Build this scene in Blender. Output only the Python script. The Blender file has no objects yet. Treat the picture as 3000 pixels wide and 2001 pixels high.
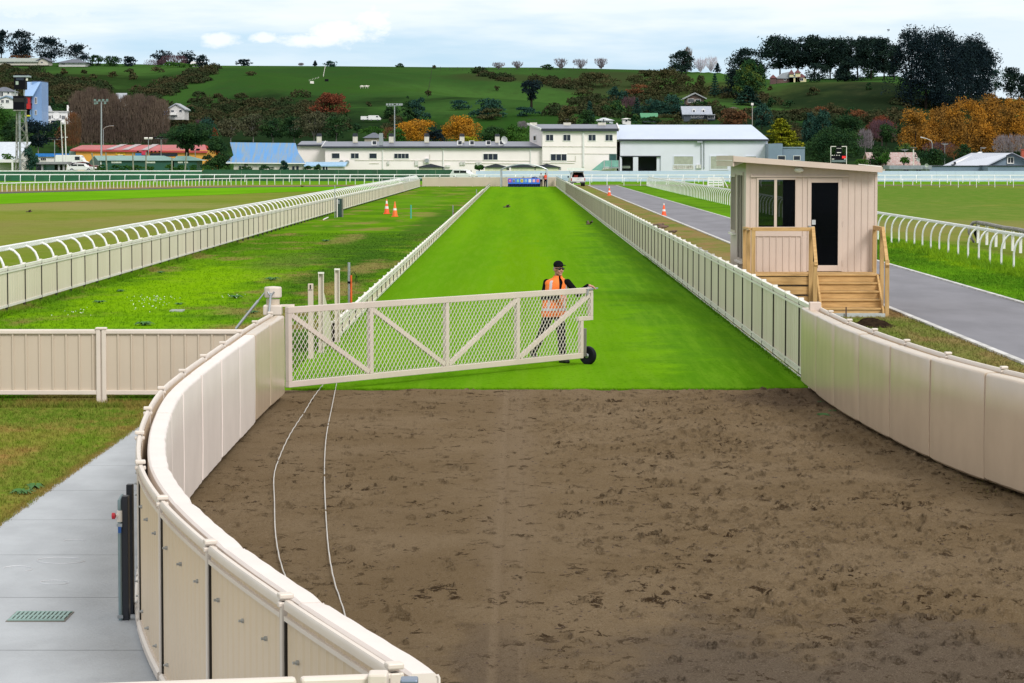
import bpy, math, random
import numpy as np
from mathutils import Vector, Matrix
R = math.radians
random.seed(7)
rng = np.random.default_rng(7)
sc = bpy.context.scene
COL = sc.collection
# ------------------------------------------------------------------ camera
FPX, CAMH = 8200.0, 3.7
PITCH, YAW = math.atan(538.5 / FPX), 20.0 / FPX
cd = bpy.data.cameras.new('camera')
cam = bpy.data.objects.new('camera', cd)
COL.objects.link(cam)
cd.sensor_width = 36.0
cd.lens = FPX / 3000.0 * 36.0
cd.clip_start, cd.clip_end = 0.5, 6000
cam.location = (0, 0, CAMH)
cam.rotation_euler = (math.pi / 2 - PITCH, 0, YAW)
sc.camera = cam
RC = cam.rotation_euler.to_matrix()
# ------------------------------------------------------------------ view, world, sun
sc.view_settings.view_transform = 'Standard'
sc.view_settings.look = 'None'
sc.view_settings.exposure = 0.12
sc.view_settings.gamma = 1.0
SUN_EL, SUN_AZ = 38.0, 148.0      # azimuth clockwise from +Y: behind the camera, to its right
world = bpy.data.worlds.new('World')
sc.world = world
world.use_nodes = True
WN = world.node_tree
bg = WN.nodes['Background']
bg.inputs[1].default_value = 0.1
sky = WN.nodes.new('ShaderNodeTexSky')
sky.sky_type = 'NISHITA'
sky.sun_disc = False
sky.sun_elevation = R(SUN_EL)
sky.sun_rotation = R(SUN_AZ)
sky.dust_density = 1.0
sky.air_density = 1.0


def nmath(nt, op, a, b=None, c=None, clamp=False):
    n = nt.nodes.new('ShaderNodeMath')
    n.operation = op
    n.use_clamp = clamp
    for i, v in enumerate((a, b, c)):
        if v is None:
            continue
        if isinstance(v, (int, float)):
            n.inputs[i].default_value = v
        else:
            nt.links.new(v, n.inputs[i])
    return n.outputs[0]


def nmix(nt, fac, a, b, blend='MIX'):
    n = nt.nodes.new('ShaderNodeMix')
    n.data_type = 'RGBA'
    n.blend_type = blend
    n.clamp_factor = True
    for s, v in ((n.inputs[0], fac), (n.inputs[6], a), (n.inputs[7], b)):
        if isinstance(v, (int, float)):
            s.default_value = v
        elif isinstance(v, (tuple, list)):
            s.default_value = (v[0], v[1], v[2], 1)
        else:
            nt.links.new(v, s)
    return n.outputs[2]


def nnoise(nt, vec, scale=(1, 1, 1), detail=3.0, rough=0.55, off=(0, 0, 0), dist=0.0):
    m = nt.nodes.new('ShaderNodeMapping')
    m.inputs['Scale'].default_value = scale
    m.inputs['Location'].default_value = off
    nt.links.new(vec, m.inputs[0])
    n = nt.nodes.new('ShaderNodeTexNoise')
    n.inputs['Scale'].default_value = 1.0
    n.inputs['Detail'].default_value = detail
    n.inputs['Roughness'].default_value = rough
    n.inputs['Distortion'].default_value = dist
    nt.links.new(m.outputs[0], n.inputs['Vector'])
    return n.outputs['Fac']


def nstep(nt, v, lo, hi, t0=0.0, t1=1.0):
    n = nt.nodes.new('ShaderNodeMapRange')
    n.interpolation_type = 'SMOOTHSTEP'
    n.inputs[1].default_value, n.inputs[2].default_value = lo, hi
    n.inputs[3].default_value, n.inputs[4].default_value = t0, t1
    nt.links.new(v, n.inputs[0])
    return n.outputs[0]


def nblob(nt, x, y, cx, cy, rx, ry, soft=0.5):
    a = nmath(nt, 'MULTIPLY', nmath(nt, 'SUBTRACT', x, cx), 1.0 / rx)
    b = nmath(nt, 'MULTIPLY', nmath(nt, 'SUBTRACT', y, cy), 1.0 / ry)
    d = nmath(nt, 'SQRT', nmath(nt, 'ADD', nmath(nt, 'MULTIPLY', a, a), nmath(nt, 'MULTIPLY', b, b)))
    return d


# clouds: drawn over the sky direction, so they stay put in the sky
tc = WN.nodes.new('ShaderNodeTexCoord')
sx = WN.nodes.new('ShaderNodeSeparateXYZ')
WN.links.new(tc.outputs['Generated'], sx.inputs[0])
DX, DZ = sx.outputs[0], sx.outputs[2]
w1 = nnoise(WN, tc.outputs['Generated'], (90, 90, 170), 7, 0.68)
w2 = nnoise(WN, tc.outputs['Generated'], (16, 16, 110), 4, 0.55, (3, 1, 2))
w3 = nnoise(WN, tc.outputs['Generated'], (2.2, 2.2, 5), 4, 0.55, (7, 1, 2))
deck = nstep(WN, nmath(WN, 'ADD', DZ, nmath(WN, 'MULTIPLY', nmath(WN, 'SUBTRACT', w2, 0.5), 0.045)), 0.030, 0.060)
deck = nmath(WN, 'MULTIPLY', deck, nstep(WN, w3, 0.2, 0.42, 0.55, .9))
rightveil = nstep(WN, nmath(WN, 'ADD', DX, nmath(WN, 'MULTIPLY', nmath(WN, 'SUBTRACT', w2, 0.5), 0.2)), 0.02, 0.16, 0.0, 0.55)
veil = nmath(WN, 'MULTIPLY', nstep(WN, w2, 0.3, 0.75), 0.45)
mask = nmath(WN, 'MAXIMUM', nmath(WN, 'MAXIMUM', deck, rightveil), veil)
wob = nmath(WN, 'MULTIPLY', nmath(WN, 'SUBTRACT', w1, 0.5), 2.2)
for (px, py, rx, ry, st) in ((925, 124, 110, 24, .95), (1005, 98, 125, 52, 1), (1090, 56, 85, 62, 1), (655, 120, 62, 26, .9), (778, 116, 42, 17, .9), (160, 35, 260, 40, .7)):
    d = nblob(WN, DX, DZ, (px - 1520) / FPX, (462 - py) / FPX, rx / FPX, ry / FPX)
    d = nmath(WN, 'ADD', d, wob)
    mask = nmath(WN, 'MAXIMUM', mask, nstep(WN, d, 1.25, 0.3, 0.0, st))
mask = nmath(WN, 'MINIMUM', mask, 1.0)
base = nmix(WN, 0.8, sky.outputs[0], (5.3, 7.6, 9.7))
high = nstep(WN, DZ, 0.08, 0.35)
cloud = nmix(WN, high, (9.3, 9.75, 10.0), (9.8, 9.65, 9.3))
mask = nmath(WN, 'MAXIMUM', mask, nmath(WN, 'MULTIPLY', high, nstep(WN, w3, 0.25, 0.55, 0.75, 1.0)))
WN.links.new(nmix(WN, mask, base, cloud), bg.inputs[0])

sd = bpy.data.lights.new('sun', 'SUN')
sd.energy = 2.2
sd.angle = R(20)
sd.color = (1.0, 0.96, 0.9)
so = bpy.data.objects.new('sun', sd)
COL.objects.link(so)
sdir = Vector((math.sin(R(SUN_AZ)) * math.cos(R(SUN_EL)), math.cos(R(SUN_AZ)) * math.cos(R(SUN_EL)), math.sin(R(SUN_EL))))
so.rotation_euler = sdir.to_track_quat('Z', 'Y').to_euler()


# ------------------------------------------------------------------ pixel helpers (3000 x 2001)
def ray(px, py):
    d = RC @ Vector(((px - 1500) / FPX, -(py - 1000.5) / FPX, -1))
    return d.x / d.y, d.z / d.y


def P(px, py, z=0.0):
    dx, dz = ray(px, py)
    t = (z - CAMH) / dz
    return Vector((dx * t, t, z))


def At(px, py, Y):
    dx, dz = ray(px, py)
    return Vector((dx * Y, Y, CAMH + dz * Y))


# ------------------------------------------------------------------ terrain
_RU = [-1500, 0, 200, 600, 1000, 1300, 1600, 1900, 2100, 2250, 2450, 2620, 2750, 2900, 3000, 4500]
_RP = [178, 182, 185, 193, 195, 198, 199, 206, 213, 232, 230, 222, 262, 287, 292, 300]
_YU = [-1500, 1900, 2250, 4500]
_YR = [1000, 1000, 860, 860]
Y0 = 520.0


def terr(X, Y):
    X = np.asarray(X, float)
    Y = np.asarray(Y, float)
    u = 1520 + FPX * X / np.maximum(Y, 100)
    yr = np.interp(u, _YU, _YR)
    zr = CAMH + (462 - np.interp(u, _RU, _RP)) / FPX * yr
    t = np.clip((Y - Y0) / (yr - Y0), 0, 2.2)
    S = np.where(t < 1, t ** .85, 1 - 0.25 * (t - 1))
    und = (np.sin(X * .045 + 1.3 + Y * .011) * 1.8 + np.sin(X * .021 - Y * .017) * 2.0 + np.sin(X * .13 + Y * .03) * .7) * np.clip(t * 4, 0, 1) * np.clip((1 - t) * 3, 0, 1)
    return zr * S + und


def hit(px, py):
    dx, dz = ray(px, py)
    ys = np.linspace(Y0, 1015, 1500)
    z = terr(dx * ys, ys)
    ok = np.nonzero(z >= CAMH + dz * ys)[0]
    i = ok[0] if len(ok) else int(np.interp(px, _YU, [1455, 1455, 1000, 1000]))
    Y = ys[i]
    return Vector((dx * Y, Y, float(terr(dx * Y, Y))))


# ------------------------------------------------------------------ materials
def newmat(name):
    m = bpy.data.materials.new(name)
    m.use_nodes = True
    nt = m.node_tree
    b = nt.nodes['Principled BSDF']
    g = nt.nodes.new('ShaderNodeNewGeometry')
    return m, nt, b, g.outputs['Position']


def setc(nt, b, c):
    if isinstance(c, (tuple, list)):
        b.inputs['Base Color'].default_value = (c[0], c[1], c[2], 1)
    else:
        nt.links.new(c, b.inputs['Base Color'])


def bump(nt, b, h, strength=0.3, dist=0.02):
    n = nt.nodes.new('ShaderNodeBump')
    n.inputs['Strength'].default_value = strength
    n.inputs['Distance'].default_value = dist
    nt.links.new(h, n.inputs['Height'])
    nt.links.new(n.outputs[0], b.inputs['Normal'])


def M(name, col, col2=None, scale=2.0, rough=0.6, metal=0.0, var=0.18, bmp=0.0, bsc=40.0, stretch=(1, 1, 1), lo=.35, hi=.65, spec=0.5, emit=None):
    m, nt, b, p = newmat(name)
    if col2 is None:
        col2 = tuple(c * (1 - var) for c in col)
    f = nstep(nt, nnoise(nt, p, tuple(scale * s for s in stretch), 4, .6), lo, hi)
    setc(nt, b, nmix(nt, f, col2, col))
    b.inputs['Roughness'].default_value = rough
    b.inputs['Metallic'].default_value = metal
    b.inputs['Specular IOR Level'].default_value = spec
    if bmp:
        bump(nt, b, nnoise(nt, p, (bsc,) * 3, 3), bmp, 0.02)
    if emit:
        b.inputs['Emission Color'].default_value = (*emit[:3], 1)
        b.inputs['Emission Strength'].default_value = emit[3]
    return m


def wavebump(m, axis_scale, strength=.5, dist=.02, prof='SIN', direc='X'):
    nt = m.node_tree
    b = nt.nodes['Principled BSDF']
    g = nt.nodes.new('ShaderNodeNewGeometry')
    w = nt.nodes.new('ShaderNodeTexWave')
    w.bands_direction = direc
    w.wave_profile = prof
    w.inputs['Scale'].default_value = axis_scale
    nt.links.new(g.outputs['Position'], w.inputs['Vector'])
    bump(nt, b, w.outputs['Fac'], strength, dist)
    return m


def grass(name, a, b_, c, s1=.5, s2=4.0, brown=None, bl=(.55, .7), stretch=(1, 1, 1), mot=.5, patches=(), bs=.3, mow=0):
    """a, b_ are broad patch colours, c a fine streak colour; patches = (x, y, rx, ry, colour)"""
    m, nt, b, p = newmat(name)
    big = nstep(nt, nnoise(nt, p, (s1 * stretch[0], s1 * stretch[1], s1), 4, .6), .38, .62)
    col = nmix(nt, big, a, b_)
    if brown:
        br = nstep(nt, nnoise(nt, p, (s1 * 1.7 * stretch[0], s1 * 1.1 * stretch[1], 1), 5, .65, (5, 9, 0)), bl[0], bl[1])
        col = nmix(nt, nmath(nt, 'MULTIPLY', br, .85), col, brown)
    sp = nt.nodes.new('ShaderNodeSeparateXYZ')
    nt.links.new(p, sp.inputs[0])
    if patches:
        wob = nmath(nt, 'MULTIPLY', nmath(nt, 'SUBTRACT', nnoise(nt, p, (s1 * 3, s1 * 2.0, 1), 5, .65), .5), 2.2)
        for (x, y, rx, ry, pc, st) in patches:
            d = nmath(nt, 'ADD', nblob(nt, sp.outputs[0], sp.outputs[1], x, y, rx, ry), wob)
            col = nmix(nt, nstep(nt, d, 1.15, .45, 0, st), col, pc)
    if mow:
        wv = nmath(nt, 'SINE', nmath(nt, 'ADD', nmath(nt, 'MULTIPLY', sp.outputs[0], mow), nmath(nt, 'MULTIPLY', nnoise(nt, p, (.5, .06, .5), 3), 3.0)))
        col = nmix(nt, nmath(nt, 'MULTIPLY_ADD', wv, .14, .14), col, tuple(v * .72 for v in a))
    fine = nstep(nt, nnoise(nt, p, (s2 * stretch[0], s2 * stretch[1], s2), 5, .7), .42, .66)
    col = nmix(nt, nmath(nt, 'MULTIPLY', fine, mot), col, c)
    f2 = nnoise(nt, p, (s2 * 7, s2 * 4, s2 * 7), 3, .7)
    col = nmix(nt, nstep(nt, f2, .52, .74, 0, .55), col, tuple(v * .45 for v in a))
    setc(nt, b, col)
    b.inputs['Roughness'].default_value = 1
    b.inputs['Specular IOR Level'].default_value = 0
    bump(nt, b, nnoise(nt, p, (s2 * 6,) * 3, 4, .7), bs, .05)
    return m


# ------------------------------------------------------------------ mesh builder and objects
ORG = {}


class MB:
    def __init__(s):
        s.v, s.f = [], []

    def add(s, vs, fs):
        n = len(s.v)
        s.v += [tuple(v) for v in vs]
        s.f += [tuple(i + n for i in f) for f in fs]
        return s

    def box(s, x0, y0, z0, x1, y1, z1):
        x0, x1 = min(x0, x1), max(x0, x1)
        y0, y1 = min(y0, y1), max(y0, y1)
        z0, z1 = min(z0, z1), max(z0, z1)
        return s.add([(x0, y0, z0), (x1, y0, z0), (x1, y1, z0), (x0, y1, z0), (x0, y0, z1), (x1, y0, z1), (x1, y1, z1), (x0, y1, z1)],
                     [(0, 3, 2, 1), (4, 5, 6, 7), (0, 1, 5, 4), (1, 2, 6, 5), (2, 3, 7, 6), (3, 0, 4, 7)])

    def obox(s, c, size, mat=None, rz=0.0):
        mt = mat or Matrix.Rotation(rz, 3, 'Z')
        hx, hy, hz = size[0] / 2, size[1] / 2, size[2] / 2
        c = Vector(c)
        vs = [c + mt @ Vector(q) for q in ((-hx, -hy, -hz), (hx, -hy, -hz), (hx, hy, -hz), (-hx, hy, -hz), (-hx, -hy, hz), (hx, -hy, hz), (hx, hy, hz), (-hx, hy, hz))]
        return s.add(vs, [(0, 3, 2, 1), (4, 5, 6, 7), (0, 1, 5, 4), (1, 2, 6, 5), (2, 3, 7, 6), (3, 0, 4, 7)])

    def bar(s, p0, p1, w, h, up=(0, 0, 1)):
        p0, p1 = Vector(p0), Vector(p1)
        d = p1 - p0
        L = d.length
        if L < 1e-6:
            return s
        d /= L
        up = Vector(up)
        if abs(d.dot(up)) > .98:
            up = Vector((0, 1, 0))
        x = d.cross(up).normalized()
        z = x.cross(d).normalized()
        return s.obox((p0 + p1) / 2, (w, L, h), Matrix((x, d, z)).transposed())

    def loft(s, rings, close=True, cap=True):
        n = len(s.v)
        k = len(rings[0])
        for r in rings:
            s.v += [tuple(q) for q in r]
        for i in range(len(rings) - 1):
            for j in range(k if close else k - 1):
                a, b2 = n + i * k + j, n + i * k + (j + 1) % k
                s.f.append((a, b2, b2 + k, a + k))
        if cap and close:
            s.f.append(tuple(n + j for j in range(k))[::-1])
            s.f.append(tuple(n + (len(rings) - 1) * k + j for j in range(k)))
        return s

    def tube(s, pts, r, n=8, cap=True):
        pts = [Vector(p) for p in pts]
        rs = r if isinstance(r, (list, tuple)) else [r] * len(pts)
        rings = []
        x = None
        for i, p in enumerate(pts):
            d = (pts[min(i + 1, len(pts) - 1)] - pts[max(i - 1, 0)]).normalized()
            if x is None:
                ref = Vector((0, 0, 1)) if abs(d.z) < .9 else Vector((1, 0, 0))
                x = d.cross(ref).normalized()
            else:
                x = (x - d * x.dot(d)).normalized()
            y = d.cross(x)
            rings.append([p + (x * math.cos(a) + y * math.sin(a)) * rs[i] for a in (2 * math.pi * j / n for j in range(n))])
        return s.loft(rings, True, cap)

    def sweep(s, pts, sec, cap=True):
        """sec: list of (side, up) offsets; path pts lie roughly flat, side is to the right of travel"""
        pts = [Vector(p) for p in pts]
        rings = []
        for i, p in enumerate(pts):
            a = pts[max(i - 1, 0)]
            b2 = pts[min(i + 1, len(pts) - 1)]
            d = Vector((b2.x - a.x, b2.y - a.y, 0)).normalized()
            side = Vector((d.y, -d.x, 0))
            rings.append([p + side * q[0] + Vector((0, 0, q[1])) for q in sec])
        return s.loft(rings, True, cap)

    def lathe(s, c, prof, n=16, axis='Z'):
        c = Vector(c)
        rings = []
        for (r, h) in prof:
            ring = []
            for j in range(n):
                a = 2 * math.pi * j / n
                q = Vector((r * math.cos(a), r * math.sin(a), h))
                if axis == 'X':
                    q = Vector((q.z, q.x, q.y))
                elif axis == 'Y':
                    q = Vector((q.x, q.z, q.y))
                elif isinstance(axis, Matrix):
                    q = axis @ q
                ring.append(c + q)
            rings.append(ring)
        return s.loft(rings, True, True)

    def ell(s, c, rad, n=12, m=8, mat=None):
        c = Vector(c)
        rings = []
        for i in range(m + 1):
            th = math.pi * (i / m * .98 + .01)
            ring = []
            for j in range(n):
                a = 2 * math.pi * j / n
                q = Vector((rad[0] * math.sin(th) * math.cos(a), rad[1] * math.sin(th) * math.sin(a), -rad[2] * math.cos(th)))
                ring.append(c + (mat @ q if mat else q))
            rings.append(ring)
        return s.loft(rings, True, True)

    def prism(s, poly, y0, y1):
        """poly in (x, z), pushed from y0 to y1"""
        n = len(poly)
        vs = [(x, y0, z) for x, z in poly] + [(x, y1, z) for x, z in poly]
        return s.add(vs, [tuple(range(n)), tuple(range(2 * n - 1, n - 1, -1))] + [(i, i + n, (i + 1) % n + n, (i + 1) % n) for i in range(n)])

    def prismx(s, poly, x0, x1):
        """poly in (y, z), pushed along x"""
        n = len(poly)
        vs = [(x0, y, z) for y, z in poly] + [(x1, y, z) for y, z in poly]
        return s.add(vs, [tuple(range(n)), tuple(range(2 * n - 1, n - 1, -1))] + [(i, i + n, (i + 1) % n + n, (i + 1) % n) for i in range(n)])

    def build(s, name, mat, parent=None, smooth=False, bev=0.0, base=None, label=None):
        me = bpy.data.meshes.new(name)
        if parent is not None:
            o_ = ORG[parent.name]
        else:
            if base is None:
                a = np.array(s.v)
                lo, hi = a.min(0), a.max(0)
                base = Vector(((lo[0] + hi[0]) / 2, (lo[1] + hi[1]) / 2, lo[2]))
            o_ = Vector(base)
        me.from_pydata([(v[0] - o_.x, v[1] - o_.y, v[2] - o_.z) for v in s.v], [], s.f)
        me.materials.append(mat)
        o = bpy.data.objects.new(name, me)
        COL.objects.link(o)
        finish(me)
        if smooth:
            me.polygons.foreach_set('use_smooth', [True] * len(me.polygons))
            me.set_sharp_from_angle(angle=R(40))
        if parent is not None:
            o.parent = parent
        else:
            o.location = o_
        ORG[o.name] = o_
        if bev:
            md = o.modifiers.new('bevel', 'BEVEL')
            md.width = bev
            md.segments = 2
            md.limit_method = 'ANGLE'
        if label:
            o['label'] = label
        return o


import bmesh


def finish(me):
    bm = bmesh.new()
    bm.from_mesh(me)
    bmesh.ops.recalc_face_normals(bm, faces=bm.faces)
    bm.to_mesh(me)
    bm.free()
    me.update()


def npmesh(name, v, f, mat, parent=None, base=None, smooth=False):
    """fast build from numpy arrays; f is (n, 3) or (n, 4)"""
    me = bpy.data.meshes.new(name)
    o_ = ORG[parent.name] if parent is not None else Vector(base or (0, 0, 0))
    v = np.asarray(v, np.float32) - np.array(o_, np.float32)
    k = f.shape[1]
    me.vertices.add(len(v))
    me.vertices.foreach_set('co', v.ravel())
    me.loops.add(f.size)
    me.loops.foreach_set('vertex_index', f.astype(np.int32).ravel())
    me.polygons.add(len(f))
    me.polygons.foreach_set('loop_start', np.arange(0, f.size, k, dtype=np.int32))
    me.polygons.foreach_set('loop_total', np.full(len(f), k, np.int32))
    if smooth:
        me.polygons.foreach_set('use_smooth', np.ones(len(f), bool))
    me.update(calc_edges=True)
    me.validate()
    me.materials.append(mat)
    o = bpy.data.objects.new(name, me)
    COL.objects.link(o)
    if parent is not None:
        o.parent = parent
    else:
        o.location = o_
    ORG[o.name] = o_
    return o


def thing(name, label, cat, loc, group=None, rz=0.0):
    o = bpy.data.objects.new(name, None)
    o.empty_display_size = .2
    COL.objects.link(o)
    o.location = loc
    o.rotation_euler = (0, 0, rz)
    ORG[o.name] = Vector(loc)
    return tag(o, label, cat, group)


def local(name, label, cat, loc, group=None, rz=0.0):
    """thing whose parts are given in its own coordinates"""
    o = thing(name, label, cat, loc, group, rz)
    ORG[o.name] = Vector((0, 0, 0))
    return o


def tag(o, label, cat, group=None):
    o['label'] = label
    o['category'] = cat
    if group:
        o['group'] = group
    return o


def kind(o, k, label=None):
    o['kind'] = k
    if label:
        o['label'] = label
    return o


def kids(o):
    return [c for c in CH.get(o.name, [])]


CH = {}


def dup(root, loc, rz=None, label=None, group=None, scale=None):
    r = root.copy()
    COL.objects.link(r)
    r.location = loc
    if rz is not None:
        r.rotation_euler = (0, 0, rz)
    if scale:
        r.scale = (scale,) * 3
    if label:
        r['label'] = label
    if group:
        r['group'] = group
    ORG[r.name] = ORG[root.name]
    for ch in list(root.children):
        c = ch.copy()
        COL.objects.link(c)
        c.parent = r
        for g in list(ch.children):
            d = g.copy()
            COL.objects.link(d)
            d.parent = c
    return r


def copypart(o, parent, loc):
    """another of the same part (and its sub-parts) at loc, in its thing's coordinates"""
    c = o.copy()
    COL.objects.link(c)
    c.parent = parent
    c.location = loc
    for g in list(o.children):
        d = g.copy()
        COL.objects.link(d)
        d.parent = c
    return c


def text(body, name, mat, parent, loc, size, rot=(math.pi / 2, 0, 0), ext=.004):
    cu = bpy.data.curves.new(name, 'FONT')
    cu.body = body
    cu.size = size
    cu.align_x = 'CENTER'
    cu.align_y = 'CENTER'
    cu.extrude = ext
    tmp = bpy.data.objects.new('tmp', cu)
    COL.objects.link(tmp)
    dg_ = bpy.context.evaluated_depsgraph_get()
    me = bpy.data.meshes.new_from_object(tmp.evaluated_get(dg_))
    bpy.data.objects.remove(tmp)
    bpy.data.curves.remove(cu)
    me.materials.clear()
    me.materials.append(mat)
    o = bpy.data.objects.new(name, me)
    COL.objects.link(o)
    o.parent = parent
    o.location = Vector(loc) - ORG[parent.name]
    o.rotation_euler = rot
    ORG[o.name] = ORG[parent.name]
    return o


ORD = ['leftmost', 'second from the left', 'third from the left', 'fourth from the left', 'fifth from the left', 'sixth from the left', 'seventh from the left', 'eighth from the left',
       'ninth from the left', 'tenth from the left', 'eleventh from the left', 'twelfth from the left']
# ------------------------------------------------------------------ shared materials
cream = M('cream_steel', (.54, .46, .37), scale=.8, rough=.42, var=.06, bmp=.05, bsc=8)
wavebump(cream, 1.4, .12, .01)
creamtan = M('tan_steel', (.63, .505, .365), scale=.8, rough=.42, var=.05)
creamrail = M('cream_capping', (.68, .605, .54), scale=1.2, rough=.4, var=.08)
cream2 = M('grey_cream_steel', (.70, .64, .535), (.64, .58, .475), scale=.6, rough=.45, stretch=(1, 1, .15))
pale = M('pale_trim', (.80, .77, .73), scale=1.2, rough=.4, var=.1)
padm = M('padding_vinyl', (.53, .42, .315), scale=1.5, rough=.25, spec=.7, var=.06, bmp=.08, bsc=3)
padw = M('padding_vinyl_pale', (.76, .685, .65), scale=1.5, rough=.4, var=.06, bmp=.08, bsc=3)
white = M('white_plastic', (.80, .81, .83), scale=3, rough=.35, var=.1)
whitewood = M('white_paint_worn', (.74, .74, .74), (.45, .44, .42), scale=6, rough=.7, lo=.2, hi=.45)
darkgap = M('dark_shadow_steel', (.04, .034, .028), scale=4, rough=.8, spec=.1)
galv = M('galvanised_steel', (.42, .45, .48), scale=9, rough=.4, metal=.75)
bolt_m = M('bolt_steel', (.45, .48, .5), scale=20, rough=.3, metal=.9)
black = M('black_rubber', (.008, .009, .014), scale=20, rough=.6, spec=.15)
blackm = M('black_paint', (.006, .006, .010), scale=5, rough=.6, spec=.08)
glassm, nt, b, p = newmat('dark_glass')
b.inputs['Base Color'].default_value = (.004, .005, .007, 1)
b.inputs['Roughness'].default_value = .05
b.inputs['Specular IOR Level'].default_value = .06
tb_ = nt.nodes.new('ShaderNodeBsdfTransparent')
tb_.inputs[0].default_value = (.62, .66, .64, 1)
mx_ = nt.nodes.new('ShaderNodeMixShader')
mx_.inputs[0].default_value = .55
nt.links.new(tb_.outputs[0], mx_.inputs[1])
nt.links.new(b.outputs[0], mx_.inputs[2])
nt.links.new(mx_.outputs[0], nt.nodes['Material Output'].inputs[0])
pine = M('treated_pine', (.56, .355, .145), (.40, .235, .085), scale=2.2, rough=.65, stretch=(1.2, 7, 9), lo=.3, hi=.7)
pinev = M('treated_pine_upright', (.50, .325, .13), (.36, .22, .085), scale=2.5, rough=.65, stretch=(8, 8, .8), lo=.3, hi=.7)
concrete = M('concrete', (.42, .45, .49), (.35, .375, .41), scale=1.6, rough=.85, stretch=(.9, .5, 1), bmp=.35, bsc=22, lo=.3, hi=.7)
kerbm = M('kerb_concrete', (.62, .62, .62), (.42, .42, .42), scale=1.5, rough=.85)
orange = M('cone_orange', (.85, .10, .012), scale=6, rough=.5, var=.12)
reflect = M('cone_band', (.80, .78, .76), scale=6, rough=.35)
soil = M('dark_soil', (.035, .023, .015), (.018, .012, .009), scale=12, rough=1, bmp=.8, bsc=25, spec=0)

# ------------------------------------------------------------------ ground sheets
GD, GB, BR = (.045, .125, .010), (.11, .30, .008), (.23, .15, .065)
gm_paddock = grass('paddock_turf', (.118, .185, .020), (.175, .205, .034), (.21, .225, .06), .06, 1.1, brown=(.215, .19, .065), bl=(.5, .68), stretch=(.7, .35, 1), mot=.5,
                   patches=((-38, 215, 24, 22, (.235, .225, .08), .8), (-40, 145, 30, 26, (.19, .185, .055), .7), (-22, 90, 12, 14, (.14, .21, .012), .8), (36, 300, 40, 110, (.088, .180, .022), .95), (27, 205, 18, 60, (.105, .182, .028), .9), (24, 155, 9, 16, (.20, .185, .07), .6)), bs=.25)
gm_track = grass('race_turf', (.104, .262, .007), (.130, .295, .007), (.142, .29, .017), .16, 1.6, stretch=(2.6, .10, 1), mot=.42, bs=.2, mow=3.4,
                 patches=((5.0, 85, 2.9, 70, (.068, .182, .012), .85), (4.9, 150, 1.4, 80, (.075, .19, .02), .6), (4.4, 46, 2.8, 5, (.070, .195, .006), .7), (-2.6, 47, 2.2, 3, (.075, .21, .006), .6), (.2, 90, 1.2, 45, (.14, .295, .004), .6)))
gm_lawn = grass('lawn_turf', (.066, .165, .008), (.108, .24, .006), (.12, .235, .02), .22, 2.6, brown=(.235, .18, .065), bl=(.51, .64), stretch=(1, .5, 1), mot=.3, patches=(
    (-9.6, 80, 2.4, 22, (.185, .36, .004), .9), (-8.3, 58, 3.2, 10, (.15, .32, .005), .85), (-5.6, 92, 1.5, 26, (.035, .095, .010), .85), (-5.2, 56, 1.7, 6, (.035, .095, .010), .85),
    (-6.6, 118, 1.8, 24, (.036, .095, .012), .8), (-4.9, 160, 1.3, 60, (.042, .105, .012), .8), (-6.0, 60.5, 1.0, 2.2, (.27, .175, .08), .8), (-5.9, 67, 1.3, 3.2, (.25, .18, .075), .75),
    (-8.8, 50, 1.6, 2.6, (.20, .15, .05), .5), (-6.8, 56, 1.3, 3.5, (.24, .165, .07), .7), (-8.2, 100, 1.6, 10, (.10, .15, .03), .6), (-5.2, 78, .9, 5.5, (.27, .185, .08), .8), (-5.1, 95, .8, 6, (.25, .19, .075), .75), (-7.8, 128, .8, 9, (.26, .20, .08), .6), (-6.0, 182, .9, 9, (.22, .20, .06), .6), (-9, 240, 3, 40, (.10, .24, .012), .6),
    (-7.2, 52.0, .6, 1.1, (.22, .15, .06), .6), (-4.6, 62, .6, 2.5, (.24, .16, .07), .7)))
gm_near = grass('near_turf', (.105, .19, .012), (.17, .21, .03), (.26, .22, .06), .45, 5, brown=(.30, .19, .065), bl=(.30, .50), stretch=(1, .6, 1), mot=.55,
                patches=((-7.5, 40, 3.5, 2.2, (.08, .19, .012), .8), (-8, 33, 3.2, 4.0, (.29, .185, .06), .8), (-5.7, 33, .5, 8, (.085, .21, .012), .7), (-6.5, 36.5, 2, 1.5, (.12, .23, .012), .5)))
gm_verge = grass('verge_turf', (.12, .165, .03), (.22, .175, .07), (.24, .20, .08), .35, 3, brown=(.25, .155, .075), bl=(.46, .64), stretch=(1, .4, 1), mot=.5,
                 patches=((7.6, 52, 1.6, 5, (.13, .17, .035), .7), (7, 62, 1.5, 3, (.12, .19, .02), .6), (6.6, 320, 2.5, 30, (.11, .21, .02), .7)))
gm_strip = grass('strip_turf', (.055, .15, .010), (.105, .26, .010), (.17, .30, .02), .2, 2.2, brown=(.14, .17, .03), bl=(.6, .75), stretch=(1, .4, 1), mot=.4,
                 patches=((16.4, 98, 1.7, 12, (.24, .38, .008), .75), (14.3, 84, 1.3, 7, (.05, .15, .008), .7), (14.5, 260, 1.5, 60, (.10, .24, .012), .6)))


def sheet(name, pts, z, mat, nsub=0, base=None):
    mb = MB()
    mb.add([(x, y, z) for x, y in pts], [tuple(range(len(pts)))])
    o = mb.build(name, mat, base=(pts[0][0], pts[0][1], 0))
    return kind(o, 'structure')


def ragged(x0, x1, y0, y1, amp=.06, step=.6):
    """rectangle whose long sides wander a little"""
    n = max(2, int((y1 - y0) / step))
    ys = [y0 + (y1 - y0) * i / n for i in range(n + 1)]
    L = [(x0 + random.uniform(-amp, amp), y) for y in ys]
    Rr = [(x1 + random.uniform(-amp, amp), y) for y in ys]
    return L, Rr


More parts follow.
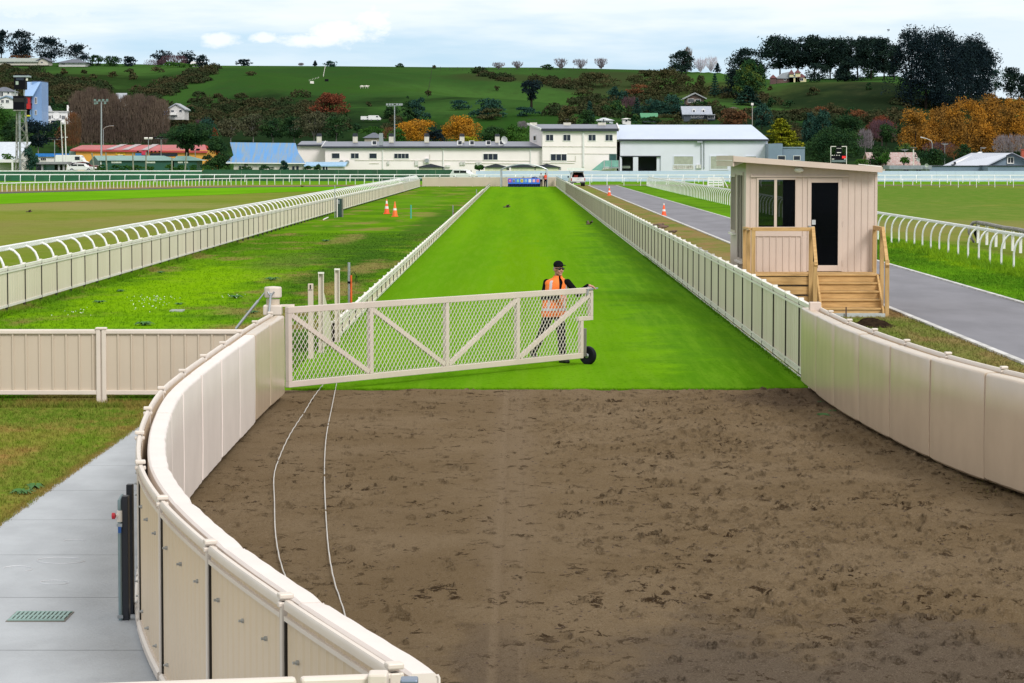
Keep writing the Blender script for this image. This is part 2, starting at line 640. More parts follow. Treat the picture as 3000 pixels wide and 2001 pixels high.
def strip(name, L, Rr, z, mat):
    mb = MB()
    n = len(L)
    mb.add([(x, y, z) for x, y in L] + [(x, y, z) for x, y in Rr], [(i, n + i, n + i + 1, i + 1) for i in range(n - 1)])
    return kind(mb.build(name, mat, base=(L[0][0], L[0][1], 0)), 'structure')


# base ground: reaches far to the sides; the hill grows out of it
sheet('ground', [(-900, -60), (900, -60), (900, 560), (-900, 560)], -.02, gm_paddock)
# hill terrain as one sheet
hx = np.linspace(-330, 330, 221)
hy = np.concatenate([np.linspace(505, 1060, 150), np.linspace(1080, 1900, 24)])
GX, GY = np.meshgrid(hx, hy)
GX = GX * (GY / 800)
HZ = terr(GX, GY) - .05
hv = np.stack([GX, GY, HZ], -1).reshape(-1, 3)
ny, nx = GX.shape
ii = (np.arange(ny - 1)[:, None] * nx + np.arange(nx - 1)[None, :]).ravel()
hf = np.stack([ii, ii + 1, ii + nx + 1, ii + nx], -1)
m_hill, nt, b, p = newmat('hill_pasture')
big = nstep(nt, nnoise(nt, p, (.013, .006, .02), 5, .6), .36, .64)
col = nmix(nt, big, (.026, .068, .017), (.046, .108, .024))
sp = nt.nodes.new('ShaderNodeSeparateXYZ')
nt.links.new(p, sp.inputs[0])
wob = nmath(nt, 'MULTIPLY', nmath(nt, 'SUBTRACT', nnoise(nt, p, (.05, .02, .05), 5, .6), .5), 1.8)
for (px, py, rx, ry, pc, st) in ((2450, 270, 26, 60, (.046, .058, .022), .85), (2620, 290, 14, 70, (.050, .042, .026), .8), (1800, 240, 24, 70, (.036, .042, .020), .75), (1470, 225, 20, 26, (.036, .036, .018), .6),
                             (120, 235, 40, 110, (.018, .026, .010), .85), (2080, 260, 14, 60, (.060, .062, .024), .6), (860, 240, 34, 50, (.028, .074, .013), .5), (1130, 262, 30, 20, (.030, .078, .013), .5), (560, 255, 14, 60, (.036, .092, .018), .7), (350, 240, 30, 50, (.014, .034, .009), .7), (760, 320, 60, 60, (.012, .026, .010), .9), (1420, 370, 60, 30, (.017, .055, .009), .7)):  # includes a spur's bright and dark flanks, fold shading painted into the pasture
    q = hit(px, py)
    d = nmath(nt, 'ADD', nblob(nt, sp.outputs[0], sp.outputs[1], q.x, q.y, rx, ry), wob)
    col = nmix(nt, nstep(nt, d, 1.1, .4, 0, st), col, pc)
fine = nstep(nt, nnoise(nt, p, (.3, .06, .5), 5, .7), .45, .7)
col = nmix(nt, nmath(nt, 'MULTIPLY', fine, .35), col, (.034, .064, .018))
for (x, y, rx, ry) in ((-62, 610, 62, 75), (62, 600, 40, 85), (100, 640, 60, 130)):
    d = nmath(nt, 'ADD', nblob(nt, sp.outputs[0], sp.outputs[1], x, y, rx, ry), wob)
    col = nmix(nt, nstep(nt, d, 1.1, .5, 0, .9), col, (.010, .022, .010))
f3 = nstep(nt, nnoise(nt, p, (.25, .25, .7), 5, .75, (8, 3, 1)), .52, .72)
col = nmix(nt, nmath(nt, 'MULTIPLY', f3, .55), col, (.034, .046, .018))
setc(nt, b, col)
b.inputs['Roughness'].default_value = .95
b.inputs['Specular IOR Level'].default_value = 0
bump(nt, b, nnoise(nt, p, (.4, .25, .4), 5, .7), .5, .6)
kind(npmesh('hills', hv, hf, m_hill, base=(0, 505, 0), smooth=True), 'structure')

XL, XR, XF, YS, YE = -3.72, 4.78, -12.3, 44.1, 358.0       # track sides, far rail fence, sand edge, end of the track
L, Rr = ragged(-12.6, XL, 42.2, YE + .4, 0, 8)
strip('lawn', L, Rr, .000, gm_lawn)
edge = [(-3.9 + i * .09, YS + random.uniform(-.09, .10) + .06 * math.sin(i * .37) + .05 * math.sin(i * 1.3)) for i in range(0, 97)]
mb = MB()
n = len(edge)
mb.add([(x, y, .012) for x, y in edge] + [(x, YE + .2, .012) for x, y in edge], [(i, i + 1, n + i + 1, n + i) for i in range(n - 1)])
kind(mb.build('race_track', gm_track, base=(0, 44, 0)), 'structure')
L, Rr = ragged(-22, -3.2, 14, 42.25, 0, 3)
strip('near_lawn', L, Rr, .004, gm_near)
L, Rr = ragged(4.6, 9.2, 26, 372, .0, 3)
strip('verge', L, Rr, .004, gm_verge)
L, Rr = ragged(12.6, 17.3, 40, 374, .25, 1.5)
strip('grass_strip', L, Rr, .004, gm_strip)
# asphalt road with a flush concrete edging on both sides
asph = M('asphalt', (.205, .205, .235), (.165, .165, .19), scale=.5, rough=.85, stretch=(1, .3, 1), bmp=.2, bsc=60, spec=.3)
sheet('road', [(9.14, 20), (12.72, 20), (12.85, 373), (9.3, 373)], .012, asph)
for nm, x0, x1 in (('kerb', 9.0, 9.14), ('kerb', 12.72, 12.84)):
    sg = MB()
    y = 22.0
    while y < 372:
        o_ = (x0 - 9.0) * 0 + (y - 20) * (.00045 if x0 < 10 else .00037)
        sg.box(x0 + o_, y, -.05, x1 + o_, min(y + 3.97, 372), .05)
        y += 4
    kind(sg.build(nm, kerbm, bev=.008), 'structure')
# concrete path beside the curved fence, cut into bays by joints
jm = M('path_joint', (.16, .17, .18), scale=4, rough=.9)
# dark soil band, brighter turf band and rough edge on the far left
bandn = [(-58, 268), (-51, 300), (-45, 322), (-40, 340), (-33, 352), (-22, 360), (-12, 362)]
banda = [(-64, 268), (-56.5, 300), (-49.5, 325), (-42.5, 349), (-35, 362), (-22, 371), (-12, 373)]


def curvestrip(name, A, B_, z, mat):
    k = 8
    def sm(pts):
        a = np.array(pts, float)
        t = np.arange(len(a))
        tt = np.linspace(0, len(a) - 1, k * (len(a) - 1) + 1)
        return [(float(np.interp(q, t, a[:, 0])), float(np.interp(q, t, a[:, 1]))) for q in tt]
    return strip(name, sm(A), sm(B_), z, mat)


soilt = M('soil_track', (.055, .042, .034), (.035, .027, .022), scale=.5, rough=.95)
curvestrip('soil_track', banda, bandn, .0, soilt)
gm_band = grass('fresh_turf', (.10, .28, .006), (.13, .33, .008), (.15, .33, .02), .1, 1.0, stretch=(1, .4, 1), mot=.4)
bandg = [(-44, 215), (-38.5, 240), (-33, 268), (-26, 300), (-18, 325), (-12.6, 335), (-12.4, 336)]
curvestrip('turf_band', bandn, bandg, -.006, gm_band)
gm_rough = grass('rough_turf', (.20, .165, .06), (.26, .20, .085), (.30, .24, .11), .2, 1.5, brown=(.22, .13, .06), mot=.5)
bandr = [(-70, 290), (-60, 320), (-53, 346), (-45, 368), (-36, 379), (-22, 384), (-12, 385)]
curvestrip('rough_grass', bandr, banda, -.004, gm_rough)
sheet('outer_turf', [(-200, 386), (200, 386), (200, 475), (-200, 475)], -.01, grass('outer_turf', (.085, .22, .012), (.12, .27, .012), (.15, .28, .03), .05, .8, stretch=(1, .5, 1)))
mb = MB()
mb.add([(5, 374, -.004), (120, 374, -.004), (120, 386, -.004), (5, 386, -.004)], [(0, 1, 2, 3)])
kind(mb.build('rough_grass', M('soil_edge', (.20, .14, .07), (.09, .06, .04), scale=.6, rough=.95, stretch=(.3, 1, 1)), base=(5, 374, 0)), 'structure')

# ------------------------------------------------------------------ sand with hoof prints: real relief
OUT = [(-3.79, 42.6), (-3.81, 40.3), (-3.81, 38.0), (-3.79, 35.7), (-3.77, 33.35), (-3.74, 31.0), (-3.67, 28.65), (-3.5, 26.3), (-3.26, 23.95), (-2.94, 21.63), (-2.48, 19.35), (-1.9, 17.1), (-1.26, 14.98), (-.58, 12.9)]
OUTR = [(4.76, 44.95), (4.76, 42.65), (4.78, 40.4), (4.86, 38.15), (4.98, 35.85), (5.15, 33.5), (5.42, 31.2), (5.80, 28.9), (6.3, 26.6), (6.9, 24.4)]


def spl(pts, step=.2, y_key=None):
    """Catmull-Rom through 2D points"""
    a = [Vector((p_[0], p_[1], 0)) for p_ in pts]
    a = [a[0] * 2 - a[1]] + a + [a[-1] * 2 - a[-2]]
    out = []
    for i in range(1, len(a) - 2):
        n_ = max(2, int((a[i + 1] - a[i]).length / step))
        for j in range(n_):
            t = j / n_
            out.append(.5 * ((2 * a[i]) + (a[i + 1] - a[i - 1]) * t + (2 * a[i - 1] - 5 * a[i] + 4 * a[i + 1] - a[i + 2]) * t * t + (3 * a[i] - a[i - 1] - 3 * a[i + 1] + a[i + 2]) * t ** 3))
    out.append(a[-2].copy())
    return out


gx = np.arange(-3.95, 7.4, .02)
gy = np.concatenate([np.arange(12.5, 18, .04), np.arange(18, 30, .022), np.arange(30, 44.45, .032)])
SX, SY = np.meshgrid(gx, gy)


def vnoise(X, Y, f, seed):
    r = np.random.default_rng(seed)
    N_ = 256
    g = r.random((N_, N_))
    x, y = X * f + 1000.0, Y * f + 1000.0
    xi, yi = np.floor(x).astype(int), np.floor(y).astype(int)
    fx, fy = x - xi, y - yi
    fx, fy = fx * fx * (3 - 2 * fx), fy * fy * (3 - 2 * fy)
    a, b_ = g[yi % N_, xi % N_], g[yi % N_, (xi + 1) % N_]
    c, d = g[(yi + 1) % N_, xi % N_], g[(yi + 1) % N_, (xi + 1) % N_]
    return (a * (1 - fx) + b_ * fx) * (1 - fy) + (c * (1 - fx) + d * fx) * fy - .5


rough_zone = np.clip(.45 + 1.3 * vnoise(SX, SY, .35, 3) + .35 * np.clip((SX - .3) / 3, -1, 1), .12, 1.1)
drag = np.exp(-((SX + .12 + .02 * np.sin(SY)) / .42) ** 2)
rough_zone = rough_zone * (1 - .8 * drag)
SZ = .035 * vnoise(SX, SY, .7, 1) + .030 * vnoise(SX, SY, 2.2, 2) * rough_zone + .03 * vnoise(SX, SY, 6, 4) * rough_zone + .026 * vnoise(SX, SY, 13, 5) * rough_zone + .016 * vnoise(SX, SY, 27, 14) * (rough_zone + .15)
cl = np.maximum(vnoise(SX, SY, 8, 6) + .4 * vnoise(SX, SY, 17, 9), .22) - .22
SZ += cl * .16 * np.clip(rough_zone - .25, 0, 1)
for k in range(1500):
    x0 = random.uniform(-3.3, 6)
    y0 = 12.5 + 32 * random.random()
    if random.random() < .55:
        x0 = random.gauss(2.6, 1.5)
    if abs(x0 + .12) < .45 and random.random() < .9:
        continue
    r0 = random.uniform(.036, .064)
    i0, i1 = np.searchsorted(gy, [y0 - .3, y0 + .3])
    j0, j1 = np.searchsorted(gx, [x0 - .3, x0 + .3])
    if i1 <= i0 or j1 <= j0:
        continue
    xx, yy = SX[i0:i1, j0:j1] - x0, SY[i0:i1, j0:j1] - y0
    a = random.uniform(0, 6.28)
    e = random.uniform(1, 1.9)
    d = np.sqrt((xx * math.cos(a) + yy * math.sin(a)) ** 2 + ((yy * math.cos(a) - xx * math.sin(a)) * e) ** 2) / r0
    dep = random.uniform(.03, .075)
    SZ[i0:i1, j0:j1] += -dep * np.clip((1.12 - d) / .3, 0, 1) * (1 + .25 * np.sin(xx * 60 + a)) + dep * .7 * np.exp(-((d - 1.4) / .26) ** 2) * np.clip(.55 + .6 * np.cos(np.arctan2(yy, xx) - random.uniform(0.6, 2.5)), 0, 1)
# shallow drag groove and the banked-up edges
SZ += -.012 * np.exp(-((SX + .17) / .03) ** 2) - .010 * np.exp(-((SX - .02) / .02) ** 2)
SZ *= np.clip((44.3 - SY) / .5, .2, 1)
SZ += .035 + .05 * np.exp(-((SY - 43.9) / .25) ** 2) * (vnoise(SX, SY, 3, 8) + .3)
SZ = np.where(SY > 44.1, SZ - (SY - 44.1) * .4, SZ)
sv = np.stack([SX, SY, SZ], -1).reshape(-1, 3)
ny, nx = SX.shape
ii = (np.arange(ny - 1)[:, None] * nx + np.arange(nx - 1)[None, :]).ravel()
sf = np.stack([ii, ii + 1, ii + nx + 1, ii + nx], -1)
# keep only what lies inside the curved fences
lcurve = np.array([(q.x, q.y) for q in spl(OUT)][::-1])
rcurve = np.array([(q.x, q.y) for q in spl(OUTR)][::-1])
cx, cy = sv[sf].mean(1)[:, 0], sv[sf].mean(1)[:, 1]
ok = (cx > np.interp(cy, lcurve[:, 1], lcurve[:, 0]) + .02) & (cx < np.interp(cy, rcurve[:, 1], rcurve[:, 0]) + .04)
sf = sf[ok]
used = np.unique(sf)
remap = np.full(len(sv), -1)
remap[used] = np.arange(len(used))
m_sand, nt, b, p = newmat('sand')
s1 = nstep(nt, nnoise(nt, p, (.5, .35, 1), 5, .6), .38, .66)
col = nmix(nt, s1, (.202, .144, .083), (.242, .178, .110))
sp = nt.nodes.new('ShaderNodeSeparateXYZ')
nt.links.new(p, sp.inputs[0])
wob = nmath(nt, 'MULTIPLY', nmath(nt, 'SUBTRACT', nnoise(nt, p, (1.1, .7, 1), 5, .65), .5), 1.8)
for (x, y, rx, ry, pc, st) in ((2.6, 18.5, 3.2, 4.0, (.125, .103, .088), .65), (-.2, 20, .3, 2.4, (.14, .108, .083), .5), (-.19, 30, .05, 30, (.28, .21, .14), .42), (.03, 30, .04, 30, (.28, .21, .14), .3), (-.08, 34, .34, 16, (.245, .182, .118), .65), (4.2, 42.5, 1.2, 1.8, (.10, .07, .05), .7)):
    d = nmath(nt, 'ADD', nblob(nt, sp.outputs[0], sp.outputs[1], x, y, rx, ry), wob)
    col = nmix(nt, nstep(nt, d, 1.15, .45, 0, st), col, pc)
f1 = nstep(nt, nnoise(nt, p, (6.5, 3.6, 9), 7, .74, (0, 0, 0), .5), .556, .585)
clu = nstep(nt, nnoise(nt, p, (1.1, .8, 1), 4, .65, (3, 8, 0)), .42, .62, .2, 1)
col = nmix(nt, nmath(nt, 'MULTIPLY', nmath(nt, 'MULTIPLY', f1, clu), .95), col, (.038, .023, .012))  # dark flecks painted in for the shade of hoof marks
f2 = nnoise(nt, p, (75, 60, 75), 3, .85)
col = nmix(nt, nstep(nt, f2, .55, .68, 0, .6), col, (.32, .27, .22))
col = nmix(nt, nstep(nt, f2, .46, .34, 0, .75), col, (.055, .037, .022))
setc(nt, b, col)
b.inputs['Roughness'].default_value = .93
b.inputs['Specular IOR Level'].default_value = 0
bump(nt, b, nnoise(nt, p, (38, 38, 38), 6, .8), .9, .05)
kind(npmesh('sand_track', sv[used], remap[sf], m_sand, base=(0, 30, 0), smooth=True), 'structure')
# path bays on top of the base (clipped by the curved fence)
def fx_left(y):
    return float(np.interp(y, lcurve[:, 1], lcurve[:, 0]))


mb = MB()
ys_ = np.linspace(13, 42, 60)
mb.add([(-5.27, y, .012) for y in ys_] + [(fx_left(y) + .06, y, .012) for y in ys_], [(i, 60 + i, 61 + i, i + 1) for i in range(59)])
kind(mb.build('path_base', jm, base=(-5, 20, 0)), 'structure')
mb = MB()
y = 13.2
while y < 41.9:
    y2 = min(y + 2.52, 41.9)
    mb.add([(-5.25, y, .02), (fx_left(y) + .05, y, .02), (fx_left(y2) + .05, y2 - .012, .02), (-5.25, y2 - .012, .02)], [(0, 1, 2, 3)])
    y = y2
kind(mb.build('path', concrete, base=(-5, 20, 0)), 'structure')
# ------------------------------------------------------------------ fences
def fence_run(name, label, X, y0, y1, H, facing, gap=.06, post_m=darkgap, panel_m=cream2, cap_m=pale, group=None, rails=True, face2=None, thick=.02):
    """straight panel fence along Y at x = X; the nearest 100 panels and posts are parts of their own, the rest one part"""
    t = thing(name, label, 'fence', (X, y0, 0), group)
    n = int(round((y1 - y0) / 2.4))
    st = (y1 - y0) / n
    f = facing
    pm = MB().box(X - thick, y0 + .03, gap + .05, X + thick, y0 + st - .03, H - .05)
    for k in range(7):      # shallow ribs of the sheet
        yy = y0 + .2 + k * (st - .4) / 6
        pm.box(X + f * thick, yy - .02, gap + .06, X + f * (thick + .006), yy + .02, H - .06)
    po = MB().box(X - .03, y0 - .025, -.05, X + .03, y0 + .025, H - .012)
    po.box(X + f * .031, y0 - .012, .0, X + f * .042, y0 + .012, H - .03)
    panel = pm.build('panel', panel_m, t)
    post = po.build('post', post_m, t)
    capm = MB().box(X - .045, y0 - .05, H - .005, X + .045, y0 + .05, H + .035)
    cap = capm.build('post_cap', cap_m, post)
    for i in range(1, min(n, 100)):
        copypart(panel, t, (0, i * st, 0))
        copypart(post, t, (0, i * st, 0))
    if n > 100:
        a, b_ = MB(), MB()
        for i in range(100, n):
            a.box(X - thick, y0 + i * st + .03, gap + .05, X + thick, y0 + (i + 1) * st - .03, H - .05)
            b_.box(X - .03, y0 + i * st - .025, -.05, X + .03, y0 + i * st + .025, H + .03)
        kind(a.build('panel', panel_m, t), 'stuff')
        kind(b_.build('post', post_m, t), 'stuff')
    MB().box(X - .035, y0, H - .07, X + .035, y1, H).build('top_rail', cap_m, t)
    MB().box(X + f * .036, y0, H - .125, X + f * .046, y1, H - .085).build('top_rail', cap_m, t)
    MB().box(X - .035, y0, gap, X + .035, y1, gap + .06).build('bottom_rail', cap_m, t)
    if rails:
        MB().box(X + f * .036, y0, gap + .08, X + f * .046, y1, gap + .12).build('bottom_rail', cap_m, t)
        MB().box(X + f * .04, y0, gap - .06, X + f * .06, y1, gap - .02).build('bottom_rail', cap_m, t)
    return t


fence_run('panel_fence', 'long waist-high cream panel fence down the right side of the bright green race track', XR, YS + .85, YE, 1.3, -1)
fence_run('low_fence', 'knee-high pale panel fence down the left side of the bright green race track', XL, 56.0, YE, .40, 1, gap=.03, rails=False)
t = fence_run('panel_fence', 'cream panel fence with white curved racing rail on top, left of the lawn', XF, 57.5, 348.0, 1.07, 1, panel_m=cream2, gap=.12, rails=False)
# its gooseneck legs and rail
n = 121
leg = MB()
lp = [(XF - .05, 57.5, .1), (XF - .05, 57.5, .98), (XF - .07, 57.5, 1.14), (XF - .13, 57.5, 1.28), (XF - .24, 57.5, 1.39), (XF - .38, 57.5, 1.45)]
leg = leg.tube(lp, .032, 8).build('leg', white, t, True)
for i in range(1, 100):
    copypart(leg, t, (0, i * 2.4, 0))
a = MB()
for i in range(100, n):
    a.tube([(x, y + i * 2.4, z) for x, y, z in lp[1:]], .032, 5)
kind(a.build('leg', white, t), 'stuff')
MB().box(XF - .46, 57.5, 1.40, XF - .36, 348, 1.53).build('rail', white, t, bev=.02)

# end fence across the head of the track
t = thing('panel_fence', 'short cream panel fence closing off the far end of the track behind the starting boxes', 'fence', (0, YE + .5, 0))
n = 8
w = (XR - XF) / n
for i in range(n):
    mb = MB().box(XF + i * w + .04, YE + .48, .06, XF + (i + 1) * w - .04, YE + .52, 1.18)
    for k in range(9):
        xx = XF + i * w + .15 + k * (w - .3) / 8
        mb.box(xx - .03, YE + .46, .08, xx + .03, YE + .48, 1.16)
    mb.build('panel', cream, t)
    MB().box(XF + i * w - .04, YE + .46, 0, XF + i * w + .04, YE + .54, 1.26).build('post', cream, t)
MB().box(XF, YE + .46, 1.18, XR, YE + .54, 1.25).build('top_rail', pale, t)

# near fence on the left, square to the track
yf = 42.0
t = thing('panel_fence', 'ribbed cream steel fence running left from the padded curve, with grass on both sides', 'fence', (-6.3, yf, 0))
px_ = [-13.45, -11.06, -8.67, -6.28, -3.95]
for i in range(4):
    x0, x1 = px_[i] + .07, px_[i + 1] - (.07 if i < 3 else .0)
    mb = MB()
    prof = []
    nn = 9
    pw = (x1 - x0) / 11.2
    x = x0
    while x < x1 - .01:      # trapezoidal rib profile
        prof += [(x, 0), (min(x + pw * .8, x1), 0), (min(x + pw * .86, x1), -.022), (min(x + pw * .97, x1), -.022)]
        x += pw
    prof.append((x1, 0))
    vs = [(a_, yf + b_, .2) for a_, b_ in prof] + [(a_, yf + b_, 1.06) for a_, b_ in prof]
    k = len(prof)
    mb.add(vs, [(j, j + 1, j + 1 + k, j + k) for j in range(k - 1)])
    mb.box(x0, yf + .03, .2, x1, yf + .035, 1.06)
    mb.build('panel', cream, t)
    MB().box(x0 - .01, yf - .04, .14, x1, yf + .045, .205).build('bottom_rail', creamrail, t, bev=.008)
    MB().box(x0 - .01, yf - .04, 1.05, x1, yf + .045, 1.125).build('top_rail', creamrail, t, bev=.02)
for x in px_[:4]:
    MB().box(x - .075, yf - .055, -.05, x - .01, yf + .05, 1.12).box(x + .01, yf - .055, -.05, x + .075, yf + .05, 1.12).box(x - .01, yf - .03, -.05, x + .01, yf + .04, 1.12).build('post', creamrail, t, bev=.01)
    MB().box(x - .085, yf - .065, 1.12, x + .085, yf + .06, 1.155).build('post_cap', creamrail, t, bev=.012)


# curved fences with padding on the track side
def curved_fence(label, pts, H, side, pad_from, pad_to, pad_mats, far_pale):
    """side = +1: the padding lies to +X of the steel fence"""
    t = thing('padded_fence', label, 'fence', (pts[0][0], pts[0][1], 0))
    sp_ = spl(pts, .15)
    # spline index of every post
    idx = []
    for q in pts:
        idx.append(min(range(len(sp_)), key=lambda i: (sp_[i].x - q[0]) ** 2 + (sp_[i].y - q[1]) ** 2))

    def off(i, d):
        a, b_ = sp_[max(i - 1, 0)], sp_[min(i + 1, len(sp_) - 1)]
        v = (b_ - a).normalized()
        nrm = Vector((-v.y, v.x, 0))
        if nrm.x * side < 0:
            nrm = -nrm
        return sp_[i] + nrm * d
    for k in range(len(pts)):
        i = idx[k]
        a, b_ = sp_[max(i - 1, 0)], sp_[min(i + 1, len(sp_) - 1)]
        rz = math.atan2(b_.y - a.y, b_.x - a.x)
        c = sp_[i]
        MB().obox((c.x, c.y, H / 2 - .05), (.055, .055, H + .06), rz=rz).build('post', creamrail, t, bev=.008)
        MB().obox((c.x, c.y, H + .012), (.075, .08, .03), rz=rz).obox((c.x, c.y, H - .035), (.05, .085, .03), rz=rz).build('post_cap', creamrail, t, bev=.008)
    for k in range(len(pts) - 1):
        i0, i1 = idx[k], idx[k + 1]
        seg = list(range(i0, i1 + 1))
        mid = seg[1:-1] if len(seg) > 4 else seg
        # sheet with fine ribs
        prof = []
        L = 0
        cur = [sp_[i] for i in seg]
        N_ = 60
        ring0, ring1 = [], []
        for j in range(N_ + 1):
            f = .035 + .93 * j / N_
            q = f * (len(cur) - 1)
            a_ = cur[int(q)].lerp(cur[min(int(q) + 1, len(cur) - 1)], q - int(q))
            v = (cur[-1] - cur[0]).normalized()
            nrm = Vector((-v.y, v.x, 0))
            if nrm.x * side > 0:
                nrm = -nrm
            r_ = .006 if (j % 5 == 0) else 0
            ring0.append(a_ + nrm * r_ + Vector((0, 0, .10)))
            ring1.append(a_ + nrm * r_ + Vector((0, 0, H - .05)))
        mb = MB()
        mb.add(ring0 + ring1, [(j, j + 1, j + N_ + 2, j + N_ + 1) for j in range(N_)])
        back = [q - nrm * .025 for q in ring0] + [q - nrm * .025 for q in ring1]
        mb.add(back, [(j, j + N_ + 1, j + N_ + 2, j + 1) for j in range(N_)])
        pan = mb.build('panel', creamtan, t)
        rail = [off(i, 0) for i in seg]
        rail[0] = rail[0].lerp(rail[1], .35)
        rail[-1] = rail[-1].lerp(rail[-2], .35)
        up = [q + Vector((0, 0, H - .075)) for q in rail]
        MB().sweep(up, [(-.021, .02), (.021, .02), (.021, .055), (.012, .07), (-.012, .07), (-.021, .055)]).build('top_rail', creamrail, t, True)
        MB().sweep([q + Vector((0, 0, H - .135)) for q in rail], [(-.022, .02), (.022, .02), (.022, .045), (-.022, .045)]).build('top_rail', creamrail, t)
        MB().sweep([q + Vector((0, 0, .05)) for q in rail], [(-.04, 0), (.04, 0), (.04, .05), (.02, .065), (-.02, .065), (-.04, .05)]).build('bottom_rail', creamrail, t)
        # dark strip standing in for gap shade beside every post and a few bolt heads outside
        for fi, dq in ((i0, .055), (i1, -.055)):
            v = (sp_[min(i0 + 3, i1)] - sp_[i0]).normalized() if fi == i0 else (sp_[i1] - sp_[max(i1 - 3, i0)]).normalized()
            c = sp_[fi] + v * dq
            MB().obox((c.x, c.y, H / 2 + .0), (.022, .035, H - .2), rz=math.atan2(v.y, v.x)).build('gap_shade', darkgap, t)
        if k >= 7 and side > 0:
            for f in (.16, .5, .84):
                for z in (1.03, .22):
                    a_ = cur[int(f * (len(cur) - 1))] + nrm * .012
                    MB().lathe((a_.x, a_.y, z), [(.014, -.012), (.014, .005), (.008, .006), (.008, .022)], 8, nrm.to_track_quat('Z', 'Y').to_matrix()).build('bolt', bolt_m, t)
    # pads, each one a long cushion
    pads = list(range(pad_from, pad_to))
    for j, k in enumerate(pads):
        i0, i1 = idx[k], idx[k + 1]
        rings = []
        z0, z1 = .09 + random.uniform(-.01, .01), 1.305 + random.uniform(-.006, .006)
        M_ = max(6, i1 - i0)
        for q in range(M_ + 1):
            f = i0 + (i1 - i0) * q / M_
            fi = int(f)
            a_, b_ = sp_[max(fi - 1, 0)], sp_[min(fi + 1, len(sp_) - 1)]
            v = (b_ - a_).normalized()
            nrm = Vector((-v.y, v.x, 0))
            if nrm.x * side < 0:
                nrm = -nrm
            c = sp_[fi].lerp(sp_[min(fi + 1, len(sp_) - 1)], f - fi)
            e = min(q, M_ - q)
            sh = .010 if e == 0 else 0.0
            bul = .003 * math.sin(q * 1.9 + k) + .004 * (1 if e > 1 else 0)
            d0, d1 = .075, .225 - sh + bul
            pr = [(d0 + sh, z0 + sh), (d1 - .03, z0 + sh), (d1, z0 + .03), (d1 + .006, .5), (d1 + .004, .9), (d1, z1 - .03), (d1 - .008, z1 - .010 - sh * .6), (d1 - .022, z1 - sh * .6), (d0 + .015, z1 + .002 - sh * .6), (d0, z1 - .015)]
            if e == 0:
                w_ = v * (.003 if q == 0 else -.003)
            else:
                w_ = Vector((0, 0, 0))
            rings.append([c + w_ + nrm * d + Vector((0, 0, z)) for d, z in pr])
        pb = MB().loft(rings)
        pb.tube([Vector(p_) for p_ in rings[-1][2:7]], .009, 6)
        pd = pb.build('padding', pad_mats[j % len(pad_mats)] if not callable(pad_mats) else pad_mats(j), t, True)
        # seam between pads
    return t, sp_, idx


tl, spL, ixL = curved_fence('curved fence with pale padding on the left of the sand, beside the concrete path', OUT, 1.33, 1, 0, 13, lambda j: padm if j < 2 else padw, True)
tr, spR, ixR = curved_fence('curved fence with tan padding on the right of the sand, below the hut', OUTR, 1.35, -1, 0, 9, lambda j: padm, False)
MB().box(4.58, 44.0, .02, 4.76, 44.18, 1.43).build('end_post', M('pink_cream', (.62, .52, .46), var=.05), tr, bev=.012)
# two loose seam stains on the pads
# fence meeting the bottom edge of the view
t = thing('panel_fence', 'cream fence along the bottom edge, seen only by its top rail and post', 'fence', (-1.2, 12.75, 0))
for x0, x1 in ((-3.3, -1.02), (-1.0, -.66)):
    ya, yb = 12.75 + (x0 + .66) * .19, 12.75 + (x1 + .66) * .19
    MB().bar((x0, ya, .685), (x1, yb, .685), .03, 1.17).build('panel', cream, t)
    MB().bar((x0, ya, 1.30), (x1, yb, 1.30), .07, .055).build('top_rail', creamrail, t, bev=.015)
MB().box(-.69, 12.66, 0, -.60, 12.78, 1.345).build('post', creamrail, t, bev=.012)
o = MB().box(-.54, 12.60, 0, -.46, 12.70, 1.33).build('steel_post', M('blue_grey_steel', (.20, .25, .34), rough=.4, metal=.5), bev=.008)
tag(o, 'blue-grey square steel post at the bottom edge, beside the fence corner', 'post')

# ------------------------------------------------------------------ white running rails
def running_rail(name, label, pts, H, lean, step, group=None, r=.035, nmax=100, legm=None, rail_h=.10, reach=.3, mat=white, cap=None):
    """gooseneck rail: legs stand on pts, the rail hangs `lean` metres to the right of travel"""
    t = thing(name, label, 'rail', (pts[0][0], pts[0][1], 0), group)
    s_ = spl(pts, .5)
    d = [0]
    for i in range(1, len(s_)):
        d.append(d[-1] + (s_[i] - s_[i - 1]).length)
    tot = d[-1]
    rail, far = [], MB()
    nleg = 0
    q = 0.0
    while q <= tot:
        i = max(1, min(len(s_) - 1, next((k for k, v in enumerate(d) if v >= q), len(s_) - 1)))
        f = (q - d[i - 1]) / max(1e-6, d[i] - d[i - 1])
        c = s_[i - 1].lerp(s_[i], f)
        v = (s_[i] - s_[i - 1]).normalized()
        nr = Vector((v.y, -v.x, 0))
        hz = lambda u, z: c + nr * (lean * u) + Vector((0, 0, z * H))
        path = [hz(0, -.05), hz(0, .52), hz(.10, .68), hz(.32, .83), hz(.62, .93), hz(1.0, .985)]
        if nleg < nmax:
            MB().tube(path, r, 8).build('leg', legm or mat, t, True)
        else:
            far.tube(path, r, 5)
        nleg += 1
        q += step * random.uniform(.97, 1.03)
    if far.v:
        kind(far.build('leg', mat, t), 'stuff')
    line = []
    for i in range(len(s_)):
        a_, b_ = s_[max(i - 1, 0)], s_[min(i + 1, len(s_) - 1)]
        v = (b_ - a_).normalized()
        line.append(s_[i] + Vector((v.y, -v.x, 0)) * lean + Vector((0, 0, H)))
    h = rail_h
    MB().sweep(line, [(-.05, -h * .6), (.05, -h * .6), (.065, -h * .1), (.05, h * .4), (-.05, h * .4), (-.065, -h * .1)]).build('rail', mat, t, True)
    return t


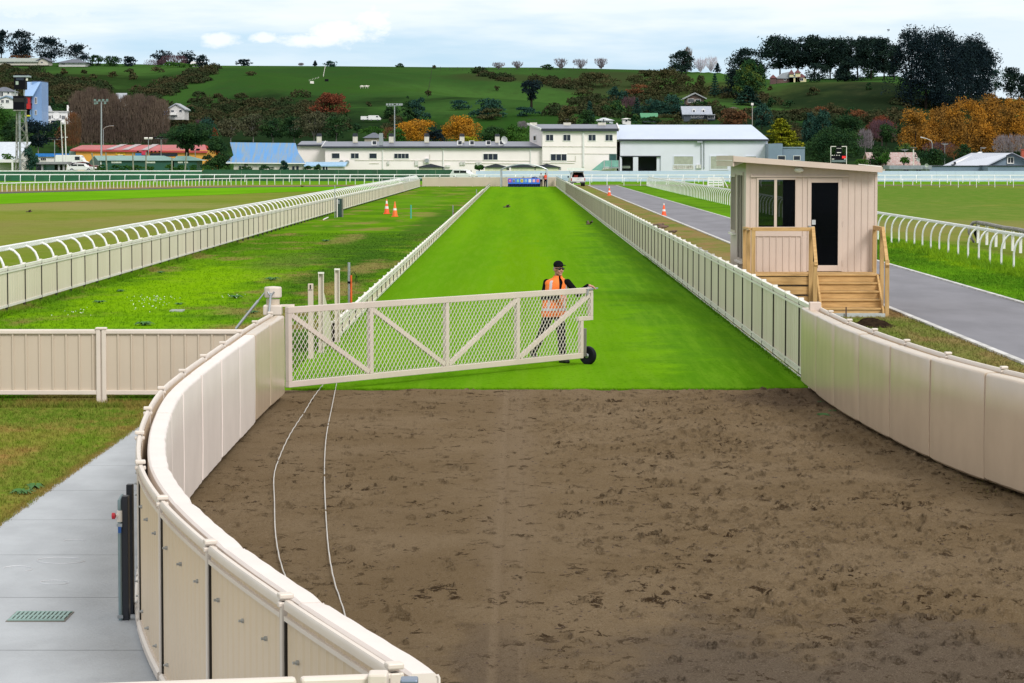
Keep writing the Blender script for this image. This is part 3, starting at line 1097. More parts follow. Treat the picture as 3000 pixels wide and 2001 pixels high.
running_rail('running_rail', 'white curved racing rail beside the asphalt road, its legs leaning right', [(16.15, 84), (16.1, 92), (16.15, 105), (16.2, 120), (16.3, 170), (16.4, 230), (16.5, 300), (16.7, 350), (16.9, 371)], 1.18, .34, 2.35)
running_rail('running_rail', 'white racing rail with curved legs across the right-hand field, nearer one', [(7.2, 372), (11, 372.4), (16.7, 371), (26, 362), (34, 355), (46, 352.5), (75, 353)], 1.02, -.3, 2.3, rail_h=.13)
running_rail('running_rail', 'long white racing rail in front of the green and white hoardings, farthest across the course', [(-90, 428), (-60, 428), (-20, 426), (20, 420), (50, 415), (90, 412)], 1.13, -.55, 2.3, r=.05, rail_h=.14, nmax=100)
running_rail('running_rail', 'low white racing rail curving along the outer edge of the dark soil track', [(-64, 282), (-57, 306), (-51.5, 330), (-46, 354), (-40, 376), (-34, 385), (-26, 387), (-17, 388), (-9, 388)], .92, .1, 1.25, r=.04, rail_h=.11)
running_rail('running_rail', 'low white rail along the soil strip behind the nearer right-hand rail', [(20, 380), (30, 379), (48, 378), (80, 378)], .8, .05, 2.55, r=.05, rail_h=.09)
# old weathered rail behind the near right rail
t = thing('old_rail', 'weathered grey timber rail on peeling white posts behind the white curved rail', 'rail', (19.9, 118, 0))
oldw = M('weathered_wood', (.34, .33, .32), (.13, .125, .12), scale=7, rough=.9, bmp=.5)
ol = [(20.05, 122.3), (20.0, 119.7), (19.95, 117.1), (19.85, 114.6), (19.75, 112), (19.6, 109.4), (19.5, 106.5)]
MB().tube([(x, y, .86 + .02 * math.sin(y * 3)) for x, y in ol], .085, 8).build('rail', oldw, t, True)
MB().tube([(x + .16, y, .80 + .02 * math.sin(y * 2)) for x, y in ol], .05, 8).build('rail', oldw, t, True)
for x, y in ol:
    MB().box(x - .055, y - .05, -.05, x + .055, y + .05, .80).build('post', whitewood, t, bev=.01)
MB().tube([(20.05, 122.3, .9), (19.88, 122.6, .86), (19.74, 122.7, .66), (19.72, 122.7, .45), (19.82, 122.7, .2), (19.95, 122.7, -.02)], [.06, .075, .075, .07, .06, .05], 8).build('end_loop', oldw, t, True)
MB().tube([(20.1, 122.5, .8), (19.95, 122.5, .45), (20.1, 122.4, .1)], .09, 8).build('end_board', blackm, t, True)
# slatted hurdle at the rail's far corner
t = thing('hurdle', 'white slatted timber hurdle standing at the far bend of the road-side rail', 'hurdle', At(2098, 545, 352))
c = At(2098, 545, 352)
for z in (.2, .5, .8, 1.08):
    MB().box(c.x - 1.05, c.y - .03, z, c.x + .95, c.y + .03, z + .17).build('slat', white, t)
for dx in (-.98, -.35, .3, .9):
    MB().box(c.x + dx - .05, c.y - .08, 0, c.x + dx + .05, c.y - .03, 1.28).build('upright', white, t)
MB().bar((c.x + .75, c.y - .12, 1.3), (c.x + 1.5, c.y - .12, -.1), .09, .1).build('brace', white, t)

# ------------------------------------------------------------------ hoardings
def hoarding(label, x0, x1, Y, z1, mat, capm=None, step=2.4, z0=-.05, dark=None, y1=None):
    t = thing('hoarding', label, 'hoarding', ((x0 + x1) / 2, Y, 0))
    n = max(1, int(round((x1 - x0) / step)))
    w_ = (x1 - x0) / n
    sk = ((y1 or Y) - Y) / (x1 - x0)
    for i in range(n):
        a_, b_ = x0 + i * w_, x0 + (i + 1) * w_
        mb = MB()
        ya, yb = Y + sk * (a_ - x0), Y + sk * (b_ - x0)
        mb.bar((a_ + .01, ya, (z0 + z1) / 2), (b_ - .01, yb, (z0 + z1) / 2), .05, z1 - z0)
        for k in range(5):
            zz = z0 + .2 + k * (z1 - z0 - .3) / 4
            mb.bar((a_ + .01, ya - .03, zz), (b_ - .01, yb - .03, zz), .02, .05)
        mb.build('panel', mat, t)
    if capm:
        MB().bar((x0, Y - .06, z1 + .06), (x1, Y + sk * (x1 - x0) - .06, z1 + .06), .12, .16).build('top_rail', capm, t)
    return t


greenh = M('green_board', (.012, .115, .055), (.008, .085, .04), scale=.6, rough=.5)
greenh2 = M('green_board_dark', (.010, .085, .036), (.008, .06, .026), scale=.8, rough=.6)
blueh = M('pale_blue_board', (.50, .60, .76), (.44, .54, .70), scale=.3, rough=.5, stretch=(.5, 1, 3))
hoarding('green board fence with a thick white top rail at the far left of the course', At(-250, 500, 446).x, At(592, 500, 446).x, 446, At(0, 502, 446).z, greenh, white, 3.0)
hoarding('dark green board fence in front of the long white building', At(594, 500, 447).x, At(1333, 500, 447).x, 447, At(0, 497, 447).z, greenh2, None, 3.0)
hoarding('pale blue-white corrugated fence across the far side of the course, right of the parked car', At(1394, 500, 440).x, At(3250, 500, 440).x, 440, At(0, 501, 440).z, blueh, None, 3.0)
o = MB().box(At(1662, 0, 438).x, 438, At(0, 499, 438).z, At(1713, 0, 438).x, 438.1, At(0, 492, 438).z).build('white_board', white)
tag(o, 'small white board standing above the pale fence behind the pickup', 'board')
# ------------------------------------------------------------------ swing gate across the track
gate_m = M('gate_paint', (.60, .51, .46), scale=1.5, rough=.45, var=.08)
mesh_m = M('gate_mesh', (.64, .59, .54), scale=2, rough=.45, var=.08)
H0, E0 = P(840, 1160), P(1737, 1067)
gd = (E0 - H0)
GL = gd.length - .06
g = local('swing_gate', 'long pale mesh gate on one wheel, half open across the track between sand and turf', 'gate', H0, rz=math.atan2(gd.y, gd.x))
zb, zt = .13, 1.385
fw = .07
GLo = GL - .30
MB().box(0, -.05, zt - .10, GL, .03, zt).build('top_rail', gate_m, g, bev=.008)
MB().box(0, -.05, zb, GLo, .03, zb + .095).build('bottom_rail', gate_m, g, bev=.008)
for x, w_ in ((0.0, .085), (GLo * .25, .085), (GLo * .5, .085), (GLo * .75, .085)):
    MB().box(x, -.048, zb + .095, x + w_, .028, zt - .10).build('stile', gate_m, g, bev=.006)
MB().box(GLo - .075, -.05, zb + .095, GLo, .03, .80).build('stile', gate_m, g, bev=.006)
MB().box(GLo - .14, -.05, .80, GL, .03, .875).build('step_rail', gate_m, g, bev=.006)
MB().box(GL - .075, -.05, .875, GL, .03, zt - .10).build('stile', gate_m, g, bev=.006)
q = GLo * .25
for a_, b_ in (((.09, zt - .13), (q - .02, zb + .13)), ((q + .09, zt - .13), (2 * q - .02, zb + .13)), ((2 * q + .10, zb + .12), (3 * q, zt - .13)), ((3 * q + .10, zb + .12), (GL - .1, zt - .13))):
    MB().bar((a_[0], -.02, a_[1]), (b_[0], -.02, b_[1]), .05, .075).build('brace', gate_m, g)
mm = MB()
lo_, hi_ = zb + .09, zt - .09
sl = 1.25                                    # rise of the wires per metre
for sgn, yy in ((1, -.046), (-1, -.038)):
    x = -2.0
    while x < GL + 2.0:
        xa, xb = x, x + sgn * (hi_ - lo_) / sl
        za, zz = lo_, hi_
        pts_ = []
        # clip to the frame
        def zc(xq):
            return lo_ + (xq - x) * sgn * sl
        l_, r_ = min(xa, xb), max(xa, xb)
        l2, r2 = max(l_, .08), min(r_, GL - .07)
        if r2 - l2 > .02:
            z1_, z2_ = zc(l2), zc(r2)
            # the cut-out corner over the wheel
            if max(l2, r2) > GLo - .07 and min(z1_, z2_) < .80:
                if z1_ < .80 and z2_ < .80:
                    r2 = min(r2, GLo - .07)
                    z2_ = zc(r2)
                else:
                    if sgn > 0:
                        xs = x + (.80 - lo_) / sl
                        if xs > GLo - .07:
                            mm.bar((xs, yy, .80), (r2, yy, z2_), .0072 if sgn > 0 else .0052, .008)
                            r2 = min(r2, GLo - .07)
                            z2_ = zc(r2)
                    else:
                        xs = x - (.80 - lo_) / sl
                        if r2 > GLo - .07:
                            mm.bar((l2, yy, z1_), (min(max(xs, l2), r2), yy, zc(min(max(xs, l2), r2))), .0072 if sgn > 0 else .0052, .008)
                            l2 = r2
            if r2 - l2 > .02:
                mm.bar((l2, yy, z1_), (r2, yy, z2_), .0072 if sgn > 0 else .0052, .008)
        x += .098
mm.build('mesh_infill', mesh_m, g)
MB().box(GLo + .005, -.045, .16, GLo + .10, .025, .66).build('wheel_bracket', M('brown_steel', (.17, .16, .14), rough=.5), g, bev=.006)
wm = MB()
wx = GLo + .19
prof = [(.085, -.045), (.13, -.052), (.155, -.045), (.168, -.02), (.168, .02), (.155, .045), (.13, .052), (.085, .045)]
wh = MB().lathe((wx, -.01, .168), prof, 28, 'X').build('wheel', black, g, True)
MB().lathe((wx, -.01, .168), [(.088, -.038), (.06, -.03), (.04, -.05), (.02, -.06), (.02, .06), (.04, .05), (.06, .03), (.088, .038)], 20, 'X').build('rim', galv, wh, True)
MB().bar((GL - .2, -.07, zt - .035), (GL - .22, -.07, zt - .13), .025, .03).bar((GL - .22, -.07, zt - .03), (GL + .10, -.07, zt - .015), .022, .022).bar((GL - .12, -.02, zt + .01), (GL + .12, -.02, zt - .03), .03, .02).build('latch', galv, g)
# bollard the gate hangs on, with stays
hb = P(806, 1156) + Vector((-.02, -.05, 0))
t = thing('gate_post', 'stout round cream post with a collar, carrying the mesh gate and two stay rods', 'post', hb)
MB().lathe(hb, [(.105, -.05), (.105, 1.5)], 10).build('shaft', cream, t, True)
MB().lathe(hb, [(.107, 1.52), (.132, 1.53), (.135, 1.545), (.135, 1.67), (.125, 1.69), (.02, 1.70)], 10).build('collar', creamrail, t)
MB().obox(hb + Vector((0, -.01, 1.33)), (.29, .27, .16)).build('hinge_plate', creamrail, t, bev=.02)
MB().bar(hb + Vector((.12, -.05, 1.4)), hb + Vector((.33, .0, 1.4)), .06, .035).build('hinge_arm', creamrail, t)
a_ = hb + Vector((-.13, 0, 1.60))
b_ = hb + Vector((-.62, -.12, .98))
MB().tube([a_, a_.lerp(b_, .2)], .012, 8).tube([a_.lerp(b_, .2), a_.lerp(b_, .9)], .022, 8).tube([a_.lerp(b_, .9), b_, b_ + Vector((-.3, -.1, -.36))], .010, 8).build('stay_rod', galv, t, True)
a_ = hb + Vector((-.02, -.14, 1.60))
MB().tube([a_, a_ + Vector((-.03, -.06, -.36))], .018, 8).tube([a_ + Vector((.05, 0, .02)), a_ + Vector((0, 0, -.06)), a_ + Vector((-.05, 0, .02))], .014, 6).build('stay_rod', galv, t, True)
# latch post and sloping end of the low fence
lpq = P(911, 1052)
t = thing('latch_post', 'pinkish-cream square post with a black slot, seen behind the left of the gate', 'post', lpq)
pk = M('pink_cream_post', (.60, .50, .44), var=.05)
MB().box(lpq.x - .048, lpq.y - .045, -.05, lpq.x + .048, lpq.y + .05, 1.39).build('shaft', pk, t, bev=.008)
MB().box(lpq.x - .01, lpq.y - .056, 1.30, lpq.x + .01, lpq.y - .049, 1.37).build('slot', blackm, t)
MB().box(lpq.x - .035, lpq.y - .056, 1.275, lpq.x + .035, lpq.y - .049, 1.283).build('slot', blackm, t)
t = thing('end_panel', 'cream panel sloping from full height down to the low fence, between two capped posts', 'fence', (XL, 53.5, 0))
MB().prismx([(53.0, .05), (55.9, .05), (55.9, .42), (53.1, 1.35)], XL - .06, XL - .03).build('panel', cream2, t)
for y, zz in ((52.9, 1.52), (55.9, 1.47)):
    x_ = XL + (-.02 if y < 54 else .09)
    MB().box(x_ - .05, y - .045, -.05, x_ - .035, y + .045, zz).box(x_ + .035, y - .045, -.05, x_ + .05, y + .045, zz).box(x_ - .035, y + .02, -.05, x_ + .035, y + .045, zz).build('post', creamrail, t)
    MB().box(x_ - .055, y - .05, zz - .012, x_ + .055, y + .05, zz + .02).build('post_cap', pale, t)

# ------------------------------------------------------------------ hut
YF = 67.7
W = lambda px, py: At(px, py, YF)
hx0, hx1 = W(2184.6, 700).x, W(2569.5, 700).x
zf = .95
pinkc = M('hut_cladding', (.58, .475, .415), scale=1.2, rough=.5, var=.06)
hutside = M('hut_cladding_side_shade', (.49, .43, .37), scale=1.2, rough=.5, var=.06)  # same cladding, darkened in its colour for the shaded side
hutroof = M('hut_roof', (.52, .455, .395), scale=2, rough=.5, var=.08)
hut = thing('judges_hut', 'small pinkish-beige hut with sloping roof, raised beside the asphalt road', 'hut', ((hx0 + hx1) / 2, YF, 0))
YB = 72.6
zl, zr_ = W(2184, 471).z, W(2569, 502).z
wx0, wx1, wz0, wz1 = W(2220, 0).x, W(2336, 0).x, W(0, 668).z, W(0, 521).z
dx0, dx1, dz1 = W(2370, 0).x, W(2472, 0).x, W(0, 522).z
zt_ = lambda x: zl + (zr_ - zl) * (x - hx0) / (hx1 - hx0)
# front wall built round its openings
mb = MB()


def fpanel(x0, x1, za, zb_):
    if zb_ is None:
        mb.prism([(x0, za), (x1, za), (x1, zt_(x1)), (x0, zt_(x0))], YF, YF + .08)
    else:
        mb.box(x0, YF, za, x1, YF + .08, zb_)


fpanel(hx0, wx0, zf - .9, None)
fpanel(wx0, wx1, zf - .9, wz0)
fpanel(wx0, wx1, wz1, None)
fpanel(wx1, dx0, zf - .9, None)
fpanel(dx0, dx1, zf - .9, zf)
fpanel(dx0, dx1, dz1, None)
fpanel(dx1, hx1, zf - .9, None)
mb.box(hx1 - .08, YF + .08, .05, hx1, YB, zr_).box(hx0 + 1.35, YB - .08, .05, hx1 - .08, YB, zr_).box(hx0 + .08, YB - .08, .05, hx0 + 1.35, YB, 1.95).box(hx0 + .08, YB - .08, 3.15, hx0 + 1.35, YB, zr_)
x = hx0 + .12
while x < hx1 - .05:
    ztop = zt_(x) - .02
    zlow = zf + .02
    segs = []
    inwin = wx0 - .05 < x < wx1 + .05
    indoor = dx0 - .06 < x < dx1 + .06
    if inwin or indoor:
        segs.append((wz1 + .09, ztop))
        if inwin:
            segs.append((zlow, W(0, 693).z))
    elif x < dx0:
        segs.append((zlow, ztop))
    else:
        segs.append((zlow, ztop))
    for a_, b_ in segs:
        mb.box(x - .012, YF - .018, a_, x + .012, YF, b_)
    x += .158
mb.box(W(2202, 0).x, YF - .05, W(0, 519).z, W(2490, 0).x, YF - .018, W(0, 514.5).z)
mb.box(W(2212, 0).x, YF - .03, W(0, 692).z, W(2352, 0).x, YF - .018, W(0, 689).z).box(W(2352, 0).x, YF - .03, zf, W(2355, 0).x, YF - .018, W(0, 692).z)
mb.build('front_wall', pinkc, hut)
# left wall with two windows facing the track
mb = MB()
LW = [(68.35, 70.1, 1.16, 3.34), (70.75, 72.1, 1.80, 3.28)]
ys = [YF + .08, 68.35, 70.1, 70.75, 72.1, YB]
for i in range(5):
    if i in (1, 3):
        w_ = LW[0 if i == 1 else 1]
        mb.box(hx0, ys[i], .05, hx0 + .08, ys[i + 1], w_[2]).box(hx0, ys[i], w_[3], hx0 + .08, ys[i + 1], zl)
    else:
        mb.box(hx0, ys[i], .05, hx0 + .08, ys[i + 1], zl)
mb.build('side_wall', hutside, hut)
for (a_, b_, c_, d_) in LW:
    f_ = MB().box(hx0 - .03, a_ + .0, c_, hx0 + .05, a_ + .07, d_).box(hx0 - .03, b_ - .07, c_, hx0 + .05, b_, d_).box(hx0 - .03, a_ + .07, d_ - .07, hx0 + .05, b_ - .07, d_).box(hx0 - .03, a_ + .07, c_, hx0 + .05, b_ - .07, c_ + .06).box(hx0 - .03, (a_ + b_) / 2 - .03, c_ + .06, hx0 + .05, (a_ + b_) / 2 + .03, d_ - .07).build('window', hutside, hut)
    MB().box(hx0 + .01, a_ + .07, c_ + .06, hx0 + .02, b_ - .07, d_ - .07).build('pane', glassm, f_)
    MB().box(hx0 - .09, a_ - .05, c_ - .05, hx0 - .0, b_ + .05, c_ - .005).build('sill', pale, f_)
# front window
fr = .045
wmid = W(2275.5, 0).x
f_ = MB().box(wx0, YF - .03, wz0, wx0 + fr, YF + .05, wz1).box(wx1 - .02, YF - .03, wz0, wx1, YF + .05, wz1).box(wx0 + fr, YF - .03, wz1 - fr, wx1 - .02, YF + .05, wz1).box(wx0 + fr, YF - .03, wz0, wx1 - .02, YF + .05, wz0 + .03).box(wmid - .033, YF - .03, wz0 + .03, wmid + .033, YF + .05, wz1 - fr).build('window', pinkc, hut, bev=.004)
MB().box(wx0 + fr, YF - .0, wz0 + .03, wmid - .033, YF + .008, wz1 - fr).build('pane', glassm, f_)
MB().box(wmid + .033, YF + .03, wz0 + .03, wx1 - .02, YF + .038, wz1 - fr).build('pane', glassm, f_)
# door
dg0, dg1, dgz0, dgz1 = W(2381, 0).x, W(2460, 0).x, W(0, 777).z, W(0, 535).z
d_ = MB().box(dx0, YF - .025, zf + .01, dg0, YF + .04, dz1).box(dg1, YF - .025, zf + .01, dx1, YF + .04, dz1).box(dg0, YF - .025, dgz1, dg1, YF + .04, dz1).box(dg0, YF - .025, zf + .01, dg1, YF + .04, dgz0).build('door', pinkc, hut, bev=.006)
MB().box(dg0, YF + .0, dgz0, dg1, YF + .012, dgz1).build('pane', glassm, d_)
MB().box(W(2373, 0).x, YF - .09, W(0, 665).z, W(2389, 0).x, YF - .06, W(0, 662).z).box(W(2373, 0).x, YF - .06, W(0, 666).z, W(2376, 0).x, YF - .025, W(0, 660).z).build('handle', galv, d_)
MB().box(W(2383, 0).x, YF - .004, W(0, 658).z, W(2394, 0).x, YF - .001, W(0, 644).z).build('notice', M('paper', (.55, .58, .6)), d_)
for py in (655, 540, 770):
    MB().box(dx1 + .003, YF - .03, W(0, py + 7).z, dx1 + .02, YF - .002, W(0, py - 7).z).build('hinge', pinkc, d_)
# roof
rf0, rf1 = 5.17, At(2587, 0, 67.35).x
rz0, rz1 = At(2147, 457, 67.35).z, At(2587, 489, 67.35).z
mb = MB()
mb.prism([(rf0, rz0 - .13), (rf1, rz1 - .125), (rf1, rz1 - .01), (rf0, rz0 - .01)], 67.37, 73.0)
mb.build('roof', hutroof, hut)
MB().prism([(rf0 - .02, rz0 - .135), (rf1 + .02, rz1 - .135), (rf1 + .02, rz1), (rf0 - .02, rz0)], 67.33, 67.37).build('fascia', pinkc, hut)
MB().box(rf0 - .03, 67.37, rz0 - .25, rf0, 73.0, rz0 + .01).build('fascia', pinkc, hut)
MB().box(rf0 - .04, 67.4, rz0 - .12, rf0 - .03, 73.0, rz0 - .10).build('gutter_trim', pale, hut)
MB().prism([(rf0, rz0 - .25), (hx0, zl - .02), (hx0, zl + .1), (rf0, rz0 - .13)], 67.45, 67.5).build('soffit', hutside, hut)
MB().prism([(W(2515, 0).x, W(0, 484).z + .01), (rf1, rz1), (rf1, rz1 + .022), (W(2515, 0).x, W(0, 484).z + .03)], 67.34, 67.5).build('roof_edge', pale, hut)
c = W(2340, 498)
MB().ell((c.x, YF - .09, c.z), (.11, .08, .066), 20, 10).build('lamp', M('lamp_plastic', (.82, .83, .86), rough=.3), hut, True)
MB().ell((c.x, YF - .015, c.z), (.118, .03, .072), 20, 8).build('lamp_base', pale, hut, True)
lin = M('hut_shade_lining', (.022, .02, .018), rough=.9, spec=0)  # near-black sheets inside the walls paint the room's shade
MB().box(hx0 + .081, YF + .081, zf - .02, hx1 - .081, YB - .081, zf).box(hx1 - .10, YF + .081, zf, hx1 - .081, YB - .081, zr_ - .02).box(hx0 + 1.36, YB - .10, zf, hx1 - .11, YB - .081, zr_ - .02).box(hx0 + .081, YB - .10, zf, hx0 + 1.36, YB - .081, 1.94).box(wx1 + .02, YF + .081, zf, dx0 - .02, YF + .095, zr_ - .05).build('shade_lining', lin, hut)
MB().box(hx0 + .5, 70.6, 1.68, hx1 - .3, 71.3, 1.73).box(hx1 - 1.1, 70.7, zf, hx1 - 1.02, 71.2, 1.68).build('table', M('hut_table', (.06, .07, .09), rough=.6), hut)
# interior: dim floor, back wall table and a chair seen through the glass are dark
# deck, steps and rails: one timber porch
dk = thing('porch', 'new pine porch with five steps and handrails in front of the beige hut', 'porch', (7.0, 66.2, 0))
DY = 66.2
dX0, dX1 = At(2205, 0, DY).x, At(2584, 0, DY).x
sX0 = At(2400, 0, DY).x - .02
y = DY - .02
while y < YF - .06:
    MB().box(dX0, y, zf - .045, dX1, y + .132, zf - .005).build('deck_board', pine, dk, bev=.006)
    y += .14
for z in (.70, .47, .24):
    MB().box(dX0 + .05, DY + .01, z, sX0, DY + .05, z + .185).build('skirt_board', pine, dk, bev=.008)
sw = At(2590, 0, 65.5).x
for k in range(5):
    zz = zf - .187 * k
    yy = DY - .25 * k
    MB().box(sX0 + .03, yy - .035, zz - .042, sw - .04 + k * .012, yy + .24, zz).build('tread', pine, dk, bev=.008)
    MB().box(sX0 + .03, yy, zz - .185, sw - .04 + k * .012, yy + .03, zz - .044).build('riser', pine, dk, bev=.004)
for xx in (sX0 - .015, sw - .03):
    MB().prismx([(DY + .05, zf - .02), (DY + .05, zf - .3), (DY - 1.0, .02), (DY - 1.15, .02), (DY - 1.15, .16), (DY - .06, zf - .02)], xx, xx + .045).build('stringer', pine, dk)
zr2 = At(0, 671, DY).z


def post(px, Y, z0, z1, w_=.095):
    x_ = At(px, 0, Y).x
    MB().box(x_ - w_ / 2, Y - w_ / 2, z0, x_ + w_ / 2, Y + w_ / 2, z1).build('post', pinev, dk, bev=.006)
    return x_


xa = post(2185.5, 67.55, 0, zr2 - .04)
xb = post(2197, 66.75, 0, zr2 - .04)
xc = post(2211, DY - .02, 0, zr2 - .02)
xd = post(2380.5, DY - .02, .0, zr2 - .02)
MB().bar((xa, 67.6, zr2), (xc - .06, DY, zr2), .10, .045).build('handrail', pine, dk)
MB().box(xc - .03, DY - .075, zr2 - .045, xd + .05, DY + .03, zr2 + .04).build('handrail', pine, dk, bev=.006)
xn = post(2393.5, DY - 1.05, 0, 1.28)
MB().bar((xd + .05, DY - .02, zr2 + .02), (xn + .02, DY - 1.1, 1.17), .075, .10).build('handrail', pine, dk)
xe = post(2568, 67.55, 0, zr2 - .05)
xf_ = post(2590, DY - .02, 0, zr2 - .03)
xg = post(2606, DY - 1.05, -.05, 1.33)
MB().bar((xe, 67.6, zr2 - .0), (xf_, DY - .05, zr2 - .0), .075, .10).build('handrail', pine, dk)
MB().bar((xf_ + .02, DY - .02, zr2 + .02), (xg, DY - 1.12, 1.17), .075, .10).build('handrail', pine, dk)
MB().box(sX0 - .2, DY - 1.25, -.05, sw + .02, DY + .05, .085).build('footing', M('footing_concrete', (.42, .46, .47)), dk)
o = MB().box(At(2484, 0, 64.9).x, 64.88, -.1, At(2488, 0, 64.9).x, 64.91, At(0, 899, 64.9).z).build('metal_stake', M('rust', (.10, .06, .045), rough=.9))
tag(o, 'thin rusty stake stuck in the ground in front of the porch steps', 'stake')
# heap of dug soil at the foot of the steps
hx_ = np.linspace(-.95, .95, 60)
hy_ = np.linspace(-1.3, 1.3, 70)
A_, B_ = np.meshgrid(hx_, hy_)
Z_ = .20 * np.exp(-((A_ + .05) / .40) ** 2 - (B_ / .55) ** 2) + .05 * vnoise(A_, B_, 5, 31) + .04 * vnoise(A_, B_, 13, 32) - .012 - .05 * (A_ ** 2 + (B_ / 1.3) ** 2)
mc = P(2560, 956)
nn = len(hx_)
ii = (np.arange(len(hy_) - 1)[:, None] * nn + np.arange(nn - 1)[None, :]).ravel()
o = npmesh('soil_heap', np.stack([A_ + mc.x, B_ + mc.y, Z_], -1).reshape(-1, 3), np.stack([ii, ii + 1, ii + nn + 1, ii + nn], -1), soil, base=(mc.x, mc.y, 0), smooth=True)
tag(o, 'heap of dark dug soil beside the foot of the porch steps', 'soil heap')

# ------------------------------------------------------------------ small things on the ground
wire_m = M('white_cable', (.52, .50, .47), rough=.5)


def cable(label, pts):
    w_ = [P(x * 1.2761, y * 1.2761, .045) for x, y in pts]
    s_ = spl([(q.x, q.y) for q in w_], .15)
    o_ = MB().tube([Vector((q.x, q.y, .052 + .006 * math.sin(i * 1.3))) for i, q in enumerate(s_)], .0065, 6).build('cable', wire_m, smooth=True)
    tag(o_, label, 'cable')


cable('white cable bowing left across the sand, nearer the padded fence', [(752, 872), (740, 886), (718, 915), (700, 945), (665, 1000), (640, 1055), (629, 1095), (630, 1150), (632, 1220), (641, 1280), (656, 1328), (680, 1390)])
cable('white cable running down the sand from the gate, the right-hand one', [(775, 872), (771, 890), (763, 930), (751, 990), (746, 1040), (745, 1100), (748, 1180), (754, 1260), (766, 1330), (785, 1390), (800, 1440)])


def cone(label, q, h, cap=orange, bands=((.36, .52), (.70, .88)), group='traffic cones'):
    t_ = thing('traffic_cone', label, 'cone', q, group)
    rr = lambda f: .16 * h * (1 - f) + .025
    MB().lathe(q, [(rr(0), .03), (rr(1), h * .985), (rr(1) * .6, h)], 20).build('body', cap, t_, True)
    s_ = .225 * h
    MB().box(q.x - s_, q.y - s_, 0, q.x + s_, q.y + s_, .04).build('base', cap, t_, bev=.01)
    for a_, b_ in bands:
        MB().lathe(q, [(rr(a_) + .004, h * a_), (rr(b_) + .004, h * b_)], 20).build('band', reflect, t_, True)


cone('tall orange cone with two white bands on the lawn, left one of the pair', P(1133, 627), .98)
cone('orange cone with one white band on the lawn, right one of the pair', P(1157, 635), .97, M('cone_orange_light', (.85, .16, .01), rough=.5), ((.42, .55),))
cone('orange cone with white top on the left edge of the road, near the hut', P(1945, 632), .80, orange, ((.36, .52), (.86, .99)))
cone('orange cone with white top at the far left edge of the road, by the pickup', P(1785, 573), .93, orange, ((.36, .52), (.80, .97)))
q = P(1204, 640)
o = MB().tube([q + Vector((0, 0, -.05)), q + Vector((0, 0, .82))], .045, 12).build('marker_post', M('teal_pipe', (.06, .42, .32), rough=.5), smooth=True)
tag(o, 'teal green plastic pipe standing in the lawn, right of the cones', 'marker post')


def stake(label, q, h, r=.035, foot=True):
    t_ = thing('marker_stake', label, 'stake', q)
    MB().tube([q + Vector((0, 0, -.05)), q + Vector((0, 0, h))], r, 10).build('shaft', galv, t_, True)
    if foot:
        MB().box(q.x + r, q.y - .03, 0, q.x + r + .05, q.y + .03, h * .42).build('flash', M('maroon', (.22, .05, .05)), t_)


stake('thin steel stake with a maroon foot beside the low fence, nearer one', P(1327, 634), .70)
stake('thin steel stake beside the low fence, farther one near the end', P(1396, 577), .72)
q = At(1023, 893, 70.0)
q.z = 0
t = thing('cable_pole', 'galvanised pole with an orange stick and black cable loop, behind the gate', 'pole', q)
MB().tube([q + Vector((0, 0, -.05)), q + Vector((0, 0, At(1023, 769, 70).z))], .034, 12).build('pole', galv, t, True)
os_ = MB().tube([q + Vector((.055, -.03, -.05)), q + Vector((.055, -.03, At(0, 806, 70).z))], .024, 10).build('orange_stick', M('orange_fibre', (.75, .12, .015), rough=.5), t, True)
MB().box(q.x - .04, q.y - .05, At(0, 830, 70).z, q.x + .075, q.y + .04, At(0, 824, 70).z).build('strap', blackm, t)
zz = At(0, 806, 70).z
cp = [q + Vector((.055, -.03, zz - .05)), q + Vector((.07, -.03, zz + .05)), q + Vector((.11, -.03, zz + .085)), q + Vector((.16, -.03, zz + .04)), q + Vector((.20, -.03, zz - .06)), q + Vector((.20, -.03, zz - .16)), q + Vector((.17, -.03, zz - .22)), q + Vector((.155, -.03, zz - .14)), q + Vector((.18, -.03, zz - .03))]
MB().tube(cp, .008, 6).build('cable_loop', blackm, t, True)
# utility box by the left fence
q = P(993, 636)
t = thing('utility_box', 'dark green utility box between a black and a grey post by the white-railed fence', 'box', q)
dg = M('dark_green_steel', (.015, .05, .04), rough=.5)
MB().box(q.x - .06, q.y - .2, 0, q.x + .18, q.y + .2, 1.15).build('cabinet', dg, t, bev=.02)
MB().box(q.x - .19, q.y - .1, 0, q.x - .12, q.y - .0, 1.17).build('post', blackm, t)
MB().box(q.x - .12, q.y - .3, 0, q.x - .06, q.y - .22, 1.12).build('post', pale, t)
MB().box(q.x + .19, q.y - .1, 0, q.x + .27, q.y + .1, 1.17).build('post', M('olive_steel', (.20, .21, .17)), t)
MB().box(q.x - .03, q.y - .26, .82, q.x + .05, q.y - .2, 1.06).build('switch', galv, t)
q = At(981, 590, 172)
q.z = 0
o = MB().tube([q, q + Vector((0, 0, At(981, 543, 172).z))], .025, 8).build('thin_pole', galv, smooth=True)
tag(o, 'thin grey pole standing beside the dark green utility box', 'pole')
o = MB().tube([P(948, 643, .04), P(961, 637, .05)], .04, 8).build('pipe_offcut', pale, smooth=True)
tag(o, 'short white pipe lying in the grass below the left fence', 'pipe')
q = P(519, 912)
o = MB().box(q.x - .16, q.y - .28, -.02, q.x + .16, q.y + .28, .035).build('ground_slab', M('slab_grey', (.32, .35, .32)), bev=.01)
tag(o, 'small grey concrete slab set in the bright lawn behind the ribbed fence', 'slab')
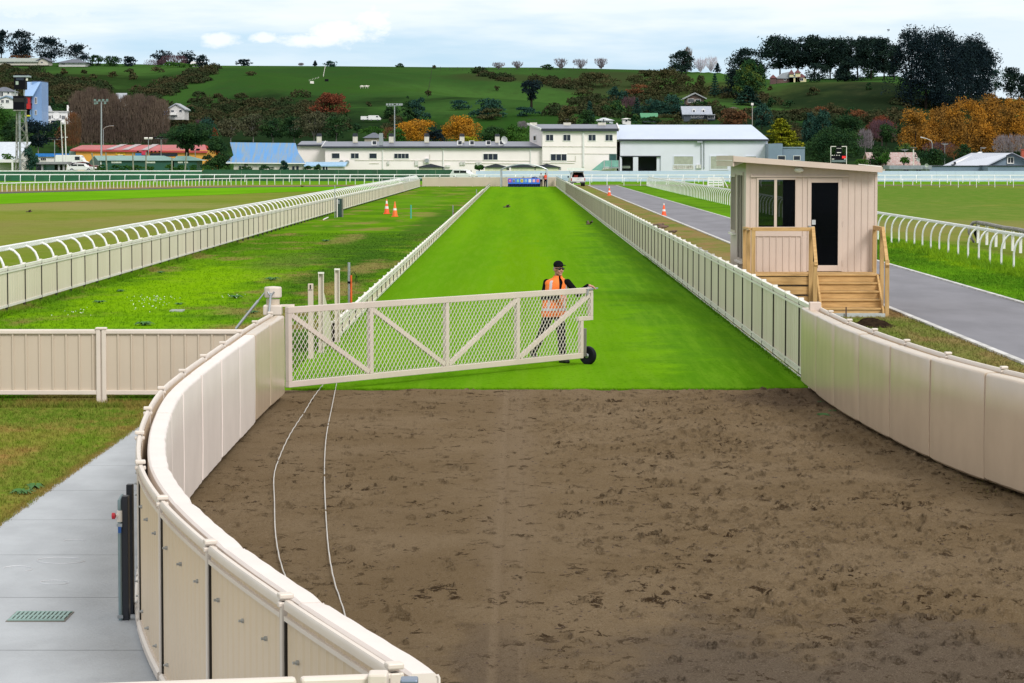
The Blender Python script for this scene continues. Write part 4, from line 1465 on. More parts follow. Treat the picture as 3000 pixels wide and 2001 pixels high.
# standpipe by the curved fence
q = P(371, 1822)
t = thing('standpipe', 'black square post with galvanised pipe and red tap beside the concrete path', 'tap post', q)
nb = M('navy_black_post', (.010, .012, .022), rough=.5)
MB().box(q.x - .025, q.y - .05, -.02, q.x + .025, q.y + .05, At(0, 1452, q.y).z).box(q.x - .03, q.y + .25, 0, q.x + .02, q.y + .34, At(0, 1431, q.y).z + .0).build('post', nb, t, bev=.004)
xp = At(352, 1700, q.y - .05).x
zt2 = At(0, 1455, q.y).z
pipe = [(xp, q.y - .04, 0), (xp, q.y - .04, zt2 - .10), (xp - .002, q.y - .03, zt2 - .03), (xp + .01, q.y + .04, zt2 + .0), (xp, q.y + .12, zt2 - .04), (xp - .01, q.y + .14, zt2 - .12)]
MB().tube(pipe, .017, 10).build('pipe', M('galvanised_pipe', (.22, .30, .33), rough=.4, metal=.5), t, True)
zt3 = At(0, 1508, q.y).z
MB().tube([(xp, q.y - .04, zt3 - .05), (xp, q.y - .04, zt3 + .04)], .024, 10).tube([(xp, q.y - .04, zt3), (xp - .03, q.y - .06, zt3)], .016, 8).build('valve', pale, t, True)
MB().lathe((xp - .045, q.y - .07, zt3), [(.012, -.015), (.026, -.012), (.026, .012), (.012, .015)], 10, 'X').build('tap_handle', M('tap_red', (.55, .012, .03), rough=.35), t)
for py in (1536, 1803):
    z_ = At(0, py, q.y).z
    MB().box(xp - .022, q.y - .066, z_ - .014, q.x - .02, q.y - .014, z_ + .014).build('clip', galv, t)
MB().box(xp - .01, q.y - .068, At(0, 1558, q.y).z, xp + .014, q.y - .058, At(0, 1540, q.y).z).build('sticker', M('sticker_blue', (.02, .12, .45)), t)
# drain cover
a_, b_ = P(36, 1815), P(200, 1815)
t = thing('drain_cover', 'green plastic slotted drain cover set in the concrete path', 'drain', ((a_.x + b_.x) / 2, a_.y, .02))
gp = M('green_plastic', (.26, .40, .38), rough=.6)
MB().box(a_.x - .012, a_.y - .24, .005, b_.x + .012, a_.y + .24, .026).build('rim', M('drain_gap', (.16, .15, .13)), t, bev=.002)
mb = MB()
mb.box(a_.x, a_.y - .21, .02, b_.x, a_.y - .18, .036).box(a_.x, a_.y + .18, .02, b_.x, a_.y + .21, .036).box(a_.x, a_.y - .015, .02, b_.x, a_.y + .015, .036)
nq = 13
for k in range(nq):
    x_ = a_.x + (b_.x - a_.x) * (k + .5) / nq
    mb.box(x_ - .010, a_.y - .18, .030, x_ + .010, a_.y + .18, .038)
mb.build('grate', gp, t)


# faint chalk loops on the path
mb = MB()
for (x0, y0, rx, ry, a0, a1) in ((178, 648, 70, 9, 0, 330), (52, 672, 42, 8, 190, 420), (160, 712, 42, 6, 20, 360), (220, 592, 36, 5, 200, 330)):
    pts = [P(x0 + rx * math.cos(R(a)), 994 + y0 + ry * math.sin(R(a)), .0225) for a in range(a0, a1, 12)]
    mb.tube(pts, .004, 4)
kind(mb.build('chalk_marks', M('chalk', (.62, .64, .68), rough=1)), 'stuff', 'faint white chalk loops drawn on the concrete path')
# birds
def bird(label, q, span, rz, col=(.10, .07, .05), perched=False):
    t_ = local('bird', label, 'bird', q, 'birds about the track', rz)
    bm_ = M('bird_feathers_%d' % len(bpy.data.materials), col, rough=.9)
    o_ = MB().ell((0, 0, 0), (.05, .12, .045), 10, 8).ell((0, -.12, .025), (.03, .045, .03), 8, 6).tube([(0, -.155, .02), (0, -.19, .015)], [.01, .002], 5)
    o_.tube([(0, .10, 0), (0, .24, -.01)], [.03, .035], 6)
    if not perched:
        for s_ in (-1, 1):
            o_.add([(s_ * .03, -.05, .02), (s_ * span * .55, -.09, .14), (s_ * span, .03, .06), (s_ * span * .5, .07, .10), (s_ * .03, .06, .02)], [(0, 1, 2, 3, 4)])
            o_.add([(s_ * .03, -.05, .008), (s_ * span * .55, -.09, .128), (s_ * span, .03, .05), (s_ * span * .5, .07, .088), (s_ * .03, .06, .008)], [(4, 3, 2, 1, 0)])
    else:
        o_.tube([(.015, 0, -.03), (.015, 0, -.09)], .005, 4).tube([(-.015, 0, -.03), (-.015, 0, -.09)], .005, 4)
    o_.build('body', bm_, t_, True)


bird('small brown bird flying low over the far middle of the race track', At(1487, 606, 150), .14, 1.9)
bird('small dark bird flying over the turf near the right panel fence', At(1727, 655, 118), .19, 2.6)
bird('tiny dark bird flying over the dry paddock at the far left', At(87, 620, 180), .24, 1.6)
bird('dark bird flying over the paddock below the far rail', At(886, 547, 290), .45, 1.2)
for i, (x, y) in enumerate(((1932, 668), (1940, 670), (1946, 672), (1974, 684))):
    t = (x - 1520) / FPX
    Yb = XR / t
    bird('brown bird perched on the right panel fence, %s of four' % ('farthest', 'second farthest', 'second nearest', 'nearest')[i], Vector((XR, Yb, 1.43)), .1, [1.2, -1.0, 2.0, .6][i], (.16, .10, .075), True)

# daisies on the lawn
vv, ff = [], []
for k in range(120):
    cxy = random.choice([(445, 880), (400, 875), (500, 800), (550, 810), (690, 860), (240, 915), (420, 900), (480, 870)])
    x, y = random.gauss(cxy[0], 28), random.gauss(cxy[1], 7)
    q = P(x, y, .05)
    if not (-12 < q.x < -4.3 and 43 < q.y < 75):
        continue
    s_ = random.uniform(.007, .014)
    n0 = len(vv)
    for j in range(6):
        a = j * math.pi / 3
        vv.append((q.x + s_ * math.cos(a), q.y + s_ * math.sin(a) * .8, .05 + s_ * .6 * math.sin(a)))
    ff += [(n0, n0 + 1, n0 + 2, n0 + 3), (n0, n0 + 3, n0 + 4, n0 + 5)]
kind(npmesh('daisies', np.array(vv), np.array(ff), M('daisy_petals', (.85, .85, .82)), base=(-8, 55, 0)), 'stuff', 'white daisies scattered in the bright lawn')
# broad-leaved weeds
weedm = M('weed_leaves', (.035, .12, .02), (.05, .17, .03), scale=6, rough=.8)
vv, ff = [], []
for (x, y, s0) in ((795, 822, .35), (690, 874, .3), (355, 855, .22), (290, 888, .25), (470, 800, .22), (422, 954, .3), (740, 918, .25), (955, 708, .3), (525, 893, .2), (62, 1448, .2), (2880, 766, .35), (100, 1433, .2), (2410, 1222, .18), (2440, 1208, .12), (2405, 1180, .1)):
    q = P(x, y)
    for k in range(34):
        a, L_ = random.uniform(0, 6.28), s0 * random.uniform(.35, 1)
        d = Vector((math.cos(a), math.sin(a), 0))
        w_ = Vector((-d.y, d.x, 0)) * L_ * .16
        n0 = len(vv)
        vv += [q + d * .01, q + d * L_ * .5 + w_ + Vector((0, 0, L_ * .3)), q + d * L_ + Vector((0, 0, L_ * .12)), q + d * L_ * .5 - w_ + Vector((0, 0, L_ * .3))]
        ff.append((n0, n0 + 1, n0 + 2, n0 + 3))
kind(npmesh('weeds', np.array([tuple(v) for v in vv]), np.array(ff), weedm, base=(-8, 50, 0)), 'stuff', 'dark leafy weed rosettes in the grass')
# ------------------------------------------------------------------ grass blades where the camera is near enough to see them
def blades(name, label, n, pick, hmin, hmax, wid, mat):
    xy = np.array([pick() for _ in range(n)])
    k = 3
    xy = np.repeat(xy, k, 0) + rng.normal(0, wid * 2, (n * k, 2))
    N_ = len(xy)
    h = rng.uniform(hmin, hmax, N_)
    a = rng.uniform(0, 6.283, N_)
    w_ = wid * rng.uniform(.6, 1.2, N_)
    le = rng.normal(0, .45, (N_, 2)) * h[:, None]
    v = np.zeros((N_, 3, 3))
    v[:, 0, 0], v[:, 0, 1] = xy[:, 0] - np.cos(a) * w_, xy[:, 1] - np.sin(a) * w_
    v[:, 1, 0], v[:, 1, 1] = xy[:, 0] + np.cos(a) * w_, xy[:, 1] + np.sin(a) * w_
    v[:, 2, :2], v[:, 2, 2] = xy + le, h
    kind(npmesh(name, v.reshape(-1, 3), np.arange(N_ * 3).reshape(-1, 3), mat, base=(xy[0, 0], xy[0, 1], 0)), 'stuff', label)


U = random.uniform
blades('grass', 'patchy grass beside the concrete path, left of the curved fence', 26000, lambda: (U(-9.5, -5.2) if random.random() < .8 else U(-5.3, -5.2), U(27, 42.6)), .02, .06, .006, gm_near)
blades('grass', 'green grass along the foot of the ribbed fence', 3000, lambda: (U(-9.6, -4.1), 41.75 + abs(random.gauss(0, .35)) - .5), .04, .11, .008, gm_near)
blades('grass', 'bright lawn grass left of the race track', 42000, lambda: (U(-12.2, -3.9), 43 + 95 * random.random() ** 2.2), .02, .055, .009, gm_lawn)
blades('grass', 'ragged turf edge along the sand', 5200, lambda: (U(-3.6, 4.7), YS + .04 + abs(random.gauss(0, .12))), .025, .075, .007, gm_track)
blades('grass', 'short race turf near the gate', 26000, lambda: (U(-3.6, 4.7), YS + 16 * random.random() ** 1.4), .008, .022, .007, gm_track)
blades('grass', 'dry verge grass between the fence and the road', 24000, lambda: (U(4.95, 9.05), 30 + 50 * random.random()), .02, .07, .009, gm_verge)
blades('grass', 'grass between the road and the curved white rail', 22000, lambda: (U(12.9, 17.2), 68 + 60 * random.random()), .02, .07, .012, gm_strip)
blades('long_grass', 'long yellow-green grass under the curved white rail', 16000, lambda: (random.gauss(16.6, .45), 84 + 34 * random.random()), .10, .30, .012, M('long_grass', (.21, .36, .010), (.12, .26, .012), scale=.5, rough=.9, spec=.1))
blades('grass', 'tufts against the foot of the left panel fence', 4000, lambda: (XF + .1 + abs(random.gauss(0, .12)), 60 + 60 * random.random()), .04, .14, .012, gm_lawn)
blades('grass', 'small tufts at the foot of the right panel fence', 2600, lambda: (XR - .04 - abs(random.gauss(0, .05)), 45 + 60 * random.random()), .03, .07, .009, gm_track)
# clods and bark bits lying on the sand
vv, ff = [], []
for k in range(5200):
    x, y = U(-3.3, 6.0), 13 + 31 * random.random()
    if k % 3:
        x, y = random.gauss(2.8, 1.5), random.choice([43, 40, 37, 33, 29, 26, 24, 21]) + random.gauss(0, 1.3)
    if y > 43.9 or not (np.interp(y, lcurve[:, 1], lcurve[:, 0]) + .2 < x < np.interp(y, rcurve[:, 1], rcurve[:, 0]) - .2):
        continue
    j, i = min(np.searchsorted(gx, x), SX.shape[1] - 1), min(np.searchsorted(gy, y), SX.shape[0] - 1)
    z = float(SZ[i, j])
    s_ = U(.004, .017)
    a = U(0, 6.28)
    n0 = len(vv)
    ax, ay = math.cos(a) * s_ * 1.6, math.sin(a) * s_ * 1.6
    bx, by = -math.sin(a) * s_ * .7, math.cos(a) * s_ * .7
    vv += [(x + ax, y + ay, z), (x + bx, y + by, z), (x - ax, y - ay, z), (x - bx, y - by, z), (x, y, z + s_ * U(.25, .7))]
    ff += [(n0, n0 + 1, n0 + 4), (n0 + 1, n0 + 2, n0 + 4), (n0 + 2, n0 + 3, n0 + 4), (n0 + 3, n0, n0 + 4)]
kind(npmesh('clods', np.array(vv), np.array(ff), M('clod', (.085, .052, .032), (.05, .03, .02), scale=9, rough=.95), base=(1, 30, 0)), 'stuff', 'dark clods and bits lying on the sand')
# ------------------------------------------------------------------ buildings
glassb = M('window_glass', (.012, .018, .035), scale=1, rough=.12, var=.3)
wbd = M('white_board_wall', (.85, .785, .79), scale=.25, rough=.6, var=.05)
roofgrey = M('grey_steel_roof', (.135, .15, .21), scale=.3, rough=.4, var=.1)
darktrim = M('dark_trim', (.022, .027, .045), rough=.5)
whitetrim = M('white_trim', (.78, .78, .78), rough=.5, var=.08)
creamb = M('cream_block', (.62, .60, .52), rough=.6)
shedw = M('pale_blue_cladding', (.64, .665, .77), scale=.3, rough=.5, var=.05)
shedroof = M('pale_blue_roof', (.50, .575, .72), scale=.2, rough=.45, var=.06)
acm = M('ac_white', (.66, .66, .64), rough=.5)


def win(par, x0, y0, x1, y1, Y, frame=whitetrim, pane=glassb, bars=0, depth=.1, fw=None, name='window'):
    a_, b_ = At(x0, y1, Y), At(x1, y0, Y)
    f = fw or max(.05, (b_.z - a_.z) * .09)
    d = depth
    mb = MB().box(a_.x - f, Y - d, a_.z - f, a_.x, Y + .02, b_.z + f).box(b_.x, Y - d, a_.z - f, b_.x + f, Y + .02, b_.z + f).box(a_.x, Y - d, b_.z, b_.x, Y + .02, b_.z + f).box(a_.x, Y - d, a_.z - f, b_.x, Y + .02, a_.z)
    for k in range(bars):
        xx = a_.x + (b_.x - a_.x) * (k + 1) / (bars + 1)
        mb.box(xx - f * .3, Y - d * .8, a_.z, xx + f * .3, Y + .02, b_.z)
    w_ = mb.build(name, frame, par)
    MB().box(a_.x, Y - d * .4, a_.z, b_.x, Y - d * .2, b_.z).build('pane', pane, w_)
    return w_


def pbox(par, name, x0, y0, x1, y1, Y, d, mat, bev=0):
    """box whose front face covers these pixels at depth Y"""
    a_, b_ = At(x0, y1, Y), At(x1, y0, Y)
    return MB().box(a_.x, Y, a_.z, b_.x, Y + d, b_.z).build(name, mat, par, bev=bev)


# --- long white building
YB1 = 465.0
lb = thing('clubhouse', 'long low white building with grey roof, chimneys and dark windows across the far side', 'building', At(1200, 520, YB1))
a_, b_ = At(953, 530, YB1), At(1590, 432, YB1)
zw = b_.z
MB().box(a_.x, YB1, -1, b_.x, YB1 + 9, zw).build('wall', wbd, lb)
a2 = At(872, 530, YB1 + 6)
MB().box(a2.x, YB1 + 6, -1, a_.x - .01, YB1 + 12, At(0, 427, YB1 + 6).z).build('wall', wbd, lb)
ridge = At(0, 414.5, YB1 + 9).z
rf_ = MB().prismx([(YB1 - .5, zw - .02), (YB1 - .5, zw + .12), (YB1 + 9, ridge), (YB1 + 9, zw)], a_.x - .5, b_.x - .1).build('roof', roofgrey, lb)
MB().prismx([(YB1 + 5.4, At(0, 426, YB1 + 6).z), (YB1 + 5.4, At(0, 424.5, YB1 + 6).z), (YB1 + 15, ridge + .1), (YB1 + 15, zw)], a2.x, a_.x - .52).build('roof', roofgrey, lb)
MB().box(a_.x - .5, YB1 - .62, zw - .12, b_.x - .1, YB1 - .5, zw + .18).build('fascia', darktrim, lb)
MB().box(a2.x, YB1 + 5.3, At(0, 427, YB1 + 6).z - .1, a_.x - .55, YB1 + 5.4, At(0, 424.5, YB1 + 6).z + .05).build('fascia', darktrim, lb)
MB().prismx([(YB1 - .62, zw + .19), (YB1 + 9, ridge + .12), (YB1 + 9, ridge), (YB1 - .62, zw + .1)], a_.x - .6, a_.x - .5).build('barge', whitetrim, lb)
cx_ = lambda v: 860 + v / 3.3586
cy_ = lambda v: 340 + v / 3.3586
for (x0, x1, y0, y1, n_) in ((378, 452, 367, 416, 0), (565, 641, 367, 416, 1), (747, 818, 368, 416, 0), (991, 1133, 370, 416, 3), (1869, 2007, 372, 430, 2)):
    win(lb, cx_(x0), cy_(y0), cx_(x1), cy_(y1), YB1, bars=n_)
for (x, y0, dz) in ((250, 170, 0), (606, 170, 0), (961, 170, 0), (1310, 170, 0), (1658, 173, 0), (2006, 175, 0)):
    Yc = YB1 + 6
    ch = pbox(rf_, 'roof_vent', cx_(x - 23), cy_(200), cx_(x + 22), cy_(262), Yc, 1.2, creamb)
for (x, y0) in ((250, 170), (606, 170), (961, 170), (1310, 170), (1658, 173), (2006, 175)):
    Yc = YB1 + 6
    q0, q1 = At(cx_(x - 24), cy_(200), Yc - .05), At(cx_(x + 21), cy_(y0), Yc - .05)
    mb = MB()
    for k in range(3):
        zz = q0.z + (q1.z - q0.z) * k / 3
        mb.box(q0.x - .05 + .05 * k, Yc - .1 + .03 * k, zz + .02, q1.x + .05 - .05 * k, Yc + 1.25, zz + (q1.z - q0.z) / 3)
    mb.build('vent_cap', darktrim, lb)
for x in (794, 1636, 1755, 1917, 2045):
    s_ = pbox(lb, 'roof_box', cx_(x - 26), cy_(242), cx_(x + 23), cy_(288), YB1 + 1.6, 1.0, whitetrim)
    q0, q1 = At(cx_(x - 15), cy_(278), YB1 + 1.55), At(cx_(x + 19), cy_(246), YB1 + 1.55)
    MB().box(q0.x, YB1 + 1.55, q0.z, q1.x, YB1 + 1.6, q1.z).build('louvre', darktrim, lb)
pbox(lb, 'flue', cx_(842), cy_(168), cx_(879), cy_(288), YB1 + 1.3, .9, galv)
q = At(cx_(2078), cy_(235), YB1 + 1.2)
MB().lathe(q, [(.02, .16), (.35, .10), (.58, -.02), (.64, -.1), (.60, -.08), (.3, .05)], 18, Matrix.Rotation(R(-80), 3, 'X') @ Matrix.Rotation(R(35), 3, 'Y')).tube([q + Vector((0, .1, 0)), q + Vector((.1, .3, -1.1))], .05, 6).build('dish', whitetrim, lb, True)
for x, yt, yb in ((878, 310, 520), (1473, 312, 520), (2333, 315, 480)):
    q0, q1 = At(cx_(x), cy_(yt), YB1 - .12), At(cx_(x), cy_(yb), YB1 - .12)
    MB().tube([q0, q1], .10, 6).box(q0.x - .18, YB1 - .25, q0.z - .15, q0.x + .18, YB1 - .02, q0.z + .2).build('downpipe', whitetrim, lb)
for (x0, x1, y0, y1) in ((457, 488, 438, 470), (512, 545, 438, 470), (1288, 1336, 418, 460)):
    u_ = pbox(lb, 'air_conditioner', cx_(x0), cy_(y0), cx_(x1), cy_(y1), YB1 - .45, .4, acm)
    q = At(cx_((x0 + x1) / 2), cy_((y0 + y1) / 2), YB1 - .47)
    MB().lathe(q, [(.12, -.02), (.36, -.02), (.36, .02), (.12, .02)], 14, 'Y').build('fan', galv, u_)
for (x0, x1, y0, y1) in ((922, 942, 445, 478), (1196, 1226, 440, 486), (1640, 1664, 448, 480), (1672, 1690, 448, 480), (1796, 1820, 450, 480), (1828, 1850, 450, 480), (1495, 1540, 482, 505)):
    pbox(lb, 'meter_box', cx_(x0), cy_(y0), cx_(x1), cy_(y1), YB1 - .3, .28, acm)
for (xa_, ya_, xb_, yb_) in ((600, 436, 1470, 438), (1475, 437, 2330, 441), (745, 467, 840, 467), (1690, 466, 1800, 466), (1340, 378, 1340, 420), (1850, 466, 2330, 470)):
    MB().tube([At(cx_(xa_), cy_(ya_), YB1 - .06), At(cx_(xb_), cy_(yb_), YB1 - .06)], .05, 5).build('conduit', creamb, lb)

# --- two-storey block
ex = lambda v: 1540 + v / 3.3586
ey = lambda v: 340 + v / 3.3586
YB2 = 464.0
tb = thing('office_block', 'two-storey white block with grey roof and square dark windows, between long building and big shed', 'building', At(1698, 520, YB2))
a_, b_ = At(ex(165), 530, YB2), At(ex(897), ey(142), YB2)
bx = At(ex(40), 0, YB2 + 10).x
ze = b_.z
zb2 = At(0, ey(92), YB2 + 10).z
# side wall runs back from the front corner
vs = [(a_.x, YB2, -1), (b_.x, YB2, -1), (b_.x, YB2 + 10, -1), (bx, YB2 + 10, -1), (a_.x, YB2, ze), (b_.x, YB2, ze), (b_.x, YB2 + 10, zb2), (bx, YB2 + 10, zb2)]
MB().add(vs, [(0, 3, 2, 1), (4, 5, 6, 7), (0, 1, 5, 4), (1, 2, 6, 5), (2, 3, 7, 6), (3, 0, 4, 7)]).build('wall', wbd, tb)
ov = .5
vs = [(a_.x - .2, YB2 - ov, ze), (b_.x + .3, YB2 - ov, ze), (b_.x + .3, YB2 + 10.2, zb2 + .05), (bx - .3, YB2 + 10.2, zb2 + .05)]
vs += [(x, y, z + .15) for x, y, z in vs]
rf2 = MB().add(vs, [(0, 3, 2, 1), (4, 5, 6, 7), (0, 1, 5, 4), (1, 2, 6, 5), (2, 3, 7, 6), (3, 0, 4, 7)]).build('roof', roofgrey, tb)
MB().box(a_.x - .2, YB2 - ov - .12, ze - .15, b_.x + .3, YB2 - ov - .005, ze + .32).build('fascia', darktrim, tb)
MB().bar((a_.x - .25, YB2 - ov, ze + .2), (bx - .35, YB2 + 10.2, zb2 + .25), .2, .3).build('barge', whitetrim, tb)
MB().bar((b_.x + .35, YB2 - ov, ze + .2), (b_.x + .35, YB2 + 10.2, zb2 + .25), .2, .3).build('barge', whitetrim, tb)
for x0, x1 in ((201, 271), (371, 440), (619, 688), (786, 855)):
    win(tb, ex(x0), ey(184), ex(x1), ey(242), YB2, bars=1)
win(tb, ex(248), ey(375), ex(402), ey(443), YB2, bars=2)
# side window
q0, q1 = At(ex(82), ey(250), YB2 + 6), At(ex(118), ey(182), YB2 + 5)
sxl = lambda y: a_.x + (bx - a_.x) * (y - YB2) / 10
w_ = MB()
for (ya_, yb_, za, zb_) in ((4.4, 4.7, q0.z, q1.z), (6.6, 6.9, q0.z, q1.z), (4.7, 6.6, q1.z - .25, q1.z), (4.7, 6.6, q0.z, q0.z + .2)):
    w_.bar((sxl(YB2 + ya_) - .06, YB2 + ya_, (za + zb_) / 2), (sxl(YB2 + yb_) - .06, YB2 + yb_, (za + zb_) / 2), .1, zb_ - za)
w_ = w_.build('window', whitetrim, tb)
MB().bar((sxl(YB2 + 4.7) - .02, YB2 + 4.7, (q0.z + q1.z) / 2), (sxl(YB2 + 6.6) - .02, YB2 + 6.6, (q0.z + q1.z) / 2), .06, q1.z - q0.z - .45).build('pane', glassb, w_)
d_ = win(tb, ex(834), ey(383), ex(884), ey(502), YB2, frame=M('door_green', (.05, .12, .11)), pane=M('door_glass_green', (.03, .09, .09), rough=.2), name='door')
for (x0, x1) in ((40, 112), (372, 446), (712, 790)):
    v_ = pbox(rf2, 'roof_vent', ex(x0), ey(64), ex(x1), ey(97), YB2 + 8, 1.4, creamb)
for (x0, x1) in ((22, 58), (68, 104), (388, 425), (700, 735), (745, 790)):
    q0, q1 = At(ex(x0), ey(62), YB2 + 8.3), At(ex(x1), ey(30), YB2 + 8.3)
    MB().box(q0.x + .3, YB2 + 8.3, q0.z - .3, q1.x - .3, YB2 + 9, q0.z + .5).box(q0.x, YB2 + 8.2, q0.z + .5, q1.x, YB2 + 9.1, q1.z).build('vent_cap', darktrim, tb)
for x in (563, 573):
    MB().tube([At(ex(x), ey(145), YB2 - .15), At(ex(x), ey(500), YB2 - .15)], .09, 6).build('downpipe', whitetrim, tb)
for (xa_, ya_, xb_, yb_) in ((170, 300, 890, 302), (410, 370, 830, 372), (165, 440, 490, 442), (490, 390, 490, 450), (170, 464, 480, 464)):
    MB().tube([At(ex(xa_), ey(ya_), YB2 - .06), At(ex(xb_), ey(yb_), YB2 - .06)], .045, 5).build('conduit', creamb, tb)
# stair with green glass side
st = thing('outdoor_stair', 'green glass-sided outdoor stair at the corner of the two-storey block', 'stair', At(ex(800), 522, YB2 - 3))
gg = M('green_glass', (.20, .42, .38), rough=.15)
Ys = YB2 - 3.2
p0, p1, p2, p3 = At(ex(645), ey(535), Ys), At(ex(770), ey(435), Ys), At(ex(770), ey(503), Ys), At(ex(745), ey(535), Ys)
MB().prism([(p0.x, p0.z), (p3.x, p3.z), (p2.x, p2.z), (p1.x, p1.z)], Ys, Ys + .04).build('glass_side', gg, st)
pbox(st, 'glass_side', ex(774), ey(436), ex(918), ey(500), Ys, .04, gg)
pbox(st, 'landing', ex(760), ey(504), ex(922), ey(514), Ys - .1, 3, galv)
for xx in (775, 845, 916):
    pbox(st, 'post', ex(xx - 3), ey(434), ex(xx + 3), ey(535), Ys - .08, .06, galv)

# --- big shed
YB3 = 468.0
wh_ = thing('big_shed', 'large pale blue-white steel shed with hipped-end roof and open dark bay, behind the hut', 'shed', At(2030, 520, YB3))
a_, b_ = At(ex(930), 530, YB3), At(2249, 409, YB3)
zE = b_.z
zo = At(0, ey(398), YB3).z
# opening bays: dark recess between ex(945)..1030 and ex(1112)..1335
segs = [(ex(930), ex(945)), (ex(1062), ex(1112)), (ex(1335), 2249)]
mb = MB().box(a_.x, YB3, zo, b_.x, YB3 + .3, zE)
for s0, s1 in segs:
    mb.box(At(s0, 0, YB3).x, YB3, -1, At(s1, 0, YB3).x, YB3 + .3, zo)
mb.box(a_.x, YB3 + .3, -1, a_.x + .3, YB3 + 22, zE).box(b_.x - .3, YB3 + .3, -1, b_.x, YB3 + 22, zE).box(a_.x, YB3 + 22, -1, b_.x, YB3 + 22.3, zE)
mb.build('wall', shedw, wh_)
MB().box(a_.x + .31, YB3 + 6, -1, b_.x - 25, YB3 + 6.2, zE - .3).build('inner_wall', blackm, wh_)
MB().box(At(ex(1296), 0, YB3).x, YB3 + .31, -1, At(ex(1335), 0, YB3).x, YB3 + 1.2, zo).build('bay_return', shedw, wh_)
zR = At(0, 365.5, YB3 + 11).z
x0, x1 = a_.x - 2.2, b_.x + .2
xr0, xr1 = At(1780, 0, YB3 + 11).x, At(2203, 0, YB3 + 11).x
yA, yC = YB3 - .5, YB3 + 22.8
vs = [(x0, yA, zE), (x1, yA, zE), (x1, yC, zE), (x0, yC, zE), (xr0, YB3 + 11, zR), (xr1, YB3 + 11, zR)]
MB().add(vs, [(0, 1, 5, 4), (1, 2, 5), (2, 3, 4, 5), (3, 0, 4), (0, 3, 2, 1)]).build('roof', shedroof, wh_)
MB().box(a_.x - .3, YB3 - .6, zE - .25, x1, YB3 - .505, zE + .06).build('gutter', darktrim, wh_)
MB().box(a_.x, YB3 - .05, zo - .05, At(ex(1335), 0, YB3).x, YB3 - .002, zo + .12).build('lintel', darktrim, wh_)
lou = M('olive_louvre', (.36, .385, .32), scale=2, rough=.6)
for (x0, x1, y0, y1) in ((1460, 1646, 398, 476), (1820, 1985, 398, 520), (2165, 2265, 398, 470)):
    win(wh_, ex(x0), ey(y0), ex(x1), ey(y1), YB3, frame=shedw, pane=lou)
win(wh_, ex(1452), ey(486), ex(1650), ey(520), YB3, frame=whitetrim, pane=M('old_pane', (.5, .5, .48), (.3, .28, .25), scale=2), bars=4)
for x in (1690, 1716):
    pbox(wh_, 'meter_box', ex(x - 11), ey(478), ex(x + 11), ey(516), YB3 - .3, .28, acm)
for x in (1728, 1755):
    MB().tube([At(ex(x), ey(240), YB3 - .12), At(ex(x), ey(520), YB3 - .12)], .08, 6).build('downpipe', galv, wh_)
q = At(ex(1712), ey(255), YB3 - .5)
MB().obox(q, (.9, .5, .25)).build('floodlight', galv, wh_)
pbox(wh_, 'inner_window', ex(945), ey(490), ex(1030), ey(515), YB3 + 3, .1, whitetrim)

# --- little cream gabled stalls behind the pale fence
ivory = M('ivory_wall', (.68, .68, .50), rough=.6)
for i, (x0, x1, lab) in enumerate(((cx_(1234), cx_(1460), 'low cream gabled kiosk behind the dark green board fence'), (1421, 1484, 'low cream gabled kiosk left of the arch over the starting boxes'), (1497, 1566, 'low cream gabled kiosk seen through the arch over the starting boxes'), (1569, 1636, 'low cream gabled kiosk right of the arch, left of the pickup'))):
    Yk = 452
    k_ = thing('kiosk', lab, 'kiosk', At((x0 + x1) / 2, 520, Yk), 'cream kiosks by the long building')
    a_, b_ = At(x0, 530, Yk), At(x1, 491, Yk)
    MB().box(a_.x, Yk, -.5, b_.x, Yk + 3, b_.z).build('wall', ivory, k_)
    m_ = (a_.x + b_.x) / 2
    MB().prism([(a_.x - .3, b_.z), (b_.x + .3, b_.z), (b_.x + .3, b_.z + .1), (m_, b_.z + .62), (a_.x - .3, b_.z + .1)], Yk - .3, Yk + 3.3).build('roof', darktrim, k_)
    pbox(k_, 'vent', x1 - 1, 489, x1 + 8, 499, Yk + .5, .4, M('kiosk_vent', (.32, .33, .33)))

